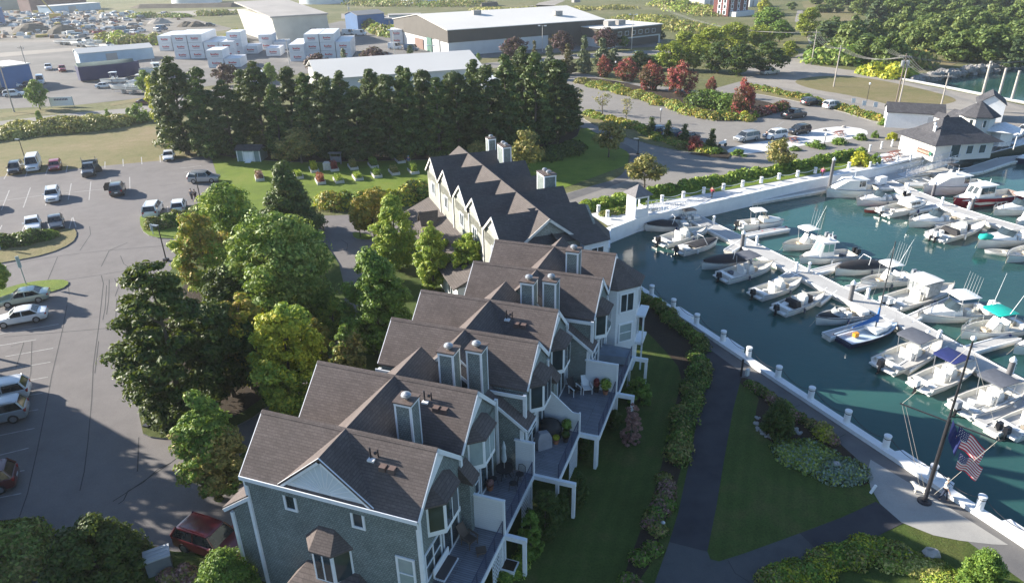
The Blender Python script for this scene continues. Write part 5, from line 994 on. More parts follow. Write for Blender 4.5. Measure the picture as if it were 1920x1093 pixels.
    if dump:
        b = MB()
        for a, c in (((x0 - .2, -1.05, 1.0), (g3 - .25, -.97, 1.75)), ((x0 - .2, .97, 1.0), (g3 - .25, 1.05, 1.75)), ((x0 - .2, -1.0, 1.0), (x0 - .1, 1.0, 1.6)), ((g3 - .35, -1.0, 1.0), (g3 - .25, 1.0, 2.0)), ((x0 - .2, -1, .95), (g3 - .25, 1, 1.05))): b.b2(a, c)
        b.tube((g3 - .3, -1, 1.7), (g3 - .3, -1, 2.5), .04); b.tube((g3 - .3, 1, 1.7), (g3 - .3, 1, 2.5), .04); b.build('dump_bed', flat('dump_grey', (.12, .13, .14), .6, .3, 3), root)
    return root
def car_px(kind, pm, px, py, az, label, **k): return make_car(kind, pm, tuple(G(px, py, .02)), az, label, **k)
C1 = 'cars in the left car park'
car_px('suv', PK, 31, 323, 155, 'black suv at the far left of the back row, beside the white van', group=C1)
car_px('van', PW, 65, 317, 154, 'white high-roofed van in the back row', group=C1)
car_px('hatch', PR_, 105, 317, 154, 'small red hatchback right of the white van', group=C1)
car_px('pickup', PG_, 170, 326, 158, 'dark pickup truck with a raised dump bed and its door open', group=C1, dump=True, door=True)
car_px('suv', PG_, 222, 362, -22, 'dark green-grey suv in mid lot with its left door open', group=C1, door=True)
car_px('suv', PW, 101, 374, 153, 'white suv alone on the middle row of stalls', group=C1)
car_px('sedan', PW, 64, 427, 148, 'white sedan beside the grey one, facing the hedge bed', group=C1)
car_px('sedan', PG_, 107, 424, 150, 'dark grey sedan at the tip of the hedge bed', group=C1)
car_px('sedan', PW, 318, 298, 160, 'white sedan alone at the back edge of the lot under the pines', group=C1)
car_px('suv', PS, 384, 341, 86, 'silver suv parked side-on near the lawn', group=C1)
car_px('minivan', PW, 289, 400, -14, 'white van-like suv behind the island hedge, left of the two', group=C1)
car_px('hatch', PW, 337, 393, -18, 'white hatchback right of the larger white one behind the island hedge', group=C1)
car_px('sedan', PGR, 48, 566, 247, 'pale green sedan by the grass at the left edge', group=C1)
car_px('sedan', PW, 42, 603, 246, 'white sedan in front of the pale green one', group=C1)
car_px('suv', PW, -2, 752, 246, 'white suv in the shade at the left edge, upper of two', group=C1)
car_px('suv', PS, -8, 790, 246, 'silver suv in the shade at the left edge, lower of two', group=C1)
car_px('suv', PDR, -38, 922, 246, 'tail of a red suv poking in at the left edge', group=C1)
car_px('suv', PDR, 402, 1028, 112, 'dark red suv tucked in by the corner of the nearest townhouse', group=C1)
car_px('sedan', PK, -20, 395, 154, 'dark car mostly beyond the left edge', group=C1)
C2 = 'cars in the right car park'
car_px('minivan', PS, 1399, 264, 243, 'grey-blue minivan on the lower row beside the plaza', group=C2); car_px('suv', PW, 1452, 260, 246, 'white suv on the lower row with its tailgate being loaded', group=C2)
car_px('suv', PK, 1497, 251, 245, 'black suv at the right end of the lower row', group=C2); car_px('pickup', PG_, 1488, 221, 66, 'dark grey pickup parked by the planted island', group=C2)
car_px('suv', PG_, 1519, 197, 64, 'grey suv in the upper row', group=C2); car_px('suv', PW, 1561, 203, 66, 'white suv in the upper row', group=C2)
car_px('pickup', PS, 1443, 140, 66, 'silver pickup on the gravel below the dark trees', group=C2)
car_px('suv', PBL, 1240, 252, 66, 'blue car behind the first arborvitae', group=C2); car_px('suv', PBL, 1263, 257, 66, 'dark blue car between the second and third arborvitae', group=C2); car_px('hatch', PDR, 1292, 262, 66, 'red car behind the red shrub', group=C2)
car_px('suv', PW, 1922, 252, 246, 'white suv at the right edge behind the marina roofs', group=C2)
C3 = 'cars in the yard beyond the road'
for k, p, x, y, a, l in [('suv', PW, 27, 181, 70, 'white suv in front of the blue shed'), ('sedan', PW, 30, 164, 70, 'white car against the blue shed wall'), ('sedan', PK, 52, 163, 160, 'black car against the blue shed wall'), ('van', PW, 77, 157, 150, 'white van at the corner of the blue shed'), ('sedan', PW, 197, 165, 70, 'white sedan beside the trailered boat'), ('pickup', PW, 92, 131, 150, 'white pickup behind the blue shed'), ('pickup', PR_, 118, 134, 150, 'red truck beside the navy hull'),
    ('sedan', PDR, 276, 196, 80, 'dark car on the road by the yellow tree'), ('sedan', PDR, 0, 163, 70, 'red car at the left edge by the blue shed'), ('sedan', PK, 5, 175, 70, 'dark car behind the white suv at the left edge'), ('van', PW, 654, 66, 100, 'white box van near the blue building, left'), ('van', PW, 676, 67, 100, 'white box van near the blue building, right'), ('van', PW, 742, 93, 110, 'white lorry at the warehouse gable'), ('van', PBL, 772, 96, 110, 'dark lorry at the warehouse doors'),
    ('suv', PW, 240, 40, 80, 'white vehicle in the scrap yard'), ('suv', PK, 395, 50, 80, 'dark vehicle left of the pale hangar'), ('suv', PW, 874, 30, 80, 'white vehicle behind the warehouse roof'), ('suv', PK, 848, 34, 80, 'dark vehicle behind the warehouse roof'), ('suv', PBL, 1200, 106, 70, 'dark car behind the conical trees')]: car_px(k, p, x, y, a, l, group=C3)
# ================================================================== PEOPLE, DOG
SKIN = flat('skin', (.42, .26, .19), .6); HAIR = flat('hair', (.05, .035, .025), .8)
def skin_obj(name, verts, edges, radii, mat, parent, root_i=0, sub=1):
    me = bpy.data.meshes.new(name); me.from_pydata(verts, edges, []); me.materials.append(mat); o = bpy.data.objects.new(name, me); COL.objects.link(o); o.parent = parent
    sm = o.modifiers.new('skin', 'SKIN'); 
    if not me.skin_vertices: me.skin_vertices.new() if hasattr(me.skin_vertices, 'new') else None
    for i, r in enumerate(radii): d = me.skin_vertices[0].data[i]; d.radius = (r, r) if not hasattr(r, '__len__') else r; d.use_root = (i == root_i)
    s = o.modifiers.new('sub', 'SUBSURF'); s.levels = sub; s.render_levels = sub
    sm.use_smooth_shade = True
    return o
def person(px, py, az, shirt, trousers, label, stride=.0, arm=.15, hat=None, world=None, sc=1.0):
    g = world if world is not None else G(px, py, .05); root = empty('person', (g[0], g[1], g[2] if len(g) > 2 else .05), math.atan2(math.cos(R_(az)), math.sin(R_(az))), label, 'person'); root.scale = (sc,) * 3
    st = stride
    V = [(0, 0, .94), (0, 0, 1.15), (0, 0, 1.40), (0, 0, 1.50), (.01, 0, 1.62), (.01, 0, 1.70), (0, .1, .90), (st * .5, .11, .50), (st, .11, .08), (st + .13, .12, .04), (0, -.1, .90), (-st * .3, -.11, .50), (-st, -.11, .1), (-st + .12, -.12, .05),
         (0, .19, 1.40), (-arm, .25, 1.14), (-arm + .1, .26, .90), (-arm + .13, .26, .80), (0, -.19, 1.40), (arm, -.25, 1.14), (arm + .14, -.26, .93), (arm + .19, -.26, .85)]
    E = [(0, 1), (1, 2), (2, 3), (3, 4), (4, 5), (0, 6), (6, 7), (7, 8), (8, 9), (0, 10), (10, 11), (11, 12), (12, 13), (2, 14), (14, 15), (15, 16), (16, 17), (2, 18), (18, 19), (19, 20), (20, 21)]
    Rd = [.13, .125, .14, .055, .095, .075, .085, .06, .045, .04, .085, .06, .045, .04, .055, .042, .033, .03, .055, .042, .033, .03]
    skin_obj('body', V, E, Rd, SKIN, root)
    for s in (0, 1):                                  # fingers
        h = V[17 if s == 0 else 21]; vv = [h]; ee = []; rr = [.03]
        for k in range(5): vv.append((h[0] + (k - 2) * .018, h[1] + (.02 if k == 0 else 0), h[2] - (.05 if k == 0 else .085 + .008 * (2 - abs(k - 2))))); ee.append((0, k + 1)); rr.append(.009)
        skin_obj('hand', vv, ee, rr, SKIN, root)
    skin_obj('shirt', [V[i] for i in (0, 1, 2, 14, 15, 18, 19)], [(0, 1), (1, 2), (2, 3), (3, 4), (2, 5), (5, 6)], [.15, .148, .16, .072, .058, .072, .058], shirt, root, 1)
    skin_obj('trousers', [V[i] for i in (0, 6, 7, 8, 10, 11, 12)], [(0, 1), (1, 2), (2, 3), (0, 4), (4, 5), (5, 6)], [.145, .1, .075, .06, .1, .075, .06], trousers, root, 0)
    b = MB(); b.ball((-.01, 0, 1.68), (.105, .095, .1), seg=10, rings=6); b.build('hat' if hat else 'hair', hat or HAIR, root, 60)
    b = MB(); b.box((.105, 0, 1.63), (.03, .025, .04)); b.box((.095, .035, 1.66), (.02, .02, .012)); b.box((.095, -.035, 1.66), (.02, .02, .012)); b.box((.095, 0, 1.585), (.02, .05, .01)); b.build('face', SKIN, root)
    return root
cl = lambda n, c: flat('cloth_' + n, c, .85, .1, 6)
person(361, 376, 200, cl('grey', (.16, .17, .19)), cl('dark', (.03, .03, .04)), 'person in grey standing with another beside the car park lamp, left of the two')
person(368, 377, 20, cl('dark', (.03, .03, .04)), cl('maroon', (.06, .02, .03)), 'person in dark clothes standing beside the car park lamp, right of the two')
person(690, 497, 190, cl('blue', (.03, .07, .17)), cl('navy', (.02, .03, .06)), 'person in blue walking down the driveway behind the trees', .22)
person(1767, 937, 135, cl('white', (.6, .6, .6)), cl('navy', (.02, .03, .06)), 'person in a white top walking the dog by the flagpole', .2, hat=cl('cap', (.4, .36, .3)))
person(1334, 372, 60, cl('crimson', (.4, .03, .07)), cl('dark', (.03, .03, .04)), 'person in crimson on the white quay above the gangway', .2)
person(1541, 334, 240, cl('pink', (.6, .08, .2)), cl('dark', (.03, .03, .04)), 'person in bright pink by the picnic deck', .15)
person(767, 312, 200, cl('blue', (.03, .07, .17)), cl('grey', (.16, .17, .19)), 'person with a pale blue hat in the vegetable garden', .1, hat=cl('pale_blue', (.25, .4, .6)))
person(1436, 263, 60, cl('dark', (.03, .03, .04)), cl('blue', (.03, .07, .17)), 'person loading the white suv by the plaza', .1)
# white dog, mid-stride
g = G(1723, 927, .05); dog = empty('dog', (g[0], g[1], .05), math.atan2(math.cos(R_(318)), math.sin(R_(318))), 'fluffy white dog on the quay walkway beside the flagpole', 'dog')
FUR = flat('white_fur', (.62, .60, .55), .95, .1, 12, bump=.6)
V = [(-.32, 0, .50), (-.1, 0, .50), (.16, 0, .50), (.34, 0, .58), (.46, 0, .70), (.60, 0, .68), (.70, 0, .64), (-.34, .09, .40), (-.30, .1, .26), (-.40, .1, .16), (-.36, .1, .02), (-.34, -.09, .40), (-.40, -.1, .26), (-.50, -.1, .17), (-.44, -.1, .02), (.22, .09, .36), (.20, .09, .18), (.24, .09, .02), (.22, -.09, .36), (.28, -.09, .2), (.34, -.09, .02), (-.44, 0, .60), (-.56, 0, .72), (-.50, 0, .80), (.46, .07, .78), (.46, -.07, .78)]
E = [(0, 1), (1, 2), (2, 3), (3, 4), (4, 5), (5, 6), (0, 7), (7, 8), (8, 9), (9, 10), (0, 11), (11, 12), (12, 13), (13, 14), (2, 15), (15, 16), (16, 17), (2, 18), (18, 19), (19, 20), (0, 21), (21, 22), (22, 23), (4, 24), (4, 25)]
skin_obj('body', V, E, [.14, .15, .17, .12, .11, .07, .04, .09, .05, .035, .035, .09, .05, .035, .035, .07, .045, .04, .07, .045, .04, .06, .06, .05, .03, .03], FUR, dog, 1)
# ================================================================== QUAY, DOCKS, BOATS
QW = flat('quay_white', (.68, .70, .72), .7, .08, .8, bump=.1); QG = flat('quay_concrete', (.3, .3, .29), .9, .2, .5)
WLINE = -1.6
def wall_along(name, pts, th, z0, z1, mat, label, cap=None, cat='quay wall', inward=0.0):
    b = strip(pts, th, z0, z1 - z0); o = b.build(name, mat)
    if cap: c = strip(pts, th + .1, z1 + .002, .08); c.build('coping', cap, o)
    return tag(o, label, cat)
near_q = [tuple(Q(s)) for s in (-3.0, 12, 24, 36, 48, 90, 300)]
wall_along('quay_wall', near_q, .55, -3.5, .32, QW, 'low white-capped quay wall beside the walkway, with chained bollards', cap=QW)
far_q = [tuple(G(x, y)[:2]) for x, y in FW_PX]
wall_along('quay_wall', far_q, .6, -3.5, .3, QW, 'white quay wall across the harbour below the gangway', cap=QW)
wall_along('seawall', [tuple(p) for p in sw] + [(300, 215)], .8, -3, .35, QG, 'pale seawall at the upper right cove', cap=QW, cat='seawall')
for k, s in enumerate((3.2, 10.0, 27.8, 35.2)):
    b = MB(); o_ = np.array([-_qd[1], _qd[0]]); w0 = Q(s, .25); L = 2.6 if k < 2 else (4.2 if k == 2 else 2.4)
    b.prism([tuple(w0), tuple(w0 + _qd * L), tuple(w0 + _qd * (L - .2) + o_ * .75), tuple(w0 + _qd * .2 + o_ * .75)], -3.0, .34)
    tag(b.build('quay_buttress', QW), ['white wall block jutting over the water after the first bollard', 'white wall block jutting over the water after the third bollard', 'longest white wall block, behind the flagpole', 'white wall block near the right edge'][k], 'wall block')
def bollard_at(p, label, group, h=1.0, r=.235, z=.4):
    root = empty('bollard', (p[0], p[1], z), 0, label, 'bollard', group)
    b = MB(); b.lathe((0, 0, 0), [(r + .03, 0), (r + .03, .06), (r, .08), (r, h - .12), (r, h - .1)], 14); b.build('post', QW, root, 40)
    b = MB(); b.lathe((0, 0, 0), [(r + .02, h - .1), (r + .03, h - .05), (r + .02, h), (r * .5, h + .03)], 14); b.build('cap', QW, root, 40)
    b = MB(); b.lathe((0, 0, 0), [(r + .008, h - .26), (r + .012, h - .2)], 14); b.build('band', BLACK, root); return root
BS = [0.0, 3.5, 7.0, 10.6, 13.8, 17.2, 20.6, 24.0, 27.3, 30.8, 34.0, 37.6]
BL = ['bollard nearest the white turret', 'bollard after the first wall block', 'third bollard from the turret', 'bollard after the second wall block', 'bollard opposite the top of the dark path', 'bollard opposite the hedge corner', 'bollard opposite the reddish border', 'bollard opposite the round yew', 'bollard at the lower end of the reddish border', 'bollard on the long wall block behind the flagpole', 'bollard just right of the flagpole', 'bollard nearest the bottom right corner']
for s, l in zip(BS, BL): bollard_at(Q(s, .1), 'white ' + l, 'white bollards on the near quay wall')
def sag(a, b, d, r, name, mat, label=None, cat='chain', parent=None, n=8):
    a = Vector(a); b = Vector(b); pts = [a.lerp(b, i / n) - Vector((0, 0, d * 4 * (i / n) * (1 - i / n))) for i in range(n + 1)]
    m = MB(); m.path(pts, r, 5); o = m.build(name, mat, parent); return tag(o, label, cat) if label else o
for i in range(len(BS) - 1):
    a = Q(BS[i], .38); c = Q(BS[i + 1], .38); ch = sag((*a, 1.1), (*c, 1.1), .55, .022, 'chain', BLACK, 'dark chain hanging between two white bollards on the near quay', 'chain'); ch['group'] = 'chains between the bollards'
FBX = [(1122, 397), (1139, 407), (1241, 378), (1281, 371), (1319, 363), (1356, 356), (1392, 350), (1427, 343), (1460, 336), (1495, 331), (1528, 325), (1560, 320), (1591, 315)]
for i, (x, y) in enumerate(FBX): bollard_at(G(x, y, .3), 'small white bollard on the far quay, one of a row that look alike', 'white bollards on the far quay', .9, .24, .3)
for a, c in zip(FBX[2:], FBX[3:]):
    o = sag((*G(a[0], a[1], .3)[:2], 1.0), (*G(c[0], c[1], .3)[:2], 1.0), .3, .03, 'rope', QW, 'pale rope slung between far quay bollards', 'rope'); o['group'] = 'ropes between far quay bollards'
# ---- floating docks
DT = ground('dock_boards', [(0.36, 0.36, 0.355), (0.43, 0.43, 0.425), (0.49, 0.49, 0.48)], .2, 6, .85, .1, .08, bdist=.01); DF = flat('dock_float', (.55, .53, .48), .8, .25, 1.5)
def dock(pts, wd, label, name='floating_dock', group=None, z=-1.6, h=.5):
    w = [tuple(p) for p in pts]; b = strip(w, wd, z - .35, h + .3); o = b.build(name, DF)
    t = strip(w, wd + .06, z + h - .045, .08); t.build('deck_boards', DT, o)
    c = MB()
    for i in range(len(w) - 1):
        a = np.array(w[i]); e = np.array(w[i + 1]); d = (e - a) / np.linalg.norm(e - a); q = np.array([-d[1], d[0]])
        for s in (-1, 1):
            m_ = strip([tuple(a + q * s * (wd / 2 + .02)), tuple(e + q * s * (wd / 2 + .02))], .12, z + h - .18, .26); c.add(m_.v, m_.f)
    c.build('edge_board', WHITE, o); return tag(o, label, 'dock', group)
DZ = -1.1
def dp(pts): return [G(x, y, DZ)[:2] for x, y in pts]
dock(dp([(1300, 408), (1340, 428), (1395, 455), (1480, 498), (1560, 540), (1640, 576), (1700, 605), (1780, 650), (1850, 690), (1960, 750)]), 2.3, 'main floating dock running diagonally between the two nearer rows of boats', 'main_dock')
dock(dp([(1205, 402), (1290, 394), (1400, 375), (1500, 358), (1548, 350), (1640, 338), (1720, 322), (1800, 316)]), 2.6, 'floating dock hugging the far white quay wall', 'main_dock')
dock(dp([(1660, 340), (1732, 370), (1790, 392), (1850, 412), (1935, 436)]), 2.2, 'second diagonal dock between the cabin boats at the right', 'main_dock')
dock(dp([(1760, 330), (1830, 318), (1885, 300), (1960, 292)]), 2.4, 'dock under the long gangway by the marina office', 'main_dock')
FG = 'finger docks'
for a, l in [([(1330, 424), (1300, 440)], 'short finger dock beside the first white console boat'), ([(1395, 452), (1365, 470)], 'short finger dock between dark-covered boats'), ([(1398, 441), (1476, 427)], 'white finger dock carrying three red floats'),
    ([(1497, 505), (1455, 530)], 'finger dock right of the grey bimini boat'), ([(1516, 512), (1585, 495)], 'finger dock below the white pilothouse boat'), ([(1560, 542), (1530, 565)], 'finger dock between the two outboard skiffs'), ([(1592, 540), (1700, 515)], 'finger dock beside the black-covered boat at mid dock'),
    ([(1668, 595), (1550, 628)], 'white finger dock beside the sailing boat'), ([(1700, 600), (1790, 560)], 'finger dock between the canvas T-top boat and the walkaround'), ([(1765, 645), (1695, 690)], 'finger dock between the two grey-topped console boats'),
    ([(1815, 655), (1905, 630)], 'finger dock beside the teal-topped boat'), ([(1930, 745), (1838, 790)], 'finger dock beside the covered tender'), ([(1960, 765), (1858, 806)], 'finger dock nearest the bottom right boats'),
    ([(1700, 345), (1790, 345)], 'finger dock below the big canvas-covered cruiser'), ([(1775, 382), (1700, 395)], 'finger dock between small cuddy boats'), ([(1850, 408), (1760, 425)], 'finger dock beside the black-seat boat'), ([(1640, 352), (1700, 350)], 'finger dock behind the lobster boat')]: dock(dp(a), 1.0, l, 'finger_dock', FG, h=.46)
for (bx, by, ty), l in zip([(1390, 470, 438), (1592, 572, 532), (1885, 720, 676), (1640, 330, 318), (1552, 365, 300), (1747, 372, 345), (1820, 395, 372)], ['dark dock piling with white cap near the first finger docks', 'dark dock piling with white cap at mid dock', 'dark leaning-looking piling at the lower right dock', 'short white piling by the lobster boat', 'tall white piling at the bow of the lobster boat', 'white piling beside the red-hulled boat', 'white piling by the second diagonal dock']):
    g = G(bx, by, -1.6); h = max(1.8, top_h(g, ty)); root = empty('piling', (g[0], g[1], -1.6), 0, l, 'piling', 'dock pilings'); b = MB(); b.tube((0, 0, -1.5), (0, 0, h), .24, .22, 12); b.build('post', flat('piling_grey', (.12, .12, .13), .7, .2, 2), root, 40)
    b = MB(); b.lathe((0, 0, h), [(.26, -.05), (.27, .1), (.03, .42)], 12); b.build('cap', WHITE, root, 30)
for (bx, by, ty), l in zip([(1841, 181, 115), (1872, 183, 128), (1896, 190, 133)], ['tall pale piling in the cove, left of three', 'tall pale piling in the cove, middle of three', 'tall pale piling in the cove, right of three']):
    g = G(bx, by, 0); h = top_h(g, ty); root = empty('piling', (g[0], g[1], -1.6), 0, l, 'piling', 'tall pilings along the seawall'); b = MB(); b.tube((0, 0, -1), (0, 0, h + 1.6), .3, .26, 10); b.build('post', flat('piling_pale', (.38, .36, .33), .85, .15, 1), root, 40)
PE = ['white dock pedestal with a coiled hose near the first finger dock', 'white dock pedestal with hose, beside the hardtop boat', 'white dock pedestal near the second dark piling', 'white dock pedestal with a green hose', 'white dock pedestal at the sailing boat mast', 'white dock pedestal between the T-top boats', 'white dock pedestal near the teal-topped boat', 'white dock pedestal at the lower right piling', 'white dock pedestal by the red-hulled boat', 'white dock pedestal above the cuddy boat', 'white dock pedestal on the second dock', 'white dock pedestal by the grey piling']
for (x, y), l in zip([(1338, 421), (1418, 460), (1395, 462), (1516, 510), (1625, 560), (1735, 640), (1758, 640), (1895, 700), (1815, 395), (1700, 358), (1765, 385), (1492, 510)], PE):
    g = G(x, y, DZ); root = empty('dock_pedestal', (g[0], g[1], DZ), random.uniform(0, 3), l, 'dock pedestal', 'dock pedestals'); b = MB(); b.box((0, 0, .5), (.3, .26, 1.0), 0, 0, .8); b.build('cabinet', WHITE, root)
    b = MB(); b.lathe((0, 0, 1.0), [(.2, 0), (.22, .06), (.12, .2), (.02, .22)], 10); b.build('lamp_cap', WHITE, root, 40); b = MB()
    for k in range(14):
        t = k * .9; b.tube((.2, math.cos(t) * .2, .55 + math.sin(t) * .2), (.2, math.cos(t + .9) * .2, .55 + math.sin(t + .9) * .2), .025, seg=5)
    b.build('hose', flat('hose', (.3, .38, .36), .6), root)
# ---- boats
HW = flat('gelcoat_white', (.72, .72, .70), .25, .04, 1, 0, 0, .5, .3); HC = flat('gelcoat_cream', (.62, .60, .54), .4, .06, 1.2); DKB = flat('canvas_black', (.018, .018, .022), .75, .2, 3); DKG = flat('canvas_grey', (.09, .10, .125), .8, .15, 3); NAV = flat('canvas_navy', (.015, .025, .12), .7, .15, 3); TEAL = flat('canvas_teal', (.0, .36, .30), .7, .1, 3)
OB = flat('outboard_black', (.015, .016, .02), .25, .1, 3); HN = flat('hull_black', (.02, .022, .028), .25, .1, 1); HRD = flat('hull_red', (.24, .015, .03), .2, .05, 1, coat=.5); CANV = flat('canvas_white', (.66, .66, .64), .8, .06, 2); ALU = flat('polished_aluminium', (.55, .57, .6), .3, .1, 3, .8)
VINYL = flat('clear_vinyl', (.3, .32, .33), .15, .3, 4, spec=.8); BUFF = flat('seat_cushion', (.45, .38, .28), .7, .1, 3); SEABL = flat('sail_cover_blue', (.01, .12, .38), .7, .1, 3); ORNG = flat('orange_cushion', (.6, .25, .02), .7, .1, 3)
def hull(root, L, B, hb, hs, mat, stripe=None, floor=None, full=.5, cockpit=True, foredeck=.0, zf=.35):
    """hb bow height, hs stern height above the water"""
    xs = [0, .12, .3, .5, .68, .82, .92, .98, 1.0]; out = []; inn = []; top = []
    for u in xs:
        x = -L / 2 + L * u; w = B / 2 * (min(1, .9 + .35 * u) if u < .4 else max(.03, (1 - ((u - .4) / .6) ** (2.0 + full)))) ; sh = hs + (hb - hs) * u ** 1.8; kx = x - (0 if u < .9 else (u - .9) * L * .35); wl = w * (.82 - .25 * u)
        out.append([(x, -w, sh), (x, -w * .99, sh - .1), (kx, -wl, .0), (kx, 0, -.35 + .1 * u), (kx, wl, .0), (x, w * .99, sh - .1), (x, w, sh)])
        wi = max(.01, w - .16); inn.append([(x, -w, sh), (x, -wi, sh + .01), (x, -wi * .94, zf + (sh - zf) * (0 if u < .72 else (u - .72) / .28)), (x, wi * .94, zf + (sh - zf) * (0 if u < .72 else (u - .72) / .28)), (x, wi, sh + .01), (x, w, sh)])
    b = MB(); b.loft(out, 0, False, False, mf=(lambda j, i: 1 if (stripe and i in (1, 4)) else 0)); b.poly(out[0][::-1], 0); h = b.build('hull', [mat] + ([stripe] if stripe else []), root, 40)
    b = MB(); b.loft(inn, 0, False, False); i0 = inn[0]; b.poly([i0[1], i0[2], i0[3], i0[4]], 0); b.build('deck', floor or HC, root, 30)
    b = MB()                                                              # rub rail
    for s in (0, 6):
        b.path([out[j][s] for j in range(len(out))], .035, 5)
    b.build('rub_rail', flat('rub_rail', (.2, .2, .21), .6), h); return out
def outboard(root, x, y, mat, sc=1.0, tilt=.35):
    b = MB(); b.box((x - .15 * sc, y, .95 * sc), (.55 * sc, .36 * sc, .5 * sc), 0, 0, .8); o = b.build('outboard', mat, root, 50)
    b = MB(); b.box((x - .2 * sc, y, .45 * sc), (.2 * sc, .14 * sc, .7 * sc)); b.box((x + .1 * sc, y, .5 * sc), (.3, .2, .2)); b.tube((x - .2 * sc, y, .05), (x - .5 * sc, y, .05), .09, .05, 8); b.build('leg', OB, o)
def ttop(root, x, w, l, z, mat, zb=.6, slope=.0, box=False):
    b = MB()
    rr = []
    for k, (dx, dz, kk) in enumerate(((-.5, 0, .85), (-.44, .07, .97), (0, .12, 1), (.44, .07, .97), (.5, 0, .8))): rr.append([(x + dx * l, -w / 2 * kk, z + dz - .05), (x + dx * l, -w / 2 * kk, z + dz), (x + dx * l, 0, z + dz + .05), (x + dx * l, w / 2 * kk, z + dz), (x + dx * l, w / 2 * kk, z + dz - .05)])
    b.loft(rr, 0, True); o = b.build('t_top', mat, root, 30); b = MB()
    for sx in (-1, 1):
        for s in (-1, 1): b.tube((x + sx * l * .34, s * w * .36, zb), (x + sx * l * .38, s * w * .42, z), .03, seg=6)
        b.tube((x + sx * l * .38, -w * .42, z - .03), (x + sx * l * .38, w * .42, z - .03), .025, seg=5)
    b.build('t_top_frame', ALU, o); return o
def rods(root, x, z, n, w, h=2.2):
    b = MB()
    for i in range(n): y = -w / 2 + w * i / max(1, n - 1); b.tube((x, y, z), (x - .25, y, z + h), .018, .008, 5)
    b.build('rod', flat('rod', (.5, .5, .5), .5), root)
def console(root, x, w=.95, mat=None, seat=True, ws=True, zf=.35, sc=1.0):
    b = MB(); b.loft([[(x - .35, s * w / 2, zf) for s in (-1, 1)] + [(x - .35, s * w / 2, zf + 1.0 * sc) for s in (1, -1)], [(x + .25, s * w / 2, zf) for s in (-1, 1)] + [(x + .1, s * w / 2 * .9, zf + 1.05 * sc) for s in (1, -1)], [(x + .6, s * w / 2 * .8, zf) for s in (-1, 1)] + [(x + .5, s * w / 2 * .8, zf + .5 * sc) for s in (1, -1)]], 0, True); b.build('console', mat or HW, root, 20)
    if ws: b = MB(); b.loft([[(x + .15, -w * .4, zf + 1.0), (x + .15, w * .4, zf + 1.0)], [(x - .05, -w * .36, zf + 1.4), (x - .05, w * .36, zf + 1.4)]], 0, False, False); b.build('windscreen', VINYL, root)
    if seat: b = MB(); b.box((x - 1.0, 0, zf + .35), (.45, w, .7)); b.box((x - 1.22, 0, zf + .85), (.1, w, .4)); b.build('leaning_seat', HW, root)
    b = MB(); b.box((x + .85, 0, zf + .2), (.5, w * .7, .4)); b.build('cushion', BUFF, root)
def cover(root, L, B, x0, x1, mat, peak=.5, zb=.75, hb=.95):
    rr = []
    for k in range(8):
        u = k / 7; x = x0 + (x1 - x0) * u; uu = (x + L / 2) / L; w = B / 2 * (1.0 if uu < .4 else max(.05, 1 - ((uu - .4) / .6) ** 2.4)) ; z = zb + (hb - zb) * uu ** 1.8; p = peak * math.sin(math.pi * min(1, max(0, .12 + .76 * u))) + random.uniform(-.03, .05)
        rr.append([(x, -w - .02, z - .06), (x, -w * .8, z + p * .55), (x, -w * .3, z + p), (x, w * .3, z + p), (x, w * .8, z + p * .55), (x, w + .02, z - .06)])
    b = MB(); b.loft(rr, 0, True); b.build('cover', mat, root, 50)
def bowrail(root, L, B, hb, hs):
    b = MB(); pl = []
    for u in (.62, .75, .87, .96, 1.0): pl.append((u, B / 2 * max(.03, (1 - ((u - .4) / .6) ** 2.4)) - .08))
    for s in (-1, 1):
        pts = [(-L / 2 + L * u, s * w, hs + (hb - hs) * u ** 1.8 + .45) for u, w in pl]; b.path(pts, .02, 5)
        for (u, w), p in zip(pl, pts): b.tube(p, (p[0], p[1], p[2] - .47), .016, seg=5)
    b.build('bow_rail', ALU, root)
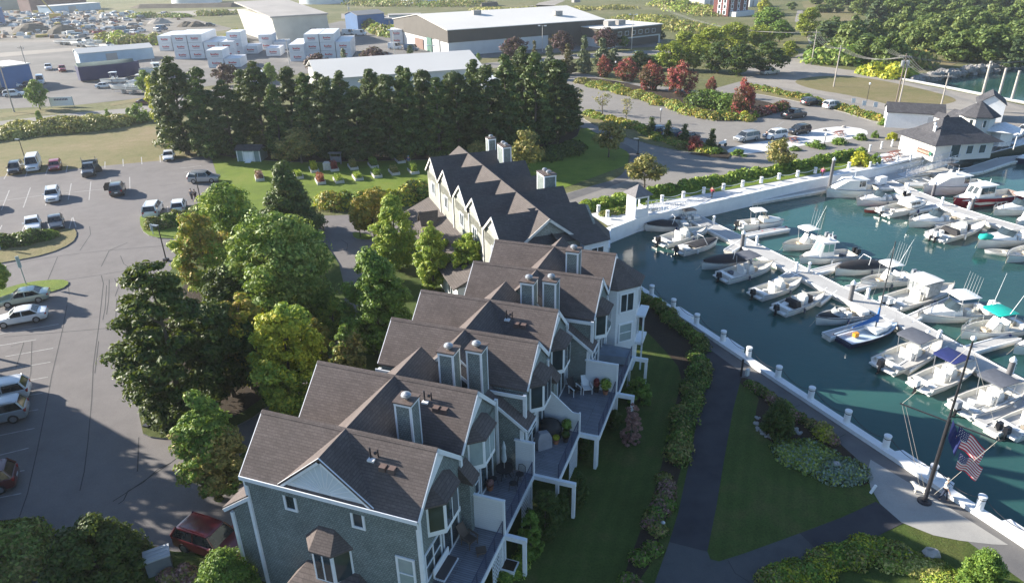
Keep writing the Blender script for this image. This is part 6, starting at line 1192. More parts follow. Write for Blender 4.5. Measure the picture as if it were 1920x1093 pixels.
def cabin(root, L, x0, x1, w, zb, zt, mat=None, flat_aft=True, glassm=None, vis=True, canvas=False):
    b = MB(); m_ = mat or HW
    b.loft([[(x0, -w / 2, zb), (x0, w / 2, zb), (x0, w / 2 * .9, zt), (x0, -w / 2 * .9, zt)], [(x1 - .5, -w / 2 * .94, zb), (x1 - .5, w / 2 * .94, zb), (x1 - .9, w / 2 * .84, zt), (x1 - .9, -w / 2 * .84, zt)], [(x1, -w / 2 * .7, zb), (x1, w / 2 * .7, zb), (x1 - .85, w / 2 * .6, zt - .02), (x1 - .85, -w / 2 * .6, zt - .02)]], 0, True)
    c = b.build('wheelhouse', m_, root, 20)
    b = MB(); b.loft([[(x0 - .45, -w / 2 * .95, zt), (x0 - .45, w / 2 * .95, zt), (x0 - .45, w / 2 * .95, zt + .07), (x0 - .45, -w / 2 * .95, zt + .07)], [(x1 - .6, -w / 2 * .8, zt + .02), (x1 - .6, w / 2 * .8, zt + .02), (x1 - .6, w / 2 * .75, zt + .09), (x1 - .6, -w / 2 * .75, zt + .09)]], 0, True); b.build('roof', m_, c, 20)
    if not canvas:
        g = MB(); zl = zb + (zt - zb) * .42; zh = zt - .12
        for s in (-1, 1):
            n = 2; 
            for k in range(n):
                a = x0 + .15 + (x1 - .75 - x0 - .1) * k / n; c2 = x0 + .05 + (x1 - .75 - x0 - .1) * (k + 1) / n
                yy = lambda z: s * (w / 2 * (1 - .1 * (z - zb) / (zt - zb)) + .012); g.add([(a, yy(zl), zl), (c2, yy(zl) * .985 + s * .01, zl), (c2, yy(zh) * .985 + s * .01, zh), (a, yy(zh), zh)], [(0, 1, 2, 3)])
            f = lambda z: x1 - .85 * (z - zb) / (zt - zb) + .02; g.add([(f(zl), s * .06, zl), (f(zl), s * w * .31, zl), (f(zh), s * w * .28, zh), (f(zh), s * .06, zh)], [(0, 1, 2, 3)])
        g.build('window', glassm or DARKGLASS, c)
    return c
def boat(kind, stern, bow, label, B=None, **k):
    zw = WLINE + .15; s_ = G(*stern, zw); b_ = G(*bow, zw); d = b_[:2] - s_[:2]; L = max(4.2, np.linalg.norm(d) * 1.04 + .4) * k.get('ls', 1.0); c = (s_ + b_) / 2; B = B or (L * .365 if L < 8 else L * .34)
    root = empty(k.get('name', {'sail': 'sailboat', 'dinghy': 'dinghy'}.get(kind, 'motorboat')), (c[0], c[1], WLINE), math.atan2(d[1], d[0]), label, {'sail': 'sailboat', 'dinghy': 'dinghy'}.get(kind, 'boat'), k.get('group', 'boats in the marina'))
    mat = k.get('hull', HW); st = k.get('stripe'); hb, hs = k.get('hb', 1.0), k.get('hs', .72); zf = k.get('zf', .35)
    if kind == 'dinghy':
        hull(root, L, B, .5, .4, mat, None, HC, zf=.15); b = MB(); b.box((0, 0, .36), (.3, B * .8, .06)); b.box((-L * .3, 0, .36), (.3, B * .8, .06)); b.build('thwart', HW, root)
        if k.get('ob'): outboard(root, -L / 2, 0, OB, .7)
        return root
    if kind == 'sail':
        hull(root, L, B, .75, .6, mat, None, flat('pale_blue_deck', (.45, .55, .65), .5, .1, 2), zf=.3); b = MB(); b.loft([[(x, -w, .62), (x, w, .62), (x, w * .8, .95), (x, -w * .8, .95)] for x, w in ((-.1, B * .3), (L * .2, B * .26), (L * .36, B * .1))], 0, True); b.build('coachroof', HW, root, 20)
        b = MB(); b.tube((L * .08, 0, .9), (L * .08, 0, k.get('mast', 9.0)), .07, .05, 8); mo = b.build('mast', flat('mast_dark', (.05, .055, .06), .4), root)
        b = MB(); b.tube((L * .08, 0, 1.6), (-L * .38, 0, 1.5), .05, seg=6); b.build('boom', ALU, root)
        b = MB(); b.loft([[(x, -r, z), (x, 0, z + r * 1.5), (x, r, z), (x, 0, z - r)] for x, r, z in ((L * .06, .3, 1.9), (-L * .1, .2, 1.7), (-L * .36, .08, 1.55))], 0, True); b.tube((L * .08, 0, 1.5), (L * .08, 0, 3.0), .16, .08, 8); b.build('sail_cover', SEABL, root, 50)
        b = MB(); T_ = (L * .08, 0, k.get('mast', 9.0) - .3)
        for e in ((L / 2 - .1, 0, .75), (-L / 2, .3, .6), (-L / 2, -.3, .6), (0, B / 2, .6), (0, -B / 2, .6)): b.tube(T_, e, .008, seg=4)
        b.build('rigging', flat('wire', (.35, .35, .35), .5), root); b = MB(); b.box((-L * .25, .1, .6), (.5, .35, .4)); b.build('cushion', ORNG, root); return root
    hull(root, L, B, hb, hs, mat, st, k.get('floor'), zf=zf)
    if k.get('rail'): bowrail(root, L, B, hb, hs)
    for s in (-1, 1):
        b = MB(); fx = L * random.uniform(-.2, .1); b.lathe((fx, s * (B / 2 + .09), .1), [(.03, 0), (.11, .06), (.11, .5), (.03, .58)], 8); b.tube((fx, s * (B / 2 + .09), .65), (fx, s * (B / 2 - .02), hs + .06), .015, seg=4); b.build('fender', random.choice([HW, DKG, NAV]), root, 50)
    b = MB(); b.path([(L * .46, .1, hb), (L * .5 + .7, .5, hb * .5), (L * .5 + 1.3, .9, .55)], .022, 4); b.build('mooring_line', flat('rope_tan', (.4, .36, .28), .9), root)
    b = MB(); b.box((-L * random.uniform(.28, .36), random.uniform(-.2, .2) * B, zf + .2), (random.uniform(.4, .8), random.uniform(.35, .6), .4), random.random()); b.build('deck_box', random.choice([HW, HC, DKG, BUFF]), root)
    n = k.get('ob', 1); om = k.get('obm', OB)
    if n:
        b = MB(); b.b2((-L / 2 - .45, -B * .38, .35), (-L / 2 + .1, B * .38, .5)); b.build('swim_platform', HW, root)
    for i in range(n): outboard(root, -L / 2 - .35, (i - (n - 1) / 2) * .62, om, 1.0 if L < 7.5 else 1.15)
    if kind == 'cc':
        console(root, 0.0, B * .38)
        if k.get('top') is not None: ttop(root, -.25, B * .82, L * .3, 2.45, k['top'])
        if k.get('rods'): rods(root, -.25 - L * .15, 2.4, k['rods'], B * .7)
        if k.get('ant'): 
            b = MB(); 
            for s in ((-1, 1) if k['ant'] > 1 else (1,)): b.tube((-.2, s * B * .35, 2.4), (-1.2, s * B * .5, 5.6), .03, .012, 5)
            b.build('outrigger', WHITE, root)
        if k.get('curtain'):
            b = MB(); b.loft([[(x, -B * .36, .9), (x, B * .36, .9), (x, B * .38, 2.35), (x, -B * .38, 2.35)] for x in (-.9, .9)], 0, True); b.build('clear_curtain', VINYL, root)
        if k.get('seats'): b = MB(); b.box((-L * .22, 0, .8), (.7, B * .7, .7), 0, 0, .8); b.box((.6, 0, .85), (.8, B * .4, .6), .2, 0, .8); b.build('seat_cover', k['seats'], root)
        b = MB(); b.box((-L * .42, 0, .55), (.5, B * .75, .4)); b.build('aft_bench', HW, root)
    elif kind == 'cover':
        cover(root, L, B * 1.0, -L * .42 if not k.get('open') else -L * .2, L * .44, k.get('cov', DKB), k.get('peak', .45), hs, hb)
        b = MB(); f = k.get('frame', -.05) * L
        for s in (-1, 1): b.tube((f, s * B * .4, hs + .1), (f - .5, s * B * .25, hs + 1.15), .03, seg=5)
        b.tube((f - .5, -B * .25, hs + 1.15), (f - .5, B * .25, hs + 1.15), .03, seg=5); b.build('frame', WHITE, root)
        if k.get('open'): b = MB(); b.box((-L * .38, 0, .7), (.7, B * .7, .35)); b.build('aft_bench', HW, root)
    elif kind == 'bow':
        cover(root, L, B * .9, L * .12, L * .44, DKB, .12, hs, hb); b = MB()
        b.loft([[(L * .12, -B * .42, hs), (L * .2, -B * .1, hs + .05), (L * .2, B * .1, hs + .05), (L * .12, B * .42, hs)], [(L * .02, -B * .4, hs + .5), (L * .1, -B * .1, hs + .55), (L * .1, B * .1, hs + .55), (L * .02, B * .4, hs + .5)]], 0, False, False); b.build('windscreen', VINYL, root)
        b = MB(); b.box((-.4, B * .2, .75), (.5, .5, .7)); b.box((-.4, -B * .2, .75), (.5, .5, .7)); b.box((-L * .36, 0, .8), (.9, B * .75, .5)); b.build('seat', HW, root)
        if k.get('bimini'): ttop(root, -.6, B * .8, 1.7, 1.9, k['bimini'])
    elif kind in ('cabin', 'downeast'):
        x0 = -L * (.05 if kind == 'cabin' else .02); x1 = L * .27
        b = MB(); b.loft([[(x, -w, hs + .0), (x, w, hs + .0), (x, w * .8, hs + z), (x, -w * .8, hs + z)] for x, w, z in ((x1 - .8, B * .38, .5), (L * .34, B * .28, .42), (L * .42, B * .12, .3))], 0, True); b.build('trunk_cabin', HW, root, 25)
        if k.get('canvas'): 
            b = MB(); b.loft([[(x0 - .2, -B * .4, .9), (x0 - .2, B * .4, .9), (x0 - .2, B * .38, 2.6), (x0 - .2, -B * .38, 2.6)], [(x1 - .5, -B * .38, 1.0), (x1 - .5, B * .38, 1.0), (x1 - .9, B * .34, 2.6), (x1 - .9, -B * .34, 2.6)], [(L * .38, -B * .25, 1.3), (L * .38, B * .25, 1.3), (L * .36, B * .2, 1.45), (L * .36, -B * .2, 1.45)]], 0, True); b.build('canvas_cover', CANV, root, 25)
            cabin(root, L, x0 - 1.4, x0 + .8, B * .72, .9, 2.5)
        else: cabin(root, L, x0, x1, B * .74, hs + .05, k.get('zt', 2.55), glassm=k.get('glass'))
        b = MB(); b.tube((x0, 0, 2.6), (x0, 0, 3.6), .05, .03, 6); b.lathe((x0 + .4, 0, 2.72), [(.25, 0), (.27, .12), (.1, .22)], 10); b.build('radar_mast', WHITE, root)
    elif kind == 'walk':
        b = MB(); b.loft([[(x, -w, hs + .05), (x, w, hs + .05), (x, w * .8, hs + z), (x, -w * .8, hs + z)] for x, w, z in ((-.2, B * .36, .55), (L * .2, B * .32, .5), (L * .4, B * .12, .3))], 0, True); b.build('trunk_cabin', HW, root, 25)
        b = MB(); b.loft([[(.5, -B * .34, hs + .5), (.85, -B * .1, hs + .52), (.85, B * .1, hs + .52), (.5, B * .34, hs + .5)], [(0, -B * .32, hs + 1.15), (.25, -B * .1, hs + 1.2), (.25, B * .1, hs + 1.2), (0, B * .32, hs + 1.15)]], 0, False, False); b.build('windscreen', DARKGLASS, root)
        if k.get('top') is not None: ttop(root, -.7, B * .8, L * .3, 2.5, k['top'], .8)
        b = MB(); b.box((-1.0, B * .2, .8), (.5, .5, .8)); b.box((-1.0, -B * .2, .8), (.5, .5, .8)); b.box((-L * .42, 0, .7), (.5, B * .7, .4)); b.build('seat', HW, root)
        if k.get('rods'): rods(root, -1.2, 2.4, k['rods'], B * .6)
    return root
NR = 'boats in the nearer row'
boat('cover', (1288, 426), (1212, 431), 'bowrider with a black folding cover and white engine hatch, moored closest to the gatehouse', open=1, ob=0, group=NR)
boat('bow', (1302, 416), (1264, 420), 'small boat under a black bimini tucked behind the bowrider by the gatehouse', bimini=DKB, ob=0, group=NR)
boat('cc', (1243, 458), (1322, 436), 'open white console boat with rope-strewn deck, second from the gatehouse', ob=1, group=NR)
boat('cover', (1277, 474), (1341, 458), 'white boat with a flat black cockpit cover and black outboard, third from the gatehouse', open=1, frame=.1, peak=.15, group=NR)
boat('cover', (1398, 490), (1318, 503), 'boat wrapped in a black cover with a white A-frame, beside the first dark piling', ob=0, peak=.55, group=NR)
boat('cc', (1358, 524), (1445, 502), 'white console boat with a grey folding top, cream seats and navy bow cover', top=DKG, obm=OB, group=NR)
boat('cc', (1421, 556), (1498, 533), 'plain white whaler with a black outboard and a little stern arch', group=NR, hb=.95, hs=.7)
boat('cc', (1465, 585), (1541, 560), 'white skiff with black seat covers and a black outboard', seats=DKB, group=NR, hb=.95, hs=.7)
boat('bow', (1618, 592), (1532, 606), 'black and white bowrider with a clear windscreen, near the sailing boat', hull=HN, stripe=HW, ob=0, group=NR)
boat('sail', (1583, 642), (1676, 616), 'small sailing boat with a dark mast, blue sail cover and orange cushion', hull=flat('hull_navy', (.02, .03, .07), .3, .1, 1), mast=9.6, group=NR)
boat('cc', (1663, 690), (1756, 652), 'white console boat with a grey canvas T-top and a black outboard, beside the sailing boat', top=DKG, ob=1, group=NR, ls=1.05)
boat('cc', (1728, 728), (1822, 692), 'white console boat with a deep navy T-top', top=NAV, ob=1, obm=HW, group=NR, rods=0)
boat('cc', (1805, 772), (1916, 735), 'white console boat with a slate canvas top near the flags', top=DKG, ob=1, obm=flat('outboard_grey', (.2, .22, .25), .3), group=NR)
boat('cc', (1890, 812), (1990, 775), 'white console boat cut by the right edge, lowest in the picture', ob=2, group=NR)
boat('dinghy', (1845, 782), (1915, 758), 'pale covered tender beside the slate-topped boat', group=NR, name='tender')
MR = 'boats on the outer side of the main dock'
boat('walk', (1391, 428), (1464, 423), 'white walkaround with a hard T-top lying by the red floats', top=HW, ob=1, group=MR, rods=2, hs=.95)
boat('cc', (1545, 455), (1470, 468), 'white console boat with a round hard T-top and three outboards', top=HW, ob=3, obm=flat('outboard_grey', (.2, .22, .25), .3), rods=5, ant=1, group=MR)
boat('cabin', (1592, 482), (1502, 492), 'white pilothouse boat with green-tinted windows', ob=2, glass=flat('green_glass', (.18, .34, .30), .1, .1, 2, spec=.8), group=MR)
boat('cover', (1650, 502), (1568, 514), 'long boat under a black cover with a white A-frame, outer side of the dock', ob=0, peak=.6, group=MR)
boat('cc', (1703, 525), (1616, 537), 'white console boat with a hardtop, fishing rods and twin grey outboards', top=HW, ob=2, obm=flat('outboard_grey', (.2, .22, .25), .3), rods=6, ant=1, group=MR)
boat('cc', (1672, 574), (1782, 545), 'white boat enclosed in clear curtains under a canvas top, white covered engines', top=CANV, curtain=1, ob=2, obm=CANV, group=MR)
boat('walk', (1845, 588), (1724, 600), 'large white walkaround with twin white outboards and a rod-laden hardtop', top=HW, ob=2, obm=HW, rods=6, rail=1, group=MR)
boat('cc', (1915, 615), (1804, 632), 'white console boat with a bright teal T-top and twin outriggers', top=TEAL, ob=2, obm=HW, ant=2, rail=1, group=MR)
boat('walk', (1985, 655), (1903, 660), 'white bow poking in at the right edge below the teal-topped boat', ob=0, group=MR)
FR = 'boats on the outer docks'
boat('downeast', (1638, 362), (1551, 368), 'white lobster-style boat with a big white canvas foredeck cover', canvas=1, ob=0, group=FR, hb=1.5, hs=1.0, B=3.0)
boat('walk', (1688, 376), (1608, 384), 'white centre-console with a railed bow, right of the lobster-style boat', ob=2, rail=1, group=FR)
boat('cabin', (1660, 402), (1733, 388), 'small white cuddy boat with beige hatch and one outboard', zt=1.7, ob=1, obm=HW, group=FR, hs=.8)
boat('dinghy', (1658, 394), (1633, 396), 'tiny red and white dinghy beside the cuddy boat', hull=flat('dinghy_red', (.5, .08, .06), .5), group=FR)
boat('downeast', (1838, 352), (1732, 364), 'big white cruiser with a long white canvas cabin cover', canvas=1, ob=0, group=FR, hb=1.6, hs=1.1, B=3.3)
boat('downeast', (1898, 372), (1788, 388), 'red-hulled white-decked cruiser with dark windows', hull=HRD, stripe=None, ob=0, hb=1.6, hs=1.1, group=FR, zt=2.9, B=3.3)
boat('walk', (1800, 412), (1706, 424), 'white cuddy boat with a cream foredeck cover and curved windscreen', ob=0, rail=1, group=FR)
boat('cc', (1757, 448), (1842, 424), 'white boat with a black seat cover and twin white engines', seats=DKB, ob=2, obm=HW, group=FR)
boat('walk', (1955, 392), (1864, 402), 'white express cruiser at the right edge, upper', ob=0, rail=1, top=HW, group=FR)
boat('walk', (1935, 445), (1834, 463), 'white sports boat with a crumpled teal tarpaulin on its bow', ob=0, group=FR, hb=1.35); 
g = G(1848, 447, -.3); b = MB(); b.ball((g[0], g[1], -.1), (.9, .6, .4), seg=9, rings=5); b.v = [(x + random.uniform(-.1, .1), y + random.uniform(-.1, .1), z + random.uniform(-.1, .1)) for x, y, z in b.v]; tag(b.build('tarpaulin', TEAL, None, 60), 'crumpled teal tarpaulin on a white bow', 'tarpaulin')
boat('dinghy', (1905, 478), (1860, 474), 'grey inflatable dinghy near the right edge', group=FR)
boat('cc', (1975, 468), (1888, 490), 'white boat cut by the right edge with gear on deck', ob=0, group=FR)
boat('dinghy', (1745, 338), (1682, 344), 'inflatable boats laid on the dock under the gangway, with white tubes', group=FR)
boat('walk', (1960, 298), (1905, 306), 'dark blue boat at the right edge beyond the gangway dock', hull=flat('hull_navy', (.02, .03, .07), .3, .1, 1), ob=0, group=FR)
boat('cc', (1800, 335), (1758, 338), 'white boat behind the canvas-covered cruiser', ob=0, top=DKB, group=FR)
boat('cabin', (1960, 415), (1905, 425), 'white boat half out of the frame beyond the red-hulled cruiser', ob=0, group=FR)
for (x, y), l in zip([(1429, 437), (1452, 434), (1473, 429)], ['red float hanging from the white finger dock, left', 'red float hanging from the white finger dock, middle', 'red float at the outer tip of the white finger dock']):
    g = G(x, y, -1.4); b = MB(); b.ball((g[0], g[1], -1.35), .28); tag(b.build('float', flat('red_float', (.5, .02, .04), .4), None, 60), l, 'float', 'red floats')
b = MB(); g = G(1398, 379, -1.1); b.box((g[0], g[1], -.7), (2.0, 1.0, .8), .6, 0, .94); o = b.build('dock_box', WHITE); tag(o, 'white dock box on the dock below the far quay wall', 'dock box')
g = G(1650, 345, -1.1); b = MB(); b.box((g[0], g[1], -.55), (1.8, .9, 1.1), .5, 0, .96); tag(b.build('dock_box', WHITE), 'white dock box near the piling by the lobster-style boat', 'dock box')
# gangways
def gangway(a, c, za, zc, wd, label, truss=1.1):
    A = np.array([*G(a[0], a[1], za)[:2], za]); Cc = np.array([*G(c[0], c[1], zc)[:2], zc]); d = Cc - A; L = np.linalg.norm(d); u = d / L; q = np.array([-u[1], u[0], 0]); q /= np.linalg.norm(q)
    root = empty('gangway', tuple((A + Cc) / 2), 0, label, 'gangway'); o = (A + Cc) / 2; A = A - o; Cc = Cc - o
    b = MB(); b.slab([A - q * wd / 2, A + q * wd / 2, Cc + q * wd / 2, Cc - q * wd / 2], .14); b.build('ramp', ALU, root)
    for s in (-1, 1):
        b = MB(); up = np.array([0, 0, truss]); n = max(6, int(L / .9)); a0 = A + q * s * wd / 2; 
        b.tube(a0 + up, a0 + u * L + up, .04, seg=6); b.tube(a0, a0 + u * L, .05, seg=6)
        for i in range(n):
            p = a0 + u * L * i / n; p2 = a0 + u * L * (i + 1) / n; b.tube(p, p + up, .025, seg=5); b.tube(p if i % 2 else p + up, p2 + up if i % 2 else p2, .022, seg=5)
        b.tube(a0 + u * L, a0 + u * L + up, .03, seg=5); b.build('truss_rail', ALU, root)
gangway((1217, 395), (1352, 383), .45, -1.0, 1.5, 'aluminium truss gangway sloping down beside the gatehouse'); gangway((1790, 300), (1690, 330), .45, -1.0, 1.6, 'aluminium truss gangway in front of the marina office'); gangway((1935, 262), (1820, 292), .45, -1.0, 1.8, 'long truss gangway at the right edge')
# rocky shore
RK = flat('shore_rock', (.26, .25, .24), .95, .35, 1.2); b = MB(); random.seed(5)
for (x0, y0, x1, y1, n) in [(1712, 150, 1740, 140, 45), (1740, 140, 1800, 131, 80), (1800, 131, 1870, 122, 80), (1870, 122, 1935, 112, 60)]:
    for _ in range(n):
        f = random.random(); g = G(x0 + (x1 - x0) * f, y0 + (y1 - y0) * f + random.uniform(-2.5, 3)); r = random.uniform(.5, 1.5); k = len(b.v); b.ball((g[0], g[1], random.uniform(-1.5, .2)), (r, r * random.uniform(.6, 1), r * .6), seg=6, rings=4)
        for j in range(k, len(b.v)): v = b.v[j]; b.v[j] = (v[0] + random.uniform(-.2, .2), v[1] + random.uniform(-.2, .2), v[2] + random.uniform(-.2, .2))
o = b.build('shore_rocks', RK); tag(o, 'grey boulders along the cove shore', 'rocks', kind='stuff')
# ---- gatehouse
g = G(1194, 404, .3); gh = empty('gatehouse', (g[0], g[1], .3), R_(25), 'small open white gatehouse with a grey hipped roof at the head of the gangway', 'gatehouse')
b = MB(); b.b2((-1, -1, -.3), (1, 1, .1)); 
for s in (-1, 1):
    for t in (-1, 1): b.box((s * .95, t * .95, 1.5), (.16, .16, 3.0))
b.build('frame', WHITE, gh); b = MB(); b.b2((-1, -.98, .1), (-.93, .98, 2.6)); b.b2((-1, -1, .1), (1, -.92, 1.2)); b.b2((.92, -.6, .1), (1, .98, 1.2)); b.b2((-1, -1, 2.6), (1, 1, 2.95)); b.build('wall', SIDING, gh)
b = MB(); b.lathe((0, 0, 2.95), [(1.95, 0), (1.95, .08), (.08, 1.25)], 4); b.v = [(x * math.cos(.785) - y * math.sin(.785), x * math.sin(.785) + y * math.cos(.785), z) for x, y, z in b.v]; b.build('roof', flat('slate_roof', (.16, .155, .165), .9, .15, 4), gh)
# ---- marina office
SL_ = courses('dark_slate', (.07, .07, .08), (.10, .10, .11), (.045, .045, .05), .4, .16, .012, .9, .2, .2); PWL = courses('marina_clapboard', (.64, .63, .60), (.66, .65, .62), (.52, .51, .5), 40., .2, .006, .6, .1, .06)
A = G(1684, 280); Bc = G(1748, 304); Cc = G(1838, 286)
u = (Bc - A)[:2]; Lu = np.linalg.norm(u); u /= Lu; v_ = np.array([-u[1], u[0]]); Lv = 10.5; ang = math.atan2(u[1], u[0])
mo = empty('marina_office', (A[0], A[1], 0), ang, 'white marina office with a flared dark hipped roof beside the picnic deck', 'marina building'); HH = 2.9
b = MB(); b.b2((0, 0, 0), (Lu, Lv, HH)); b.build('wall', PWL, mo)
b = MB(); e = 1.0; E4 = [(-e, -e, HH - .1), (Lu + e, -e, HH - .1), (Lu + e, Lv + e, HH - .1), (-e, Lv + e, HH - .1)]; M4 = [(1.2, 1.2, HH + 1.0), (Lu - 1.2, 1.2, HH + 1.0), (Lu - 1.2, Lv - 1.2, HH + 1.0), (1.2, Lv - 1.2, HH + 1.0)]; R2 = [(Lu / 2, Lv * .36, HH + 3.1), (Lu / 2, Lv * .66, HH + 3.1)]
b.add(E4 + M4 + R2, [(0, 1, 5, 4), (1, 2, 6, 5), (2, 3, 7, 6), (3, 0, 4, 7), (4, 5, 8), (5, 6, 9, 8), (6, 7, 9), (7, 4, 8, 9), (3, 2, 1, 0)]); b.build('roof', SL_, mo)
b = MB(); b.box((.6, Lv * .62, HH + 1.5), (1.8, 1.4, 1.6)); dm = b.build('dormer', PWL, mo); b = MB(); b.add([(-.5, Lv * .62 - .9, HH + 2.2), (1.7, Lv * .62 - .9, HH + 2.2), (1.7, Lv * .62 + .9, HH + 2.2), (-.5, Lv * .62 + .9, HH + 2.2), (-.5, Lv * .62, HH + 3), (1.7, Lv * .62, HH + 3)], [(0, 1, 5, 4), (3, 4, 5, 2), (0, 4, 3), (1, 2, 5)]); b.build('roof', SL_, dm)
for k, s in enumerate((.35, .6, .82)): window(mo, (Lu, Lv * s, 1.6), 1.1 if k else 1.6, 1.3 if k else 2.2, (0, 1), (1, 0))
b = MB(); b.box((Lu * .72, -.06, 1.1), (3.0, .1, .8)); b.build('sign_board', flat('brown_sign', (.13, .07, .05), .7), mo); b = MB()
for k in range(9): b.box((Lu * .72 - 1.2 + k * .3, -.125, 1.1), (.14, .02, .3))
b.build('sign_lettering', flat('sign_cream', (.45, .38, .3), .7), mo)
b = MB(); b.tube((Lu * .93, -.2, 1.2), (Lu * .93, -.3, 1.2), .3, seg=12); b.build('hose_reel', flat('hose_green', (.02, .14, .09), .6), mo); b = MB()
for s, z in ((.62, 4.9), (.66, 4.4)): b.lathe((Lu * s, 1.6, z), [(.12, -1), (.12, .4), (.22, .42), (.22, .6), (.05, .7)], 8)
b.build('roof_vent', WHITE, mo)
tg = G(1822, 276); tw2 = empty('marina_tower', (tg[0], tg[1], 0), ang, 'white two-storey tower with a pointed grey octagonal roof behind the office', 'marina building'); b = MB(); b.lathe((-2.6, 2.0, 0), [(2.7, 0), (2.7, 5.0)], 8); b.build('wall', PWL, tw2); b = MB(); b.lathe((-2.6, 2.0, 5.0), [(3.4, -.15), (3.4, 0), (.1, 2.2)], 8); b.build('roof', SL_, tw2)
for a in (-100, -55, -10): 
    r = R_(a); n_ = (math.cos(r), math.sin(r))
    for z in (3.8, 1.5): window(tw2, (-2.6 + n_[0] * 2.55, 2.0 + n_[1] * 2.55, z), .8, 1.2, (-n_[1], n_[0]), n_)
b = MB(); b.b2((-8.5, .5, 0), (-4.5, 5, 3.0)); b.build('side_wing', PWL, tw2); b = MB(); b.slab([(-9, 2.8, 4.6), (-9, -.2, 2.9), (-3, -.2, 2.9), (-3, 2.8, 4.6)], .15); b.slab([(-9, 2.8, 4.6), (-3, 2.8, 4.6), (-3, 5.6, 3.0), (-9, 5.6, 3.0)], .15); b.build('side_roof', SL_, tw2)
tg = G(1872, 272); b = MB(); tn_ = empty('canopy', (tg[0], tg[1], 0), ang, 'white pointed canopy over the dock entrance right of the tower', 'canopy'); b.lathe((0, 0, 0), [(3.6, 2.6), (3.6, 2.7), (.1, 3.9)], 4); b.build('roof', flat('canopy_white', (.7, .72, .75), .7), tn_); 
for a in range(4): b = MB(); b.tube((3.2 * math.cos(a * 1.571), 3.2 * math.sin(a * 1.571), 0), (3.2 * math.cos(a * 1.571), 3.2 * math.sin(a * 1.571), 2.6), .08); b.build('post', WHITE, tn_)
b = MB(); b.b2((-1.2, -1.2, 0), (1.2, 1.2, 2.5)); b.build('booth', WHITE, tn_)
def shed(px, L, Wd, h, rh, az_, label, wallm, roofm, z=0, name='shed', door=None, cat='shed'):
    g = G(*px); root = empty(name, (g[0], g[1], z), R_(az_), label, cat); b = MB(); b.loft([[(-L / 2, -Wd / 2, 0), (-L / 2, Wd / 2, 0), (-L / 2, Wd / 2, h), (-L / 2, 0, h + rh), (-L / 2, -Wd / 2, h)], [(L / 2, -Wd / 2, 0), (L / 2, Wd / 2, 0), (L / 2, Wd / 2, h), (L / 2, 0, h + rh), (L / 2, -Wd / 2, h)]], 0, True); b.build('wall', wallm, root)
    b = MB(); o = .25; sl = rh / (Wd / 2)
    for s in (-1, 1): b.slab([(-L / 2 - o, 0, h + rh + .1), (L / 2 + o, 0, h + rh + .1), (L / 2 + o, s * (Wd / 2 + o), h - o * sl + .1), (-L / 2 - o, s * (Wd / 2 + o), h - o * sl + .1)], .12)
    b.build('roof', roofm, root)
    if door: b = MB(); b.box(door[0], door[1]); b.build('door', door[2], root)
    return root
shed((1708, 237), 9.5, 5.0, 3.0, 1.3, -22, 'long white shed with a grey roof beside the hedge kerb', WHITE, SL_, door=((3.0, -2.52, 1.2), (1.6, .08, 2.3), flat('pale_door', (.5, .52, .55), .6)))
shed((1850, 222), 6.5, 4.6, 3.4, 1.6, 60, 'small white shed with a steep grey roof behind the tower', WHITE, SL_, door=((0, -2.32, 1.2), (1.6, .08, 2.2), flat('pale_door', (.5, .52, .55), .6)))
# picnic deck, tables
def picnic(px, label, z=.05, rz=.4):
    g = G(*px, z); root = empty('picnic_table', (g[0], g[1], z), rz, label, 'picnic table', 'red-brown picnic tables'); m_ = flat('picnic_brown', (.2, .085, .07), .7, .15, 3)
    b = MB(); 
    for k in range(5): b.box((0, -.32 + k * .16, .74), (1.8, .14, .05))
    b.build('tabletop', m_, root)
    for s in (-1, 1): b = MB(); b.box((0, s * .72, .44), (1.8, .28, .05)); b.build('bench', m_, root)
    for s in (-1, 1): b = MB(); b.tube((s * .65, -.65, 0), (s * .65, .25, .72), .05, seg=5); b.tube((s * .65, .65, 0), (s * .65, -.25, .72), .05, seg=5); b.box((s * .65, 0, .4), (.07, 1.6, .09)); b.build('leg', m_, root)
picnic((1664, 303), 'picnic table nearest the camera on the white picnic deck'); picnic((1677, 292), 'picnic table nearer the marina office wall'); picnic((1573, 254), 'lone picnic table on the white plaza'); picnic((1486, 266), 'picnic table on the plaza behind the gold-green tree')
DK_ = [(1624, 292), (1700, 275), (1745, 302), (1650, 322)]
for a, c in zip([(1630, 285), (1652, 279), (1672, 275)], range(3)): bollard_at(G(*a, .04), 'white post at the back of the picnic deck, one of three alike', 'white posts round the picnic deck', 1.2, .16, .05)
for a in [(1630, 318), (1652, 313), (1681, 307), (1706, 303)]: bollard_at(G(*a, .04), 'white post along the front of the picnic deck, one of four alike', 'white posts round the picnic deck', 1.2, .16, .05)
# ================================================================== INDUSTRIAL LAND BEYOND THE ROAD
def frame_px(a, c):
    A = G(*a); C_ = G(*c); d = (C_ - A)[:2]; L = np.linalg.norm(d); return A, L, math.atan2(d[1], d[0])
WHR = flat('membrane_roof', (.60, .59, .56), .8, .05, .05); BRW = flat('brown_cladding', (.075, .068, .06), .8, .12, .3); PWH = flat('pale_cladding', (.56, .57, .57), .7, .08, .3); BLUEW = flat('blue_cladding', (.03, .12, .30), .6, .12, .3); LBW = flat('pale_blue_cladding', (.30, .42, .52), .7, .1, .3); GRF = flat('grey_flat_roof', (.30, .29, .28), .85, .12, .1); CRM = flat('cream_cladding', (.50, .49, .44), .8, .1, .2)
